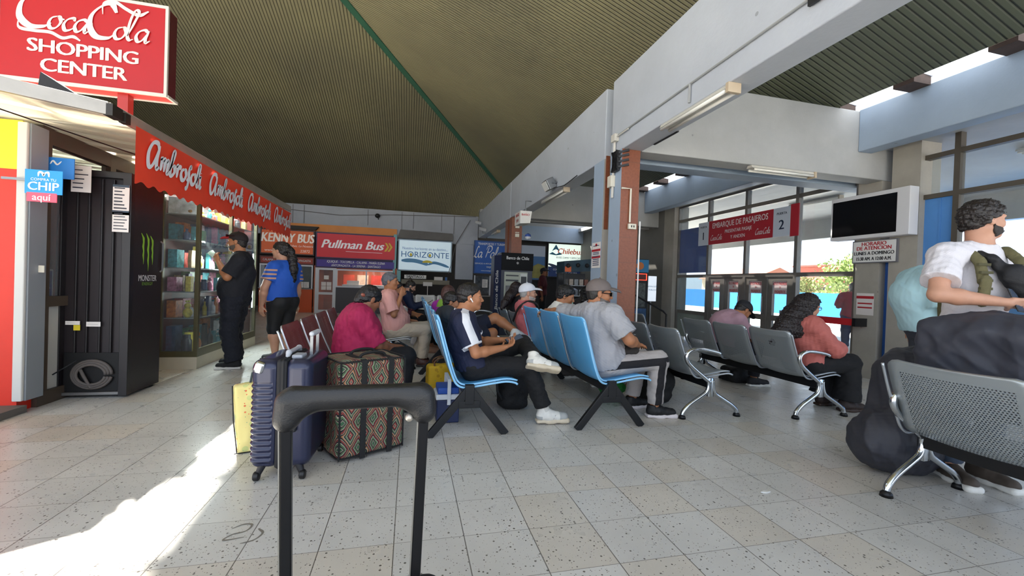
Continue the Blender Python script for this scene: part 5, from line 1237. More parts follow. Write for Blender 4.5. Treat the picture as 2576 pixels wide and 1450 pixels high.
cstroke([(.305, .45), (.35, .56), (.385, .655), (.36, .67), (.325, .58), (.305, .46), (.318, .42), (.345, .43)], .010, .030)
L.text('SHOPPING', .150, (.0, .0, .275), bold=.03, sx=1.1, fill=.95)
L.text('CENTER', .150, (.0, .0, .128), bold=.03, sx=1.1, fill=.95)
mesh_obj('lettering', L, M_WTXT, cs)
single('hanger_post', MB().box(-.05, .05, -.05, .05, 0, .76), mat('#a8302c', .4), 'short red post carrying the lightbox above the canopy', 'post', (-3.2, 5.72, 2.46))
# fridge seen from behind
fg = empty('drinks_fridge', 'tall black drinks fridge with green claw mark, seen from its back', 'fridge', (-2.86, 4.97, 0))
M_FR = mat('#1b1719', .4, var=.12, vs=3); M_FR2 = mat('#241d20', .45, var=.15, vs=2)
mesh_obj('body', MB().box(-.275, .285, -.2, .28, .02, 2.12), M_FR2, fg, bevel=.006)
bk = MB().box(-.28, -.24, -.26, -.2, .02, 2.12).box(.22, .29, -.26, -.2, .02, 2.12).box(-.28, .29, -.26, -.2, 2.06, 2.12)
for x in (-.15, -.06, .04, .13): bk.box(x - .006, x + .006, -.225, -.2, .42, 2.05)
mesh_obj('back_frame', bk, M_FR, fg, bevel=.004)
mesh_obj('machine_bay', MB().box(-.23, .21, -.215, -.2, .06, .42), mat('#0c0b0c', .6), fg)
cl = MB()
for i in range(3):
    cl.tube([(-.0 + (.155 - .02 * i) * math.cos(a), -.235 - .008 * i, .22 + (.13 - .018 * i) * math.sin(a)) for a in np.linspace(0, 6.1, 28)], .014, 6)
cl.tube([(-.1, -.24, .3), (-.05, -.25, .2), (.0, -.25, .1), (.06, -.24, .12)], .014, 6)
mesh_obj('condenser_coil', cl, mat('#5b5450', .7), fg, smooth=True)
mesh_obj('drip_plate', MB().box(-.24, .24, -.25, -.2, .03, .055), mat('#8c8a88', .35, .7), fg)
mesh_obj('wheel', MB().lathe([(.03, 0), (.03, .03)], (.24, .18, .03), 12, 'x'), M_BLACK, fg)
cm = MB()
for k, (y, zt, zb_) in enumerate(((-.05, 1.575, 1.27), (.03, 1.58, 1.205), (.10, 1.56, 1.27))):
    w_ = [.010, .034, .026, .032, .020, .026, .014, .004]; zz = np.linspace(zt, zb_, 8); cc = [y - .035, y, y + .004, y - .004, y + .006, y, y + .006, y + .004]
    vs = [(.2865, c - w / 2, z) for c, w, z in zip(cc, w_, zz)] + [(.2865, c + w / 2, z) for c, w, z in zip(cc, w_, zz)]
    cm.add(vs, [(i, i + 8, i + 9, i + 1) for i in range(7)])
mesh_obj('claw_mark', cm, mat('#8fc63a', .5), fg)
mesh_obj('lettering', MB().text('MONSTER', .085, (.2865, .03, 1.13), (0, 1, 0), (0, 0, 1), sx=.78, bold=.02), mat('#cfcdd0', .5), fg)
mesh_obj('lettering', MB().text('ENERGY', .045, (.2865, .03, 1.075), (0, 1, 0), (0, 0, 1), sx=.9, fill=1.25), mat('#7fae3a', .5), fg)
mesh_obj('handle', MB().tube([(.29, .24, 1.2), (.31, .24, 1.22), (.31, .24, 1.5), (.29, .24, 1.52)], .009, 6), M_STEEL, fg)
def sheet(name, label, cat, M, m, loc, **k): return single(name, M, m, label, cat, loc, **k)
M_PAP = mat('#e2dcd8', .7); M_INK = mat('#3a3c48', .6)
def paper(label, loc, w, h, lines, axis='y', rz=0., head=None, size=None, col=None):
    """sheet facing -Y with ruled print"""
    o = single('notice', MB().box(-w / 2, w / 2, -.002, .002, -h / 2, h / 2), M_PAP if not col else mat(col, .7), label, 'notice', loc, rz, bevel=0)
    t = MB(); n = lines
    for i in range(n):
        ww = w * random.uniform(.45, .8); z = h / 2 - h * (i + 1) / (n + 1)
        t.box(-w * .4, -w * .4 + ww, -.0035, -.002, z - h * .018, z + h * .018)
    mesh_obj('print', t, M_INK, o)
    if head: mesh_obj('header', MB().box(-w / 2, w / 2, -.0032, -.002, h * .42, h / 2), mat(head, .6), o)
    return o
paper('upper energy label sheet on the fridge back, white with dark header', (-2.645, 4.70, 1.86), .13, .28, 8, head='#3a4a5a')
paper('lower energy label sheet on the fridge back', (-2.645, 4.70, 1.66), .13, .20, 6, head='#3a4a5a')
paper('white handwritten paper taped to the fridge top corner', (-2.93, 4.66, 2.02), .15, .24, 5)
paper('small white rating label low on the fridge back, left one', (-3.02, 4.74, .70), .11, .035, 1)
paper('small white rating label low on the fridge back, right one', (-2.86, 4.74, .69), .11, .045, 1)
single('warning_label', MB().box(-.025, .025, -.002, .002, -.025, .025), mat('#e0c92c', .6), 'yellow warning label beneath the white rating label on the fridge', 'label', (-2.99, 4.765 - .02, .655))
sg = empty('hanging_sign', 'blue and pink phone chip sign hung beside the fridge', 'sign', (-2.915, 4.24, 1.87))
mesh_obj('panel', MB().box(-.125, .125, -.004, .004, -.07, .125), mat('#1f8fd8', .4, emit=.15), sg, bevel=.003)
mesh_obj('bracket', MB().box(-.28, -.12, .0, .01, .03, .05), M_STEEL, sg)
mesh_obj('tab', MB().box(-.11, .09, -.006, .003, -.135, -.06), mat('#e8566e', .4, emit=.1), sg, bevel=.003)
L = MB().text('COMPRA TU', .03, (0, -.006, .045)).text('CHIP', .095, (0, -.006, -.012), bold=.02); L.text('aquí', .075, (-.01, -.008, -.10), bold=.01)
stroke(L, [(-.035, .07), (-.03, .105), (-.008, .10), (0, .08), (.01, .10), (.03, .105), (.036, .07)], .012, .018, lambda a, b: (a, -.006, b), .8)
mesh_obj('lettering', L, mat('#eef4fa', .5), sg)
sg = empty('hanging_sign', 'blue sign half hidden behind the phone chip sign', 'sign', (-3.0, 4.5, 2.08))
mesh_obj('panel', MB().box(-.10, .12, -.004, .004, -.1, .08), mat('#2a7fd0', .4), sg); L = MB(); stroke(L, [(-.05, .02), (-.03, .05), (0, .02), (.03, .05)], .01, .014, lambda a, b: (a, -.006, b)); mesh_obj('lettering', L, M_WHITE, sg)
sg = empty('hanging_sign', 'rounded blue and red cash point sign with white rim behind the fridge', 'sign', (-3.195, 4.685, .98))
mesh_obj('panel', MB().box(-.055, .055, -.006, .006, -.21, .21), mat('#e9e7e4', .4), sg, bevel=.005)
mesh_obj('face', MB().m(0).box(-.042, .055, -.009, -.006, -.10, .195).m(1).box(-.042, .055, -.009, -.006, -.195, -.10), [mat('#2350b8', .4), mat('#d8402e', .4)], sg)
mesh_obj('lettering', MB().text('Com', .036, (.008, -.0095, .045)).text('BA', .072, (.008, -.0095, -.04), bold=.01).text('al', .05, (.01, -.0095, -.15)), mat('#cfe0f2', .5), sg)
single('switch_plate', MB().box(-.02, .02, -.01, 0, -.03, .03), M_CREAM, 'small cream switch plate on the grey post beside the fridge', 'switch', (-3.025, 4.40, 1.19), bevel=.003)
single('cable', MB().tube([(-3.07, 4.6, .25), (-3.0, 4.6, .3), (-2.95, 4.68, .36)], .006, 5), M_BLACK, 'black power cable rising to the fridge', 'cable')
single('toy_box', MB().box(-.17, .13, -.02, .02, 0, .2), mat('#cdd6dc', .5, var=.5, vs=14), 'boxed toy standing at the top of the showcase side', 'box', (-2.76, 6.1, 1.935))
# ================================================================ LUGGAGE
# foreground suitcase with its telescopic handle
lg = empty('trolley_suitcase', 'black trolley suitcase whose raised handle stands right before the viewer', 'suitcase', (-.10, .95, 0))
M_RUB = mat('#141416', .4, var=.1, bump=.15, bs=300)
mesh_obj('shell', SDF().box((0, .0, .26), (.21, .13, .22), .05).mesh(.01), mat('#16171b', .5), lg)
S = SDF().cone((-.132, 0, .005 + .935), (.132, 0, .012 + .935), .022, None, 0, flat=(0, 1, 0, 1.25)).cone((-.137, 0, .94), (-.140, 0, .905), .0225, .021, .02).cone((.137, 0, .945), (.140, 0, .91), .0225, .021, .02)
S.box((0, 0, .955), (.135, .016, .014), .008, k=.02); S.cone((-.11, 0, .925), (-.137, 0, .905), .012, .016, .03).cone((.11, 0, .93), (.137, 0, .912), .012, .016, .03)
mesh_obj('grip', S.mesh(.003), M_RUB, lg)
for sx, zt in ((-1, .905), (1, .91)):
    mesh_obj('tube', MB().bar((sx * .139, 0, zt), (sx * .131, .012, .47), .022, .016, up=(0, 1, 0)), mat('#1b1b1d', .25, .6), lg, bevel=.003)
    mesh_obj('tube_edge', MB().bar((sx * .139 - .0125, -.002, zt), (sx * .131 - .0125, .010, .47), .003, .012, up=(0, 1, 0)), mat('#9a968e', .3, .8), lg)
mesh_obj('release_pin', MB().ball((.108, -.006, .90), .009, 10, 8), mat('#b8b0a4', .3, .6), lg, smooth=True)
for sx in (-1, 1):
    for sy in (-1, 1): mesh_obj('wheel', MB().lathe([(.025, -.012), (.028, 0), (.025, .012)], (sx * .17, sy * .09, .028), 14, 'x'), M_BLACK, lg)
# navy ribbed suitcase
nv = empty('suitcase', 'navy ribbed hard shell suitcase standing beside the patterned bag', 'suitcase', (-.70, 2.92, 0), -.05)
M_NV = mat('#1f2440', .34, .25, var=.06, vs=4, coat=.3)
def ribshell(x0, x1, m, name, ribs):
    S = SDF().box(((x0 + x1) / 2, 0, .39), ((x1 - x0) / 2 + .02, .225, .32), .055, k=.01)
    S.plane((1, 0, 0) if ribs else (-1, 0, 0), x1 if ribs else -x0, .002)
    if ribs: S._add(lambda P: .0042 * np.cos(P[:, 2] * 2 * math.pi / .0335) * (np.abs(P[:, 2] - .335) < .245) * (P[:, 0] < x1 - .02), 0, 'n')
    return mesh_obj(name, S.mesh(.004), m, nv)
ribshell(-.150, -.028, M_NV, 'front_shell', True); ribshell(.028, .145, M_NV, 'rear_shell', False)
S = SDF().box((0, 0, .39), (.028, .228, .322), .02); S._add(lambda P: .002 * np.cos(P[:, 0] * 2 * math.pi / .018), 0, 'n'); mesh_obj('zip_band', S.mesh(.004), mat('#131317', .7), nv)
mesh_obj('corner_guard', SDF().box((-.12, -.205, .665), (.03, .03, .035), .02, rotm(0, .3, 0)).mesh(.004), M_CHROME, nv)
mesh_obj('side_handle', SDF().box((.075, -.235, .40), (.018, .016, .11), .012).mesh(.004), mat('#16171c', .5), nv)
mesh_obj('top_handle', SDF().cone((-.0, -.10, .735), (.0, .10, .735), .013).cone((0, -.1, .735), (0, -.12, .71), .013).cone((0, .1, .735), (0, .12, .71), .013).mesh(.004), mat('#b9bcc4', .4), nv)
mesh_obj('lock', SDF().box((.06, -.10, .715), (.03, .05, .012), .006).mesh(.004), mat('#9fa4ae', .4), nv)
for y in (-.07, .07): mesh_obj('telescopic_tube', MB().box(.10, .118, y + .04, y + .055, .6, .83), M_STEEL, nv)
mesh_obj('pull_grip', SDF().cone((.109, -.03, .84), (.109, .125, .84), .016).mesh(.004), mat('#c9ccd2', .4), nv)
mesh_obj('luggage_tag', MB().obox((.07, -.245, .49), (.016, .003, .04)), M_PAP, nv)
for sx in (-1, 1):
    for sy in (-1, 1):
        w_ = mesh_obj('wheel_fork', SDF().cone((sx * .10, sy * .19, .085), (sx * .12, sy * .20, .035), .022, .016).mesh(.004), mat('#14141a', .5), nv)
        mesh_obj('wheel', MB().lathe([(.022, -.016), (.027, -.01), (.027, .01), (.022, .016)], (sx * .125, sy * .205, .027), 16, 'x'), M_BLACK, w_, smooth='angle')
# patterned bag
def ikat():
    m, n, l, b = nodes_of('woven_zigzag')
    tc = n.new('ShaderNodeTexCoord'); s = n.new('ShaderNodeSeparateXYZ'); l.new(tc.outputs['Object'], s.inputs[0])
    h = mth(n, l, 'ADD', s.outputs[0], mth(n, l, 'MULTIPLY', s.outputs[1], .85)); z = s.outputs[2]
    ax = mth(n, l, 'ABSOLUTE', mth(n, l, 'SUBTRACT', mth(n, l, 'FRACT', mth(n, l, 'DIVIDE', h, .105)), .5))
    az = mth(n, l, 'ABSOLUTE', mth(n, l, 'SUBTRACT', mth(n, l, 'FRACT', mth(n, l, 'DIVIDE', z, .175)), .5))
    q = mth(n, l, 'ADD', mth(n, l, 'MULTIPLY', ax, 1.0), mth(n, l, 'MULTIPLY', az, 1.0))
    wn = n.new('ShaderNodeTexNoise'); wn.inputs['Scale'].default_value = 90; l.new(tc.outputs['Object'], wn.inputs['Vector'])
    q = mth(n, l, 'ADD', q, mth(n, l, 'MULTIPLY', mth(n, l, 'SUBTRACT', wn.outputs[0], .5), .035))
    cr = n.new('ShaderNodeValToRGB'); cr.color_ramp.interpolation = 'CONSTANT'; e = cr.color_ramp.elements
    stops = [(0, '#3f6b4a'), (.10, '#aba08c'), (.14, '#1c1a1e'), (.19, '#5a7a52'), (.26, '#b5aa94'), (.30, '#1c1a1e'), (.35, '#8d3a34'), (.43, '#a89c86'), (.47, '#1c1a1e'), (.52, '#b5774a'), (.58, '#b5aa94'), (.62, '#1c1a1e'), (.68, '#6f8a66'), (.74, '#aba08c'), (.78, '#201d22'), (.84, '#a8483c'), (.92, '#b5aa94'), (.96, '#1c1a1e')]
    e[0].position = 0; e[0].color = lin(stops[0][1]); e[1].position = stops[1][0]; e[1].color = lin(stops[1][1])
    for p_, c_ in stops[2:]: k = e.new(p_); k.color = lin(c_)
    l.new(q, cr.inputs[0])
    # fine woven lines
    ln = mth(n, l, 'GREATER_THAN', mth(n, l, 'FRACT', mth(n, l, 'MULTIPLY', q, 22)), .55)
    c = mixc(n, l, mth(n, l, 'MULTIPLY', ln, .72), cr.outputs[0], lin('#211e22')); l.new(c, b.inputs['Base Color']); b.inputs['Roughness'].default_value = .85
    return m
bg_ = empty('travel_bag', 'large zigzag patterned travel bag with black straps between the suitcases', 'bag', (-.30, 3.14, 0), .50)
S = SDF().box((0, 0, .335), (.235, .19, .325), .05).noise(.010, 9, 4).noise(.004, 26, 9).plane((0, 0, -1), -.002, .006)
mesh_obj('body', S.mesh(.006), ikat(), bg_)
M_WEB = mat('#111113', .7, bump=.3, bs=250)
pp = MB(); r_ = .232; d_ = .188
for z in (.03, .655): pp.tube([(-r_ + .03, -d_, z), (r_ - .03, -d_, z), (r_, -d_ + .03, z), (r_, d_ - .03, z), (r_ - .03, d_, z), (-r_ + .03, d_, z), (-r_, d_ - .03, z), (-r_, -d_ + .03, z)], .0065, 6, closed=True)
for x, y in ((-r_ + .008, -d_ + .008), (r_ - .008, -d_ + .008)): pp.tube([(x, y, .02), (x, y, .65)], .0065, 6)
mesh_obj('piping', pp, M_WEB, bg_)
for x in (-.075, .115):
    mesh_obj('webbing_strap', MB().box(x - .019, x + .019, -d_ - .012, -d_ - .003, .01, .66).box(x - .019, x + .019, -d_ - .01, .1, .655, .664), M_WEB, bg_, bevel=.002)
for y in (-.1, .06):
    mesh_obj('carry_handle', MB().tube([(p_.x, y, p_.y) for p_ in catmull([(-.075, .66), (-.05, .685), (.02, .695), (.09, .685), (.115, .66)], 5)], .010, 8), M_WEB, bg_, smooth=True)
# floral tote
def blotch(base, cols, sc, name):
    m, n, l, b = nodes_of(name); tc = n.new('ShaderNodeTexCoord'); c = lin(base)
    for i, (cc, th) in enumerate(cols):
        v = n.new('ShaderNodeTexVoronoi'); v.inputs['Scale'].default_value = sc * (1 + .37 * i)
        mp = n.new('ShaderNodeMapping'); mp.inputs['Location'].default_value = (i * 1.7, i * .9, i * 2.3); l.new(tc.outputs['Object'], mp.inputs[0]); l.new(mp.outputs[0], v.inputs['Vector'])
        c = mixc(n, l, mth(n, l, 'LESS_THAN', v.outputs['Distance'], th), c, lin(cc))
    l.new(c, b.inputs['Base Color']); b.inputs['Roughness'].default_value = .7; return m
tt = empty('tote_bag', 'pale yellow floral shopping bag leaning behind the navy suitcase', 'bag', (-.99, 3.22, 0), .3)
S = SDF().box((0, 0, .235), (.13, .045, .232), .02, rotm(0, -.08, 0)).noise(.006, 12, 3).plane((0, 0, -1), -.002, .004)
mesh_obj('body', S.mesh(.006), blotch('#e3d68e', [('#c9cf86', .28), ('#d9774a', .13), ('#e0563c', .09), ('#6f9a86', .08)], 14, 'floral_print'), tt)
mesh_obj('edge', MB().tube([(-.115, -.046, .01), (-.14, -.046, .24), (-.15, -.04, .46)], .004, 5).tube([(-.13, -.048, .006), (.12, -.048, .006)], .003, 5), M_WEB, tt)
mesh_obj('carry_handle', MB().tube([(-.05, .0, .46), (-.04, 0, .53), (.03, 0, .53), (.05, 0, .46)], .007, 6), mat('#39454a', .7), tt)
# yellow bag, cooler, packs under the benches
yb = empty('shopping_bag', 'yellow printed shopping bag with brown handles beside the cooler', 'bag', (.33, 4.10, 0), .1)
mesh_obj('body', SDF().box((0, 0, .205), (.145, .07, .20), .03).noise(.008, 12, 7).plane((0, 0, -1), -.002, .004).mesh(.007), blotch('#d3a81c', [('#b99016', .25), ('#a8b03a', .16), ('#7d5a1c', .10)], 16, 'yellow_print'), yb)
for y in (-.06, .06): mesh_obj('carry_handle', MB().tube([(p_.x, y * (1 - p_.y) * 1.4, p_.y) for p_ in catmull([(-.08, .37), (-.08, .44), (-.0, .47), (.06, .42), (.07, .36)], 5)], .008, 6), mat('#6b4426', .6), yb, smooth=True)
co = empty('cool_box', 'navy and white picnic cooler box under the blue bench', 'cooler', (.345, 3.70, 0), .02)
mesh_obj('body', MB().box(-.095, .095, -.12, .12, 0, .20), mat('#1d2a52', .5), co, bevel=.012)
mesh_obj('rim', MB().box(-.105, .105, -.13, .13, .20, .245), mat('#d8dce2', .5), co, bevel=.008)
mesh_obj('lid', MB().box(-.09, .09, -.115, .115, .245, .30), mat('#1f4fa8', .45), co, bevel=.01)
mesh_obj('handle', MB().box(-.012, .018, -.142, -.13, .16, .375).box(-.012, .018, .13, .142, .16, .375).box(-.012, .018, -.142, .142, .36, .378), mat('#d8dce2', .5), co, bevel=.003)
def softbag(name, label, cat, loc, parts, col, noise=(.012, 10), rz=0, res=.009, straps=None, group=None):
    e = empty(name, label, cat, loc, rz, group); S = SDF()
    for kind, c, r in parts: (S.ell(c, r, k=.06) if kind == 'e' else S.box(c, r, min(r) * .6, k=.05))
    S.noise(noise[0], noise[1], 5).noise(noise[0] * .4, noise[1] * 3, 6).plane((0, 0, -1), -.003, .01)
    mesh_obj('body', S.mesh(res), mat(col, .75, bump=.25, bs=150), e)
    for P_ in (straps or []): mesh_obj('strap', MB().tube(P_, .012, 6), mat('#1b1b1e', .7), e, smooth=True)
    return e
softbag('backpack', 'black rounded backpack under the light blue bench of the young man', 'backpack', (1.0, 3.95, 0), [('e', (0, 0, .2), (.16, .14, .20)), ('b', (0, 0, .15), (.14, .12, .145))], '#0d0d10', straps=[[(-.12, -.1, .35), (-.19, -.14, .3), (-.18, -.14, .2), (-.13, -.12, .12)]])
softbag('backpack', 'black backpack behind the feet of the heavy man in grey', 'backpack', (2.56, 4.0, 0), [('b', (0, 0, .17), (.15, .15, .17)), ('e', (.08, 0, .2), (.14, .14, .18))], '#0b0b0e')
softbag('plastic_bag', 'crumpled green plastic bag under the blue bench of the man in grey', 'bag', (2.12, 4.1, 0), [('e', (0, 0, .13), (.14, .12, .13)), ('e', (-.05, 0, .2), (.06, .05, .09))], '#1f7a2c', (.02, 16))
softbag('backpack', 'flat black backpack on the floor under the grey bench of the bent man', 'backpack', (4.32, 4.75, 0), [('b', (0, 0, .10), (.20, .15, .10))], '#0d0d10')
softbag('duffel_bag', 'dark blue and black travel packs heaped near the bearded man in dark blue', 'bag', (.92, 9.0, 0), [('b', (0, 0, .2), (.2, .25, .2)), ('e', (.1, .1, .4), (.2, .22, .15))], '#1a2038', res=.014)
softbag('backpack', 'black and white hiking backpack standing by the bearded man', 'backpack', (.62, 8.45, 0), [('b', (0, 0, .26), (.16, .16, .26)), ('e', (.02, 0, .5), (.14, .14, .12))], '#15171c', res=.014)
softbag('duffel_bag', 'black duffel bag on the floor before the blue bench, behind the man in pink', 'bag', (.55, 7.75, 0), [('e', (0, 0, .15), (.24, .15, .15))], '#101116', res=.012)
softbag('plastic_bag', 'white plastic bag beside the elbow of the man in pink', 'bag', (-.08, 6.72, .42), [('e', (0, 0, .18), (.09, .10, .14)), ('e', (0, 0, .32), (.05, .05, .06))], '#d4cfcc', (.02, 20), res=.01)
softbag('shopping_bag', 'white shopping bag hung low beside the blue bench behind', 'bag', (.20, 7.98, 0), [('b', (0, 0, .2), (.15, .1, .2))], '#b9b4b6', (.012, 14), res=.012)
softbag('backpack', 'grey blue backpack at the back of the long haired person', 'backpack', (1.72, 5.88, .42), [('b', (0, 0, .2), (.12, .14, .2)), ('e', (-.04, 0, .3), (.1, .12, .1))], '#5a6e8c', res=.01)
# big covered packs, right
def cloth(col): return mat(col, .62, var=.08, vs=3, bump=.12, bs=40)
pk = empty('covered_pack', 'tall dark nylon covered pack slumped on the floor at the bench end', 'bag', (3.35, 2.19, 0))
S = SDF().ell((.0, .0, .20), (.36, .20, .22), k=.08).cone((-.05, 0, .25), (.05, .03, .68), .19, .16, .08).ell((-.20, -.02, .24), (.15, .15, .16), k=.1).cone((.1, .02, .3), (.2, .05, .7), .2, .15, .06)
S.folds(.016, 9, 3, (1, 1, .45)).noise(.005, 22, 8).plane((0, 0, -1), -.004, .02)
mesh_obj('cover', S.mesh(.007), cloth('#2f3039'), pk)
pk = empty('covered_pack', 'huge charcoal covered pack lying on the front grey bench', 'bag', (3.38, 1.55, .43))
S = SDF().cone((-.02, .32, .33), (.02, -.45, .33), .24, .30, .05, flat=(1, 0, 0, 1.2)).box((-.07, .28, .36), (.20, .19, .30), .09, k=.06).ell((-.03, -.05, .58), (.22, .42, .13), k=.1)
S.folds(.020, 7, 13, (1, .7, 1)).folds(.009, 18, 4).plane((0, 0, -1), -.005, .03)
mesh_obj('cover', S.mesh(.008), cloth('#383a45'), pk)
# floor litter
single('paper_scrap', MB().prism([(-.03, 0), (.0, .012), (.035, -.005), (.0, -.014)], lambda a, b, t: (a, b, t), .001, .006), M_WHITE, 'tiny white paper scrap on the floor tiles, right foreground', 'paper', (2.11, 2.08, 0))
mk = MB(); stroke(mk, [(-.02, .0), (.02, .03), (.06, .02), (.05, -.03), (.0, -.05), (-.02, -.09), (.06, -.08)], .006, .012, lambda a, b: (a, b, .0015)); stroke(mk, [(.10, -.02), (.13, -.06), (.11, -.11), (.06, -.13)], .006, .012, lambda a, b: (a, b, .0015))
single('scuff_mark', mk, mat('#7c766c', .7), 'dark scuffed curl on the floor left of the trolley handle', 'mark', (-.76, 2.22, 0))
# ================================================================ SHOP FRONTS (rear)
M_WALU = mat('#cfd0d4', .4, .2); M_DARK = mat('#141315', .6); M_DGL = mat('#1d2225', .15)
def shopsign(label, x0, x1, z0, z1, y, col, frame, depth=.18, emit=0., name='shop_sign'):
    e = empty(name, label, 'sign', ((x0 + x1) / 2, y, z0)); w = (x1 - x0) / 2; h = z1 - z0
    mesh_obj('box', MB().box(-w, w, 0, depth, 0, h), mat(frame, .5), e)
    mesh_obj('face', MB().box(-w + .04, w - .04, -.006, 0, .04, h - .04), mat(col, .45, emit=emit, var=.05, vs=2), e)
    return e, w, h
Yb = 15.42
# orange minibus office
e, w, h = shopsign('orange bus company sign partly hidden by the red banner', -4.82, -3.17, 1.92, 2.76, Yb, '#cf5a1e', '#3a2622', emit=.12)
L = MB(); L.text('KENNY BUS', .42, (.0, -.01, .54), bold=.03, sx=.72, shear=.15).text('Tu Sabes, La Nuestra', .10, (.35, -.01, .30), shear=.3).text('www.kennybus.cl       22872', .12, (0, -.01, .13), shear=.1)
mesh_obj('lettering', L, mat('#f2e8dc', .5, emit=.1), e)
e, w, h = shopsign('narrow red sign band with city names below the orange sign', -4.82, -3.17, 1.60, 1.86, Yb, '#a63a24', '#5a2418')
mesh_obj('lettering', MB().text('CALAMA - TOCOPILLA - ANTOFAGASTA', .10, (0, -.01, h / 2), bold=.01, sx=.8), M_WHITE, e)
single('roof_box', MB().prism([(-.85, 0), (.85, 0), (.95, .12), (-.85, .12)], lambda a, b, t: (a, t, b), -.05, .2), mat('#3a3432', .7), 'dark box top above the orange bus sign', 'box', (-4.0, Yb, 2.78))
def counter(label, x0, x1, z, col, y=Yb):
    e = empty('ticket_counter', label, 'counter', ((x0 + x1) / 2, y, 0)); w = (x1 - x0) / 2
    mesh_obj('front', MB().box(-w, w, 0, .08, 0, z), mat(col, .55, var=.05), e)
    mesh_obj('top', MB().box(-w - .02, w + .02, -.03, .35, z, z + .03), mat('#8a8580', .5), e); return e
counter('orange panelled ticket counter under the orange bus sign', -4.82, -3.20, .78, '#c8501e')
wn = empty('ticket_window', 'ticket window with papers above the orange counter', 'window', (-4.0, Yb + .02, .81))
mesh_obj('frame', MB().box(-.82, -.78, 0, .05, 0, .78).box(-.02, .02, 0, .05, 0, .78).box(.76, .80, 0, .05, 0, .78).box(-.82, .80, 0, .05, .74, .79), M_WALU, wn)
mesh_obj('glass_pane', MB().box(-.78, .76, .02, .025, 0, .76), M_GLASSD, wn); mesh_obj('display', MB().box(-.7, .7, .35, .4, .05, .7), mat('#4a5a4c', .6, var=.8, vs=9), wn)
for k, x in enumerate((.2, .45, .62)): paper('%s paper on the orange ticket counter' % ('left', 'middle', 'right')[k], (-4.0 + x, Yb - .02, .93), .16, .2, 4)
# red bus office
e, w, h = shopsign('wide red bus company sign with yellow chevrons', -3.13, -.51, 1.86, 2.74, Yb, '#c01f2a', '#3a2450', emit=.12)
L = MB().text('Pullman Bus', .40, (-.14, -.01, .48), bold=.034, sx=1.04, shear=.3).box(-.35, .85, -.009, -.007, .25, .262)
mesh_obj('lettering', L, mat('#f0eef0', .5, emit=.1), e)
L = MB()
for i in range(2):
    x = .93 + .11 * i; L.prism([(x, .62), (x + .06, .62), (x + .15, .48), (x + .05, .32), (x - .02, .32), (x + .08, .48)], lambda a, b, t: (a, t, b), -.012, -.007)
mesh_obj('chevrons', L, mat('#e8c23a', .5), e)
e, w, h = shopsign('violet band naming northern cities under the red bus sign', -3.12, -.52, 1.54, 1.85, Yb, '#3d2a80', '#2a2050', emit=.1)
mesh_obj('lettering', MB().text('IQUIQUE - TOCOPILLA - CALAMA - MARÍA ELENA', .115, (0, -.01, .21), bold=.02, sx=.74, shear=.15).text('ANTOFAGASTA - LA SERENA - SANTIAGO', .115, (0, -.01, .085), bold=.02, sx=.74, shear=.15), M_WHITE, e)
struct('trim_9', MB().box(-4.9, -.5, Yb + .1, Yb + .12, 2.76, 3.0), mat('#e0904a', .6, var=.06))
dr = struct('door_5', MB().box(-3.12, -3.0, Yb, Yb + .06, 0, 1.52).box(-2.56, -2.46, Yb, Yb + .06, 0, 1.52).box(-3.12, -2.46, Yb, Yb + .06, 1.46, 1.53).box(-3.0, -2.56, Yb, Yb + .06, .0, .1).box(-3.0, -2.56, Yb, Yb + .06, .62, .70), M_WALU)
mesh_obj('glass_pane', MB().box(-3.0, -2.56, Yb + .03, Yb + .035, .1, 1.46), M_GLASSD, dr)
t = MB(); 
for x, z in ((-2.92, .98), (-2.92, .84), (-2.75, .98), (-2.75, .84), (-2.84, 1.2)): t.box(x, x + .15, Yb - .004, Yb, z - .06, z + .07)
mesh_obj('taped_sheets', t, M_PAP, dr)
wn = empty('ticket_window', 'white framed ticket window of the red bus office glowing red inside', 'window', (-1.5, Yb, .88))
mesh_obj('frame', MB().box(-.96, -.92, 0, .06, 0, .62).box(.0, .04, 0, .06, 0, .62).box(.84, .9, 0, .06, 0, .62).box(-.96, .9, 0, .06, 0, .05).box(-.96, .9, 0, .06, .58, .63), M_WALU, wn)
mesh_obj('glass_pane', MB().box(-.92, .84, .03, .035, .05, .58), M_GLASS, wn)
struct('wall_shop', MB().box(-2.5, -.5, Yb + .02, Yb + .1, 0, .88), mat('#4c4a50', .6))
struct('wall_shop_2', MB().box(-3.14, -.5, 17.0, 17.1, 0, 1.6).box(-3.16, -3.12, Yb, 17, 0, 1.6).box(-.52, -.46, Yb, 17, 0, 1.6), mat('#b5603f', .6, var=.2))  # reddish interior light is put into this wall colour
rg = random.Random(4)
for k, (c, lb) in enumerate((('#e0553a', 'red orange poster left on the inner wall of the red bus office'), ('#e8c9b0', 'pale poster in the middle of the inner wall of the red bus office'), ('#d8402c', 'red poster right on the inner wall of the red bus office'), ('#c98a2c', 'amber poster far right on the inner wall of the red bus office'))):
    single('poster', MB().box(-.2, .2, -.01, 0, 0, .42), mat(c, .6, emit=.12, var=.3, vs=7), lb, 'poster', (-2.25 + .5 * k, 16.99, .92))  # slight glow put into the posters for the red-lit interior
lt = D.lights.new('office_lamp', 'AREA'); lt.size = 1.2; lt.energy = 22; lt.color = (1, .78, .62); lo = D.objects.new('office_lamp', lt); C.objects.link(lo); lo.location = (-1.5, 16.2, 1.58)
wb = empty('office_desk', 'white office desk with papers inside the red bus office', 'desk', (-1.6, 16.0, 0)); mesh_obj('top', MB().box(-.7, .7, -.3, .3, .95, .98), M_WHITE, wb); mesh_obj('panel', MB().box(-.7, .7, -.3, -.27, 0, .95), M_WHITE, wb)
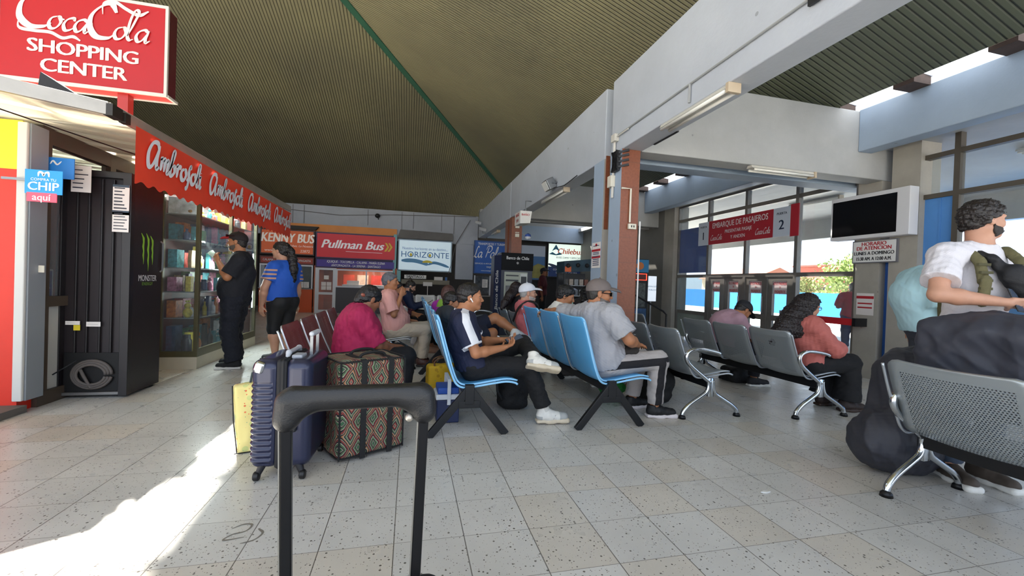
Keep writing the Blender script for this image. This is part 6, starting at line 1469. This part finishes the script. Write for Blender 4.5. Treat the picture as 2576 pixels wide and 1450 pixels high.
single('paper_box', MB().box(-.2, .2, -.1, .1, 0, .14), M_PAP, 'white box of papers behind the red office window', 'box', (-1.95, 15.85, .98))
# seaside office
e, w, h = shopsign('pale blue seaside bus company sign with yellow sun', -.44, 1.45, 1.54, 2.66, Yb, '#cfe3ee', '#9fb4c0', emit=.3)
L = MB().text('Nuestro horizonte en su destino...', .13, (0, -.01, .80), sx=.88).text('HORIZONTE', .29, (0, -.01, .58), sx=1.02, bold=-.002)
mesh_obj('lettering', L, mat('#3f7fae', .5), e)
sw = MB(); stroke(sw, [(-.82, .36), (-.4, .37), (-.05, .30), (.1, .24)], .02, .14, lambda a, b: (a, -.010, b), 1.5); stroke(sw, [(.1, .24), (.3, .32), (.55, .28), (.85, .18)], .02, .10, lambda a, b: (a, -.010, b), 1.5)
mesh_obj('wave', sw, mat('#5f9cc8', .5), e)
sw = MB().prism([(.18 * math.cos(a) + .08, .09 * math.sin(a) + .31) for a in np.linspace(0, math.pi, 14)], lambda a, b, t: (a, t, b), -.013, -.007)
for x in (-.50, .16): sw.prism([(x + .045 * math.cos(a), .575 + .06 * math.sin(a)) for a in np.linspace(0, 6.28, 12)[:-1]], lambda a, b, t: (a, t, b), -.0085, -.0075)
mesh_obj('sun', sw, mat('#e6cf3a', .5), e)
single('roof_box', MB().prism([(-.97, 0), (.97, 0), (.95, .26), (-.88, .30)], lambda a, b, t: (a, t, b), -.1, .25), mat('#6a6765', .7, var=.1), 'grey box top above the pale blue seaside sign', 'box', (.5, Yb, 2.68))
struct('trim_10', MB().box(-.49, -.33, Yb, Yb + .2, 0, 1.56).box(-.6, -.49, Yb, Yb + .05, 0, 2.8), [mat('#7fb4b8', .5)])
counter('grey ticket counter under the pale blue seaside sign', -.33, 1.45, .62, '#55524e')
bd = empty('destination_board', 'white lettered destination board hung in the seaside office window', 'sign', (.18, Yb - .01, 1.27))
mesh_obj('board', MB().box(-.38, .38, 0, .02, 0, .13), mat('#e4e2de', .5), bd); mesh_obj('lettering', MB().text('SANTIAGO', .13, (0, -.005, .065), bold=.02, sx=.95), M_BLACK, bd)
single('shelf_board', MB().box(-.85, .85, 0, .12, 0, .16), mat('#7f7868', .6, var=.1), 'grey brown shelf board across the seaside office window', 'shelf', (.55, Yb + .05, 1.08))
single('price_card', MB().box(-.16, .16, -.01, 0, 0, .14).box(-.01, .01, -.005, .0, -.35, 0), M_PAP, 'white card on a stick in the seaside office window', 'card', (.62, Yb - .03, 1.02))
single('goods_box', MB().box(-.15, .15, 0, .1, 0, .12), M_PAP, 'white box on the shelf board of the seaside office', 'box', (1.0, Yb + .05, 1.24))
single('drinks_can', MB().lathe([(.04, 0), (.04, .12)], n=12), mat('#3a6aa8', .4), 'blue can on the shelf board of the seaside office', 'can', (1.28, Yb + .1, 1.24))
# blue office
e, w, h = shopsign('blue transport company sign with white script beside the long beam', 2.24, 3.55, 1.54, 2.74, Yb - .25, '#174f9c', '#1a4a8c', emit=.06)
L = MB().text('TRANSPORTES Y TURISMO', .12, (0, -.01, 1.08), bold=.01, sx=.75); brush(L, 'La Paloma', .20, (-.02, -.01, .58), w=(.12, .24), slant=.25, sx=.78)
L.text('SERVICIO A MITOR - Comparamos - Gira', .08, (0, -.01, .36), sx=.9, bold=.01).text('VIAJES ESPECIALES', .09, (.1, -.01, .24), bold=.01, sx=.85).text('www.transporteslapaloma.cl', .07, (0, -.01, .11))
mesh_obj('lettering', L, M_WHITE, e)
counter('dark ticket counter under the blue transport sign', 2.24, 3.55, .7, '#2a2826', Yb - .2)
wn = empty('ticket_window', 'ticket window with shelves under the blue transport sign', 'window', (2.9, Yb - .1, .75)); mesh_obj('frame', MB().box(-.62, -.58, 0, .05, 0, .72).box(-.05, -.0, 0, .05, 0, .72).box(.6, .64, 0, .05, 0, .72), M_WALU, wn); mesh_obj('display', MB().box(-.6, .6, .2, .24, .05, .7), mat('#4a4c50', .5, var=.8, vs=8), wn)
paper('tall white notice in the window under the blue transport sign', (2.68, Yb - .12, 1.18), .2, .3, 5)
single('strip_lamp', MB().box(-.04, .04, 0, .03, 0, .45), mat('#e8fbff', .4, emit=5), 'bright upright lamp in the window under the blue sign', 'lamp', (3.32, Yb - .12, .88))
# poster and lit sign in the recess
e, w, h = shopsign('framed landscape poster left of the lit white and blue bus sign', 4.02, 5.04, 1.35, 2.72, Yb, '#3f6a98', '#131416', .08)
mesh_obj('upper_band', MB().box(-.47, .47, -.01, -.006, .93, 1.33), mat('#aab4c4', .5), e); mesh_obj('hill', MB().prism([(-.47, .1), (.47, .1), (.47, .58), (.2, .66), (-.1, .5), (-.3, .42), (-.47, .35)], lambda a, b, t: (a, t, b), -.011, -.008), mat('#8c8648', .6, var=.3, vs=5), e)
e, w, h = shopsign('lit white and dark blue bus company sign with coloured star', 5.10, 6.68, 1.5, 2.84, Yb, '#dfeee2', '#16181c', .12, emit=.75)
mesh_obj('lower_band', MB().box(-.75, .75, -.010, -.006, .04, .42), mat('#1a2f5c', .5, emit=.15), e)
sw = MB(); stroke(sw, [(-.75, .52), (-.3, .40), (.2, .50), (.75, .42)], .05, .12, lambda a, b: (a, -.011, b), 1.5); mesh_obj('swoosh', sw, mat('#2a3550', .5, emit=.1), e)
L = MB().text('Chilebus', .30, (.12, -.012, 1.02), bold=.02, sx=1.0, shear=.15); mesh_obj('lettering', L, mat('#b8452c', .5, emit=.3), e)
mesh_obj('lettering', MB().text('BUSES CAMA Y SEMI CAMA', .10, (.1, -.012, .78), bold=.005, sx=.9), mat('#2a3550', .5), e)
mesh_obj('lettering', MB().text('COPIAPO - LA SERENA', .10, (-.1, -.013, .31), sx=.9, bold=.01).text('SANTIAGO - CALAMA', .10, (.0, -.013, .19), sx=.9, bold=.01), M_WHITE, e)
mesh_obj('star', MB().prism([(-.62, 1.02), (-.46, 1.28), (-.30, 1.02), (-.46, 1.10)], lambda a, b, t: (a, t, b), -.014, -.010).prism([(-.74, .90), (-.6, .98), (-.45, .90), (-.3, .98), (-.2, .90), (-.45, .86)], lambda a, b, t: (a, t, b), -.014, -.010), mat('#1f6f8c', .5), e)
struct('trim_11', MB().box(3.9, 6.8, Yb + .075, Yb + .2, 1.35, 2.9).box(3.9, 6.45, Yb + .1, Yb + .2, 0, 1.4), M_DARK)
struct('wall_aisle_2', MB().box(2.7, 6.5, 15.2, 15.28, 2.85, 3.4), M_CONC2)
# cash machine
am = empty('cash_machine', 'dark blue bank cash machine beside the farther red pillar', 'cash machine', (2.42, 9.55, 0))
M_AM = mat('#141a30', .35, var=.05)
mesh_obj('cabinet', MB().box(-.38, .38, 0, .5, 0, 1.92), M_AM, am, bevel=.01)
mesh_obj('side_wing', MB().prism([(-.38, -.02), (-.50, .22), (-.50, .6), (-.38, .6)], lambda a, b, t: (a, b, t), 0, 1.86), mat('#27304e', .35), am)
mesh_obj('hood', MB().box(-.38, .38, -.05, 0, 1.52, 1.92), mat('#07080c', .6, spec=.2), am, bevel=.006)
mesh_obj('fascia', MB().box(-.30, .26, -.012, 0, .62, 1.48), mat('#9a9e90', .4, .2), am, bevel=.004)
mesh_obj('screen', MB().box(-.26, .02, -.016, -.012, .86, 1.16), mat('#23282c', .1), am)
mesh_obj('card_panel', MB().box(.08, .25, -.02, -.012, .66, 1.45), mat('#c4c8c4', .4), am)
mesh_obj('card_slot', MB().box(.11, .22, -.026, -.02, .86, .93), mat('#2fae5a', .4, emit=1.0), am)
mesh_obj('keypad', MB().box(.10, .23, -.028, -.02, 1.2, 1.38), mat('#20232a', .4), am)
mesh_obj('slot_bar', MB().box(-.26, .04, -.02, -.012, 1.26, 1.30).box(-.26, .04, -.02, -.012, 1.38, 1.41), mat('#2a2c30', .4), am)
mesh_obj('lettering', MB().text('Banco de Chile', .105, (.0, -.055, 1.80), bold=.01, sx=.85).text('*', .14, (0, -.055, 1.66)), M_WHITE, am)
sd = Vector((-.12, .24, 0)).normalized(); mesh_obj('lettering', MB().text('Banco de Chile', .15, (-.448, .10, 1.05), (0, 0, 1), tuple(sd), sx=1.0, bold=.01), M_WHITE, am)
# souvenir stand
ss = empty('souvenir_stand', 'dark souvenir stand with teal canopy and round hanging goods', 'stall', (3.75, 9.05, 0))
mesh_obj('canopy', MB().prism([(-.35, 1.5), (.35, 1.56), (.35, 1.84), (-.35, 1.76)], lambda a, b, t: (a, t, b), 0, .5), mat('#1f3a48', .6, var=.4, vs=5), ss)
mesh_obj('frame', MB().box(-.34, -.31, 0, .03, 0, 1.5).box(.31, .34, 0, .03, 0, 1.5).box(-.34, .34, .0, .5, .72, .75).box(-.34, .34, .4, .5, 0, 1.5), mat('#2a2a2c', .5), ss)
mesh_obj('orange_patch', MB().box(-.33, -.18, -.01, 0, 1.52, 1.64), mat('#d8683a', .6), ss)
for k, x in enumerate((-.26, -.02, .2)): single('hanging_ball', MB().ball((0, 0, 0), .05), mat('#17171a', .7), '%s black round souvenir hanging under the teal canopy' % ('left', 'middle', 'right')[k], 'ball', (3.75 + x, 9.03, 1.66 if k == 0 else 1.68), group='round souvenirs')
rg = random.Random(5)
for r_ in range(3):
    for k in range(5): single('souvenir_box', MB().box(-.045, .045, 0, .06, 0, .14), mat(rg.choice(['#6a7078', '#8c8f90', '#53504c', '#a89a8c', '#7a4a3c']), .5, var=.4, vs=20), 'small souvenir on the stand, row %s, %s' % (('lowest', 'middle', 'top')[r_], ('at left edge', 'left of centre', 'at centre', 'right of centre', 'at right edge')[k]), 'souvenir', (3.75 - .25 + .125 * k, 9.15, (.76, .98, 1.22)[r_]), group='souvenirs on the stand')
for z in (.965, 1.205): mesh_obj('shelf', MB().box(-.32, .32, .05, .4, z, z + .012), M_STEEL, ss)
# vending machine, light panel, stair rail
vm = empty('vending_machine', 'drinks vending machine with blue top and red digits behind the red pillar', 'vending machine', (5.28, 9.0, 0))
mesh_obj('body', MB().box(-.24, .24, 0, .5, 0, 1.9), mat('#1d2124', .5), vm, bevel=.01)
mesh_obj('top_panel', MB().box(-.23, .23, -.01, 0, 1.58, 1.88), mat('#2a6f98', .5, emit=.1), vm)
mesh_obj('badge', MB().prism([(.10 * math.cos(a), 1.73 + .09 * math.sin(a)) for a in np.linspace(0, 6.28, 16)[:-1]], lambda a, b, t: (a, t, b), -.016, -.01), mat('#c8743a', .5), vm)
mesh_obj('red_digits', MB().box(-.23, .18, -.012, 0, 1.40, 1.54), mat('#3a1210', .4, emit=.5), vm)
mesh_obj('digit_border', MB().box(-.23, .18, -.016, -.012, 1.535, 1.55).box(-.23, .18, -.016, -.012, 1.39, 1.405).box(.17, .19, -.016, -.012, 1.39, 1.55), mat('#e8402c', .4, emit=2), vm)
mesh_obj('window', MB().box(-.2, .16, -.012, 0, .75, 1.32), mat('#4c5250', .3, var=.8, vs=18), vm); mesh_obj('lower_panel', MB().box(-.2, .2, -.012, 0, .45, .72), mat('#29507c', .4, var=.4, vs=12), vm)
nb = empty('notice_board', 'glowing white notice board beside the vending machine', 'sign', (5.62, 9.0, .0))
mesh_obj('panel', MB().box(-.09, .12, 0, .03, .9, 1.5), mat('#dfe8f2', .5, emit=.6), nb); mesh_obj('post', MB().box(-.02, .02, .03, .06, 0, 1.5), M_STEEL, nb); mesh_obj('lettering', MB().text('ATENCIÓN', .05, (.015, -.005, 1.25)).text('PÚBLICO', .05, (.015, -.005, 1.17)), mat('#3a6a8c', .5), nb)
hr = empty('stair_rail', 'black sloping handrail between pillar and window wall', 'handrail', (4.6, 7.9, 0))
mesh_obj('rail', MB().tube([(-.1, 0, 1.08), (.62, 0, .73), (.70, 0, .66), (.70, 0, .0)], .02, 8), M_BLACK, hr); mesh_obj('post', MB().tube([(-.1, 0, 0), (-.1, 0, 1.08)], .02, 8), M_BLACK, hr)
# ================================================================ FIXTURES
def tube_lamp(label, loc, rz, L_, rx=0.):
    e = empty('fluorescent_lamp', label, 'lamp', loc, rz, 'twin tube lamps')
    mesh_obj('housing', MB().prism([(-.035, 0), (.035, 0), (.05, -.035), (-.05, -.035)], lambda a, b, t: (a, t, b), -L_ / 2, L_ / 2), mat('#c9c6be', .5), e, bevel=.003)
    for x in (-.045, .045): mesh_obj('tube', MB().tube([(x, -L_ / 2 + .03, -.055), (x, L_ / 2 - .03, -.055)], .016, 8), mat('#e9e7e0', .35), e, smooth=True)
    mesh_obj('end_cap', MB().box(-.06, .06, -L_ / 2 - .02, -L_ / 2 + .015, -.08, 0), mat('#b9a890', .5), e, bevel=.004); return e
tube_lamp('twin tube lamp under the long beam, nearest, with rusty end cap', (2.44, 3.33, 2.85), 0, .94)
tube_lamp('twin tube lamp under the long beam beyond the pale post', (2.5, 7.3, 2.85), 0, 1.25)
tube_lamp('twin tube lamp under the cross beam above the pink shirted man', (4.70, 4.58, 2.83), math.pi / 2, 1.0)
tube_lamp('small tube lamp near the blue transport sign', (2.6, 13.2, 2.85), 0, .9)
tube_lamp('tube lamp under the second cross beam, before the lit bus sign', (5.2, 10.1, 2.84), math.pi / 2, 1.1)
M_CV = mat('#cfcbc2', .5)
def tb(pts, r=.012): return MB().tube(pts, r, 6)
single('cable_conduit', tb([(2.385, 4.74, 3.04), (2.385, 3.2, 3.05), (2.385, 1.2, 3.06)], .009).tube([(2.385, 3.33, 3.05), (2.385, 3.33, 2.88)], .012, 6), mat('#9a9c9c', .5), 'thin wire run along the long beam face above the lamp', 'conduit')
# door banner hangers are parts of the banner
jb = empty('junction_box', 'white junction box high on the pale pillar side', 'junction box', (2.37, 4.72, 3.0))
mesh_obj('box', MB().box(-.03, .03, -.05, .05, -.03, .06), M_CV, jb, bevel=.006); mesh_obj('spur', tb([(0, -.05, .02), (0, -.32, .02)], .008), M_CV, jb)
single('cable_conduit', tb([(2.38, 4.74, 2.98), (2.38, 4.76, 2.3)], .016), M_CV, 'pale vertical conduit on the pillar side between the white boxes', 'conduit')
single('switch_box', MB().box(-.03, .03, -.05, .05, -.07, .07), M_CREAM, 'cream box on the pillar side below the black bracket', 'box', (2.37, 4.78, 2.50), bevel=.006)
br = empty('wall_bracket', 'black slotted television bracket on the red pillar', 'bracket', (2.37, 4.64, 2.72))
mesh_obj('plate', MB().box(-.02, .02, -.03, .10, -.12, .12), M_BLACK, br)
for z in (-.08, -.02, .04, .09): mesh_obj('arm', MB().bar((.0, -.03, z), (.1, -.10, z + .02), .02, .025), M_BLACK, br)
mesh_obj('brace', MB().bar((-.02, .1, .12), (-.02, -.03, -.12), .02).bar((-.02, .1, -.12), (-.02, -.03, .12), .02), M_BLACK, br)
single('cable_conduit', tb([(2.40, 4.56, 2.38), (2.52, 4.56, 2.38), (2.52, 4.56, 1.98)], .012), M_CREAM, 'cream bent conduit on the red pillar front', 'conduit')
so_ = empty('socket_box', 'cream socket box on the red pillar front', 'socket', (2.55, 4.565, 1.93)); mesh_obj('box', MB().box(-.05, .05, -.025, .01, -.03, .035), M_CREAM, so_, bevel=.005)
mesh_obj('socket', MB().box(-.02, -.008, -.027, -.024, -.01, .015).box(.01, .022, -.027, -.024, -.01, .015), M_DARK, so_)
single('cable_conduit', tb([(2.655, 4.56, 0.02), (2.655, 4.56, 2.0)], .01), M_WHITE, 'thin white conduit down the right edge of the red pillar', 'conduit')
nt_ = empty('notice', 'long white notice with red bands on the pale pillar side', 'notice', (2.395, 5.19, 1.62)); mesh_obj('sheet', MB().box(-.003, 0, -.13, .13, -.17, .17), M_PAP, nt_)
mesh_obj('red_bands', MB().box(-.005, -.003, -.13, .13, .05, .08).box(-.005, -.003, -.13, .13, -.04, -.01), M_RED, nt_); t = MB()
for z in (.12, .03, .01, -.02 + .0, -.06, -.085, -.11, -.135): t.box(-.005, -.003, -.09, .09, z, z + .010)
t.m(1).prism([(.03 * math.cos(a), .135 + .02 * math.sin(a)) for a in np.linspace(0, 6.28, 12)[:-1]], lambda a, b, q: (q, a, b), -.005, -.003); mesh_obj('print', t, [mat('#4a5470', .6), M_RED], nt_)
# hanging toilet sign
hs = empty('hanging_sign', 'white box sign with red writing hung from the long beam', 'sign', (2.22, 8.2, 2.42))
mesh_obj('box', MB().prism([(-.11, 0), (.10, .02), (.13, .26), (-.11, .26)], lambda a, b, t: (a, t, b), -.0, .45), mat('#dddad4', .5), hs)
mesh_obj('hanger', tb([(.05, .2, .26), (.05, .2, .5), (.17, .2, .5)], .012), M_STEEL, hs)
mesh_obj('lettering', MB().text('BAÑO', .09, (-.113, .22, .19), (0, -1, 0), sx=1.1, bold=.02).text('24 H', .09, (-.113, .22, .08), (0, -1, 0), bold=.02).text('BAÑO', .06, (0, -.003, .18), bold=.02), mat('#c0303a', .5), hs)
# flood light
fl = empty('flood_light', 'steel flood light on the long beam edge', 'lamp', (2.3, 7.0, 2.95), 0)
mesh_obj('housing', MB().obox((0, 0, 0), (.07, .13, .09), rotm(0, -.5, 0)), M_STEEL, fl, bevel=.01); mesh_obj('glass', MB().obox((-.07, 0, -.04), (.005, .11, .075), rotm(0, -.5, 0)), mat('#d9dcd8', .2), fl); mesh_obj('bracket', tb([(0, .14, 0), (.1, .14, .02), (.1, -.14, .02), (0, -.14, 0)], .01), M_STEEL, fl)
mesh_obj('cable', tb([(.05, -.1, -.08), (.06, -.6, -.14), (.07, -1.1, -.10)], .007), M_BLACK, fl)
for k, (y, z, lb) in enumerate(((14.6, 3.3, 'white security camera high on the far end of the beam'), (13.6, 2.95, 'small camera on a bracket below the high white camera'))):
    e = empty('security_camera', lb, 'camera', (2.25, y, z)); mesh_obj('housing', MB().obox((0, 0, 0), (.05, .16, .045), rotm(.25, 0, .3)), mat('#c9cbce', .4), e, bevel=.008); mesh_obj('arm', tb([(0, 0, 0), (.02, .1, -.12), (.13, .1, -.12)], .012), M_STEEL, e)
e = empty('security_camera', 'small black camera on the rear wall above the red sign', 'camera', (-1.17, 15.45, 3.42)); mesh_obj('housing', MB().ball((0, 0, 0), (.09, .1, .08)), M_BLACK, e, smooth=True); mesh_obj('arm', tb([(0, .05, 0), (.03, .1, -.12)], .015), M_BLACK, e)
e = empty('lamp_globe', 'small blue and white round fitting beside the farther red pillar', 'lamp', (2.80, 10.05, 2.38)); mesh_obj('globe', MB().ball((0, 0, 0), .075), mat('#e2e4e8', .4), e, smooth=True); mesh_obj('cap', MB().lathe([(.08, .0), (.07, .05), (.02, .08)]), mat('#3a5aa8', .5), e); mesh_obj('arm', tb([(0, 0, .06), (-.14, .1, .06)], .01), M_STEEL, e)
bx = empty('socket_box', 'pair of small white boxes on the farther red pillar', 'socket', (2.53, 10.1, 2.48)); mesh_obj('upper_box', MB().box(-.05, .05, -.03, 0, .1, .18), M_CREAM, bx); mesh_obj('lower_box', MB().box(-.05, .05, -.03, 0, -.12, -.04).box(-.05, .05, -.03, 0, -.02, .0), M_CREAM, bx)
single('dark_slot', MB().box(-.01, .01, -.22, .22, -.02, .02), M_BLACK, 'small dark bar hung under the long beam beside the tube lamp', 'bar', (2.66, 4.1, 2.86), rz=.0)
E_ = empty('window_sign', 'blue and white framed picture lamp at the top of the long beam', 'sign', (2.385, 2.03, 3.02)); mesh_obj('frame', MB().box(-.02, 0, -.13, .13, -.02, .3), M_BLACK, E_); mesh_obj('face', MB().box(-.024, -.02, -.10, .10, .01, .28), mat('#9fd0e8', .4), E_)
# television, hours sign, door banner, tape
tv = empty('television', 'wall television with black screen in a white housing', 'television', (6.38, 4.68, 2.03), 0)
mesh_obj('housing', MB().box(-.06, .1, -.53, .53, 0, .64), mat('#d6d6da', .45), tv, bevel=.008); mesh_obj('screen', MB().box(-.066, -.06, -.38, .50, .05, .58), mat('#050507', .18), tv)
hsn = empty('hours_sign', 'white opening hours sign with red and black writing below the television', 'sign', (6.46, 4.67, 1.68))
mesh_obj('frame', MB().box(0, .03, -.30, .30, 0, .33), mat('#6a6a70', .5), hsn); mesh_obj('board', MB().box(-.004, 0, -.285, .285, .015, .315), M_WHITE, hsn)
mesh_obj('lettering', MB().text('HORARIO', .075, (-.006, 0, .275), (0, -1, 0), bold=.03, sx=1.0).text('DE ATENCION', .075, (-.006, 0, .213), (0, -1, 0), bold=.03, sx=.95), M_RED, hsn)
mesh_obj('lettering', MB().text('LUNES A DOMINGO', .07, (-.006, 0, .14), (0, -1, 0), bold=.03, sx=.85).text('15:30 AM. A 12:00 A.M.', .07, (-.006, 0, .06), (0, -1, 0), bold=.03, sx=.70), mat('#26262c', .5), hsn)
db = empty('door_banner', 'red boarding banner between panels numbered 1 and 2 over the doors', 'sign', (6.45, 7.27, 2.22))
mesh_obj('panel', MB().m(0).box(-.004, .01, -.86, .86, 0, .52).m(1).box(-.004, .01, .86, 1.20, 0, .52).box(-.004, .01, -1.22, -.86, 0, .52).m(0).box(-.004, .01, -1.38, -1.22, -.02, .54), [mat('#b02634', .45), mat('#c9d3e2', .5)], db)
L = MB().text('EMBARQUE DE PASAJEROS', .165, (-.006, 0, .40), (0, -1, 0), bold=.012, sx=.76).text('PRESENTAR PASAJE', .10, (-.006, 0, .24), (0, -1, 0), bold=.015, sx=.85).text('Y ANDEN', .10, (-.006, 0, .11), (0, -1, 0), bold=.015, sx=.9)
for y in (.62, -.62): brush(L, 'Coca-Cola', .055, (-.006, y, .09), (0, -1, 0), (0, 0, 1), (.14, .34), .3, .75)
mesh_obj('lettering', L, mat('#e6dfe2', .5), db)
mesh_obj('lettering', MB().text('1', .24, (-.006, 1.03, .20), (0, -1, 0), bold=.02).text('2', .24, (-.006, -1.04, .20), (0, -1, 0), bold=.02).text('PUERTA', .06, (-.006, 1.03, .41), (0, -1, 0), bold=.02).text('PUERTA', .06, (-.006, -1.04, .41), (0, -1, 0), bold=.02), mat('#1b2c48', .5), db)
mesh_obj('hanger', MB().box(0, .12, -.9, -.88, .3, .4).box(0, .12, .88, .9, .3, .4).box(0, .15, 0, .02, .3, .4), M_STEEL, db)
bt = empty('barrier_tape', 'red belt barrier stretched before the window right of the doors', 'barrier', (6.3, 5.4, 0)); mesh_obj('belt', MB().box(-.004, .004, -.62, .62, .76, .86), mat('#c8202a', .5), bt); mesh_obj('post', MB().tube([(0, .62, 0), (0, .62, .9)], .03, 10).lathe([(.16, 0), (.16, .02), (.03, .04)], (0, .62, 0)), M_STEEL, bt)
mesh_obj('clip', MB().box(-.02, .2, -.65, -.60, .75, .87), M_BLACK, bt)
e = empty('notice', 'red and white notice on the concrete column right of the window', 'notice', (6.5015, 4.79, 1.06)); mesh_obj('sheet', MB().box(-.004, 0, -.12, .12, -.14, .18), M_PAP, e); mesh_obj('red_bands', MB().box(-.006, -.004, -.12, .12, .10, .14).box(-.006, -.004, -.1, .1, .02, .04).box(-.006, -.004, -.1, .1, -.04, -.02), M_RED, e)
single('sticker', MB().box(-.004, 0, -.08, .08, -.05, .05), mat('#b8864a', .7), 'orange brown sticker on the second concrete column', 'sticker', (6.499, 4.38, 1.21))
# outside lamps, bus, bench objects beyond the glass
for k, (x, y) in enumerate(((8.6, 7.5), (8.0, 3.4))): tube_lamp(('tube lamp under the outdoor canopy seen over the window pane', 'tube lamp under the outdoor canopy above the bearded backpacker')[k], (x, y, 3.27), 0, 1.2)
bs = empty('coach', 'blue coach with orange side lamp parked outside behind the backpacker', 'bus', (12.5, 3.6, 0), .1)
mesh_obj('body', SDF().box((0, 0, 1.05), (1.2, 4.2, .80), .25).mesh(.08), mat('#3f8fd0', .3, coat=.5), bs); mesh_obj('window_band', MB().box(-1.215, -1.19, -3.9, 3.9, 1.25, 1.7), mat('#20262e', .1), bs)
for y in (-2.6, 2.6): mesh_obj('wheel', MB().lathe([(.42, -.14), (.46, 0), (.42, .14)], (-1.1, y, .44), 20, 'x'), M_BLACK, bs)
mesh_obj('side_lamp', MB().box(-1.25, -1.2, 3.5, 3.9, 1.75, 1.83), mat('#ff8a30', .4, emit=3), bs)
mesh_obj('mirror', MB().tube([(-1.0, 4.2, 1.6), (-1.1, 4.6, 1.7), (-1.2, 4.75, 1.5), (-1.2, 4.75, 1.2)], .07, 8), mat('#24506a', .5), bs)
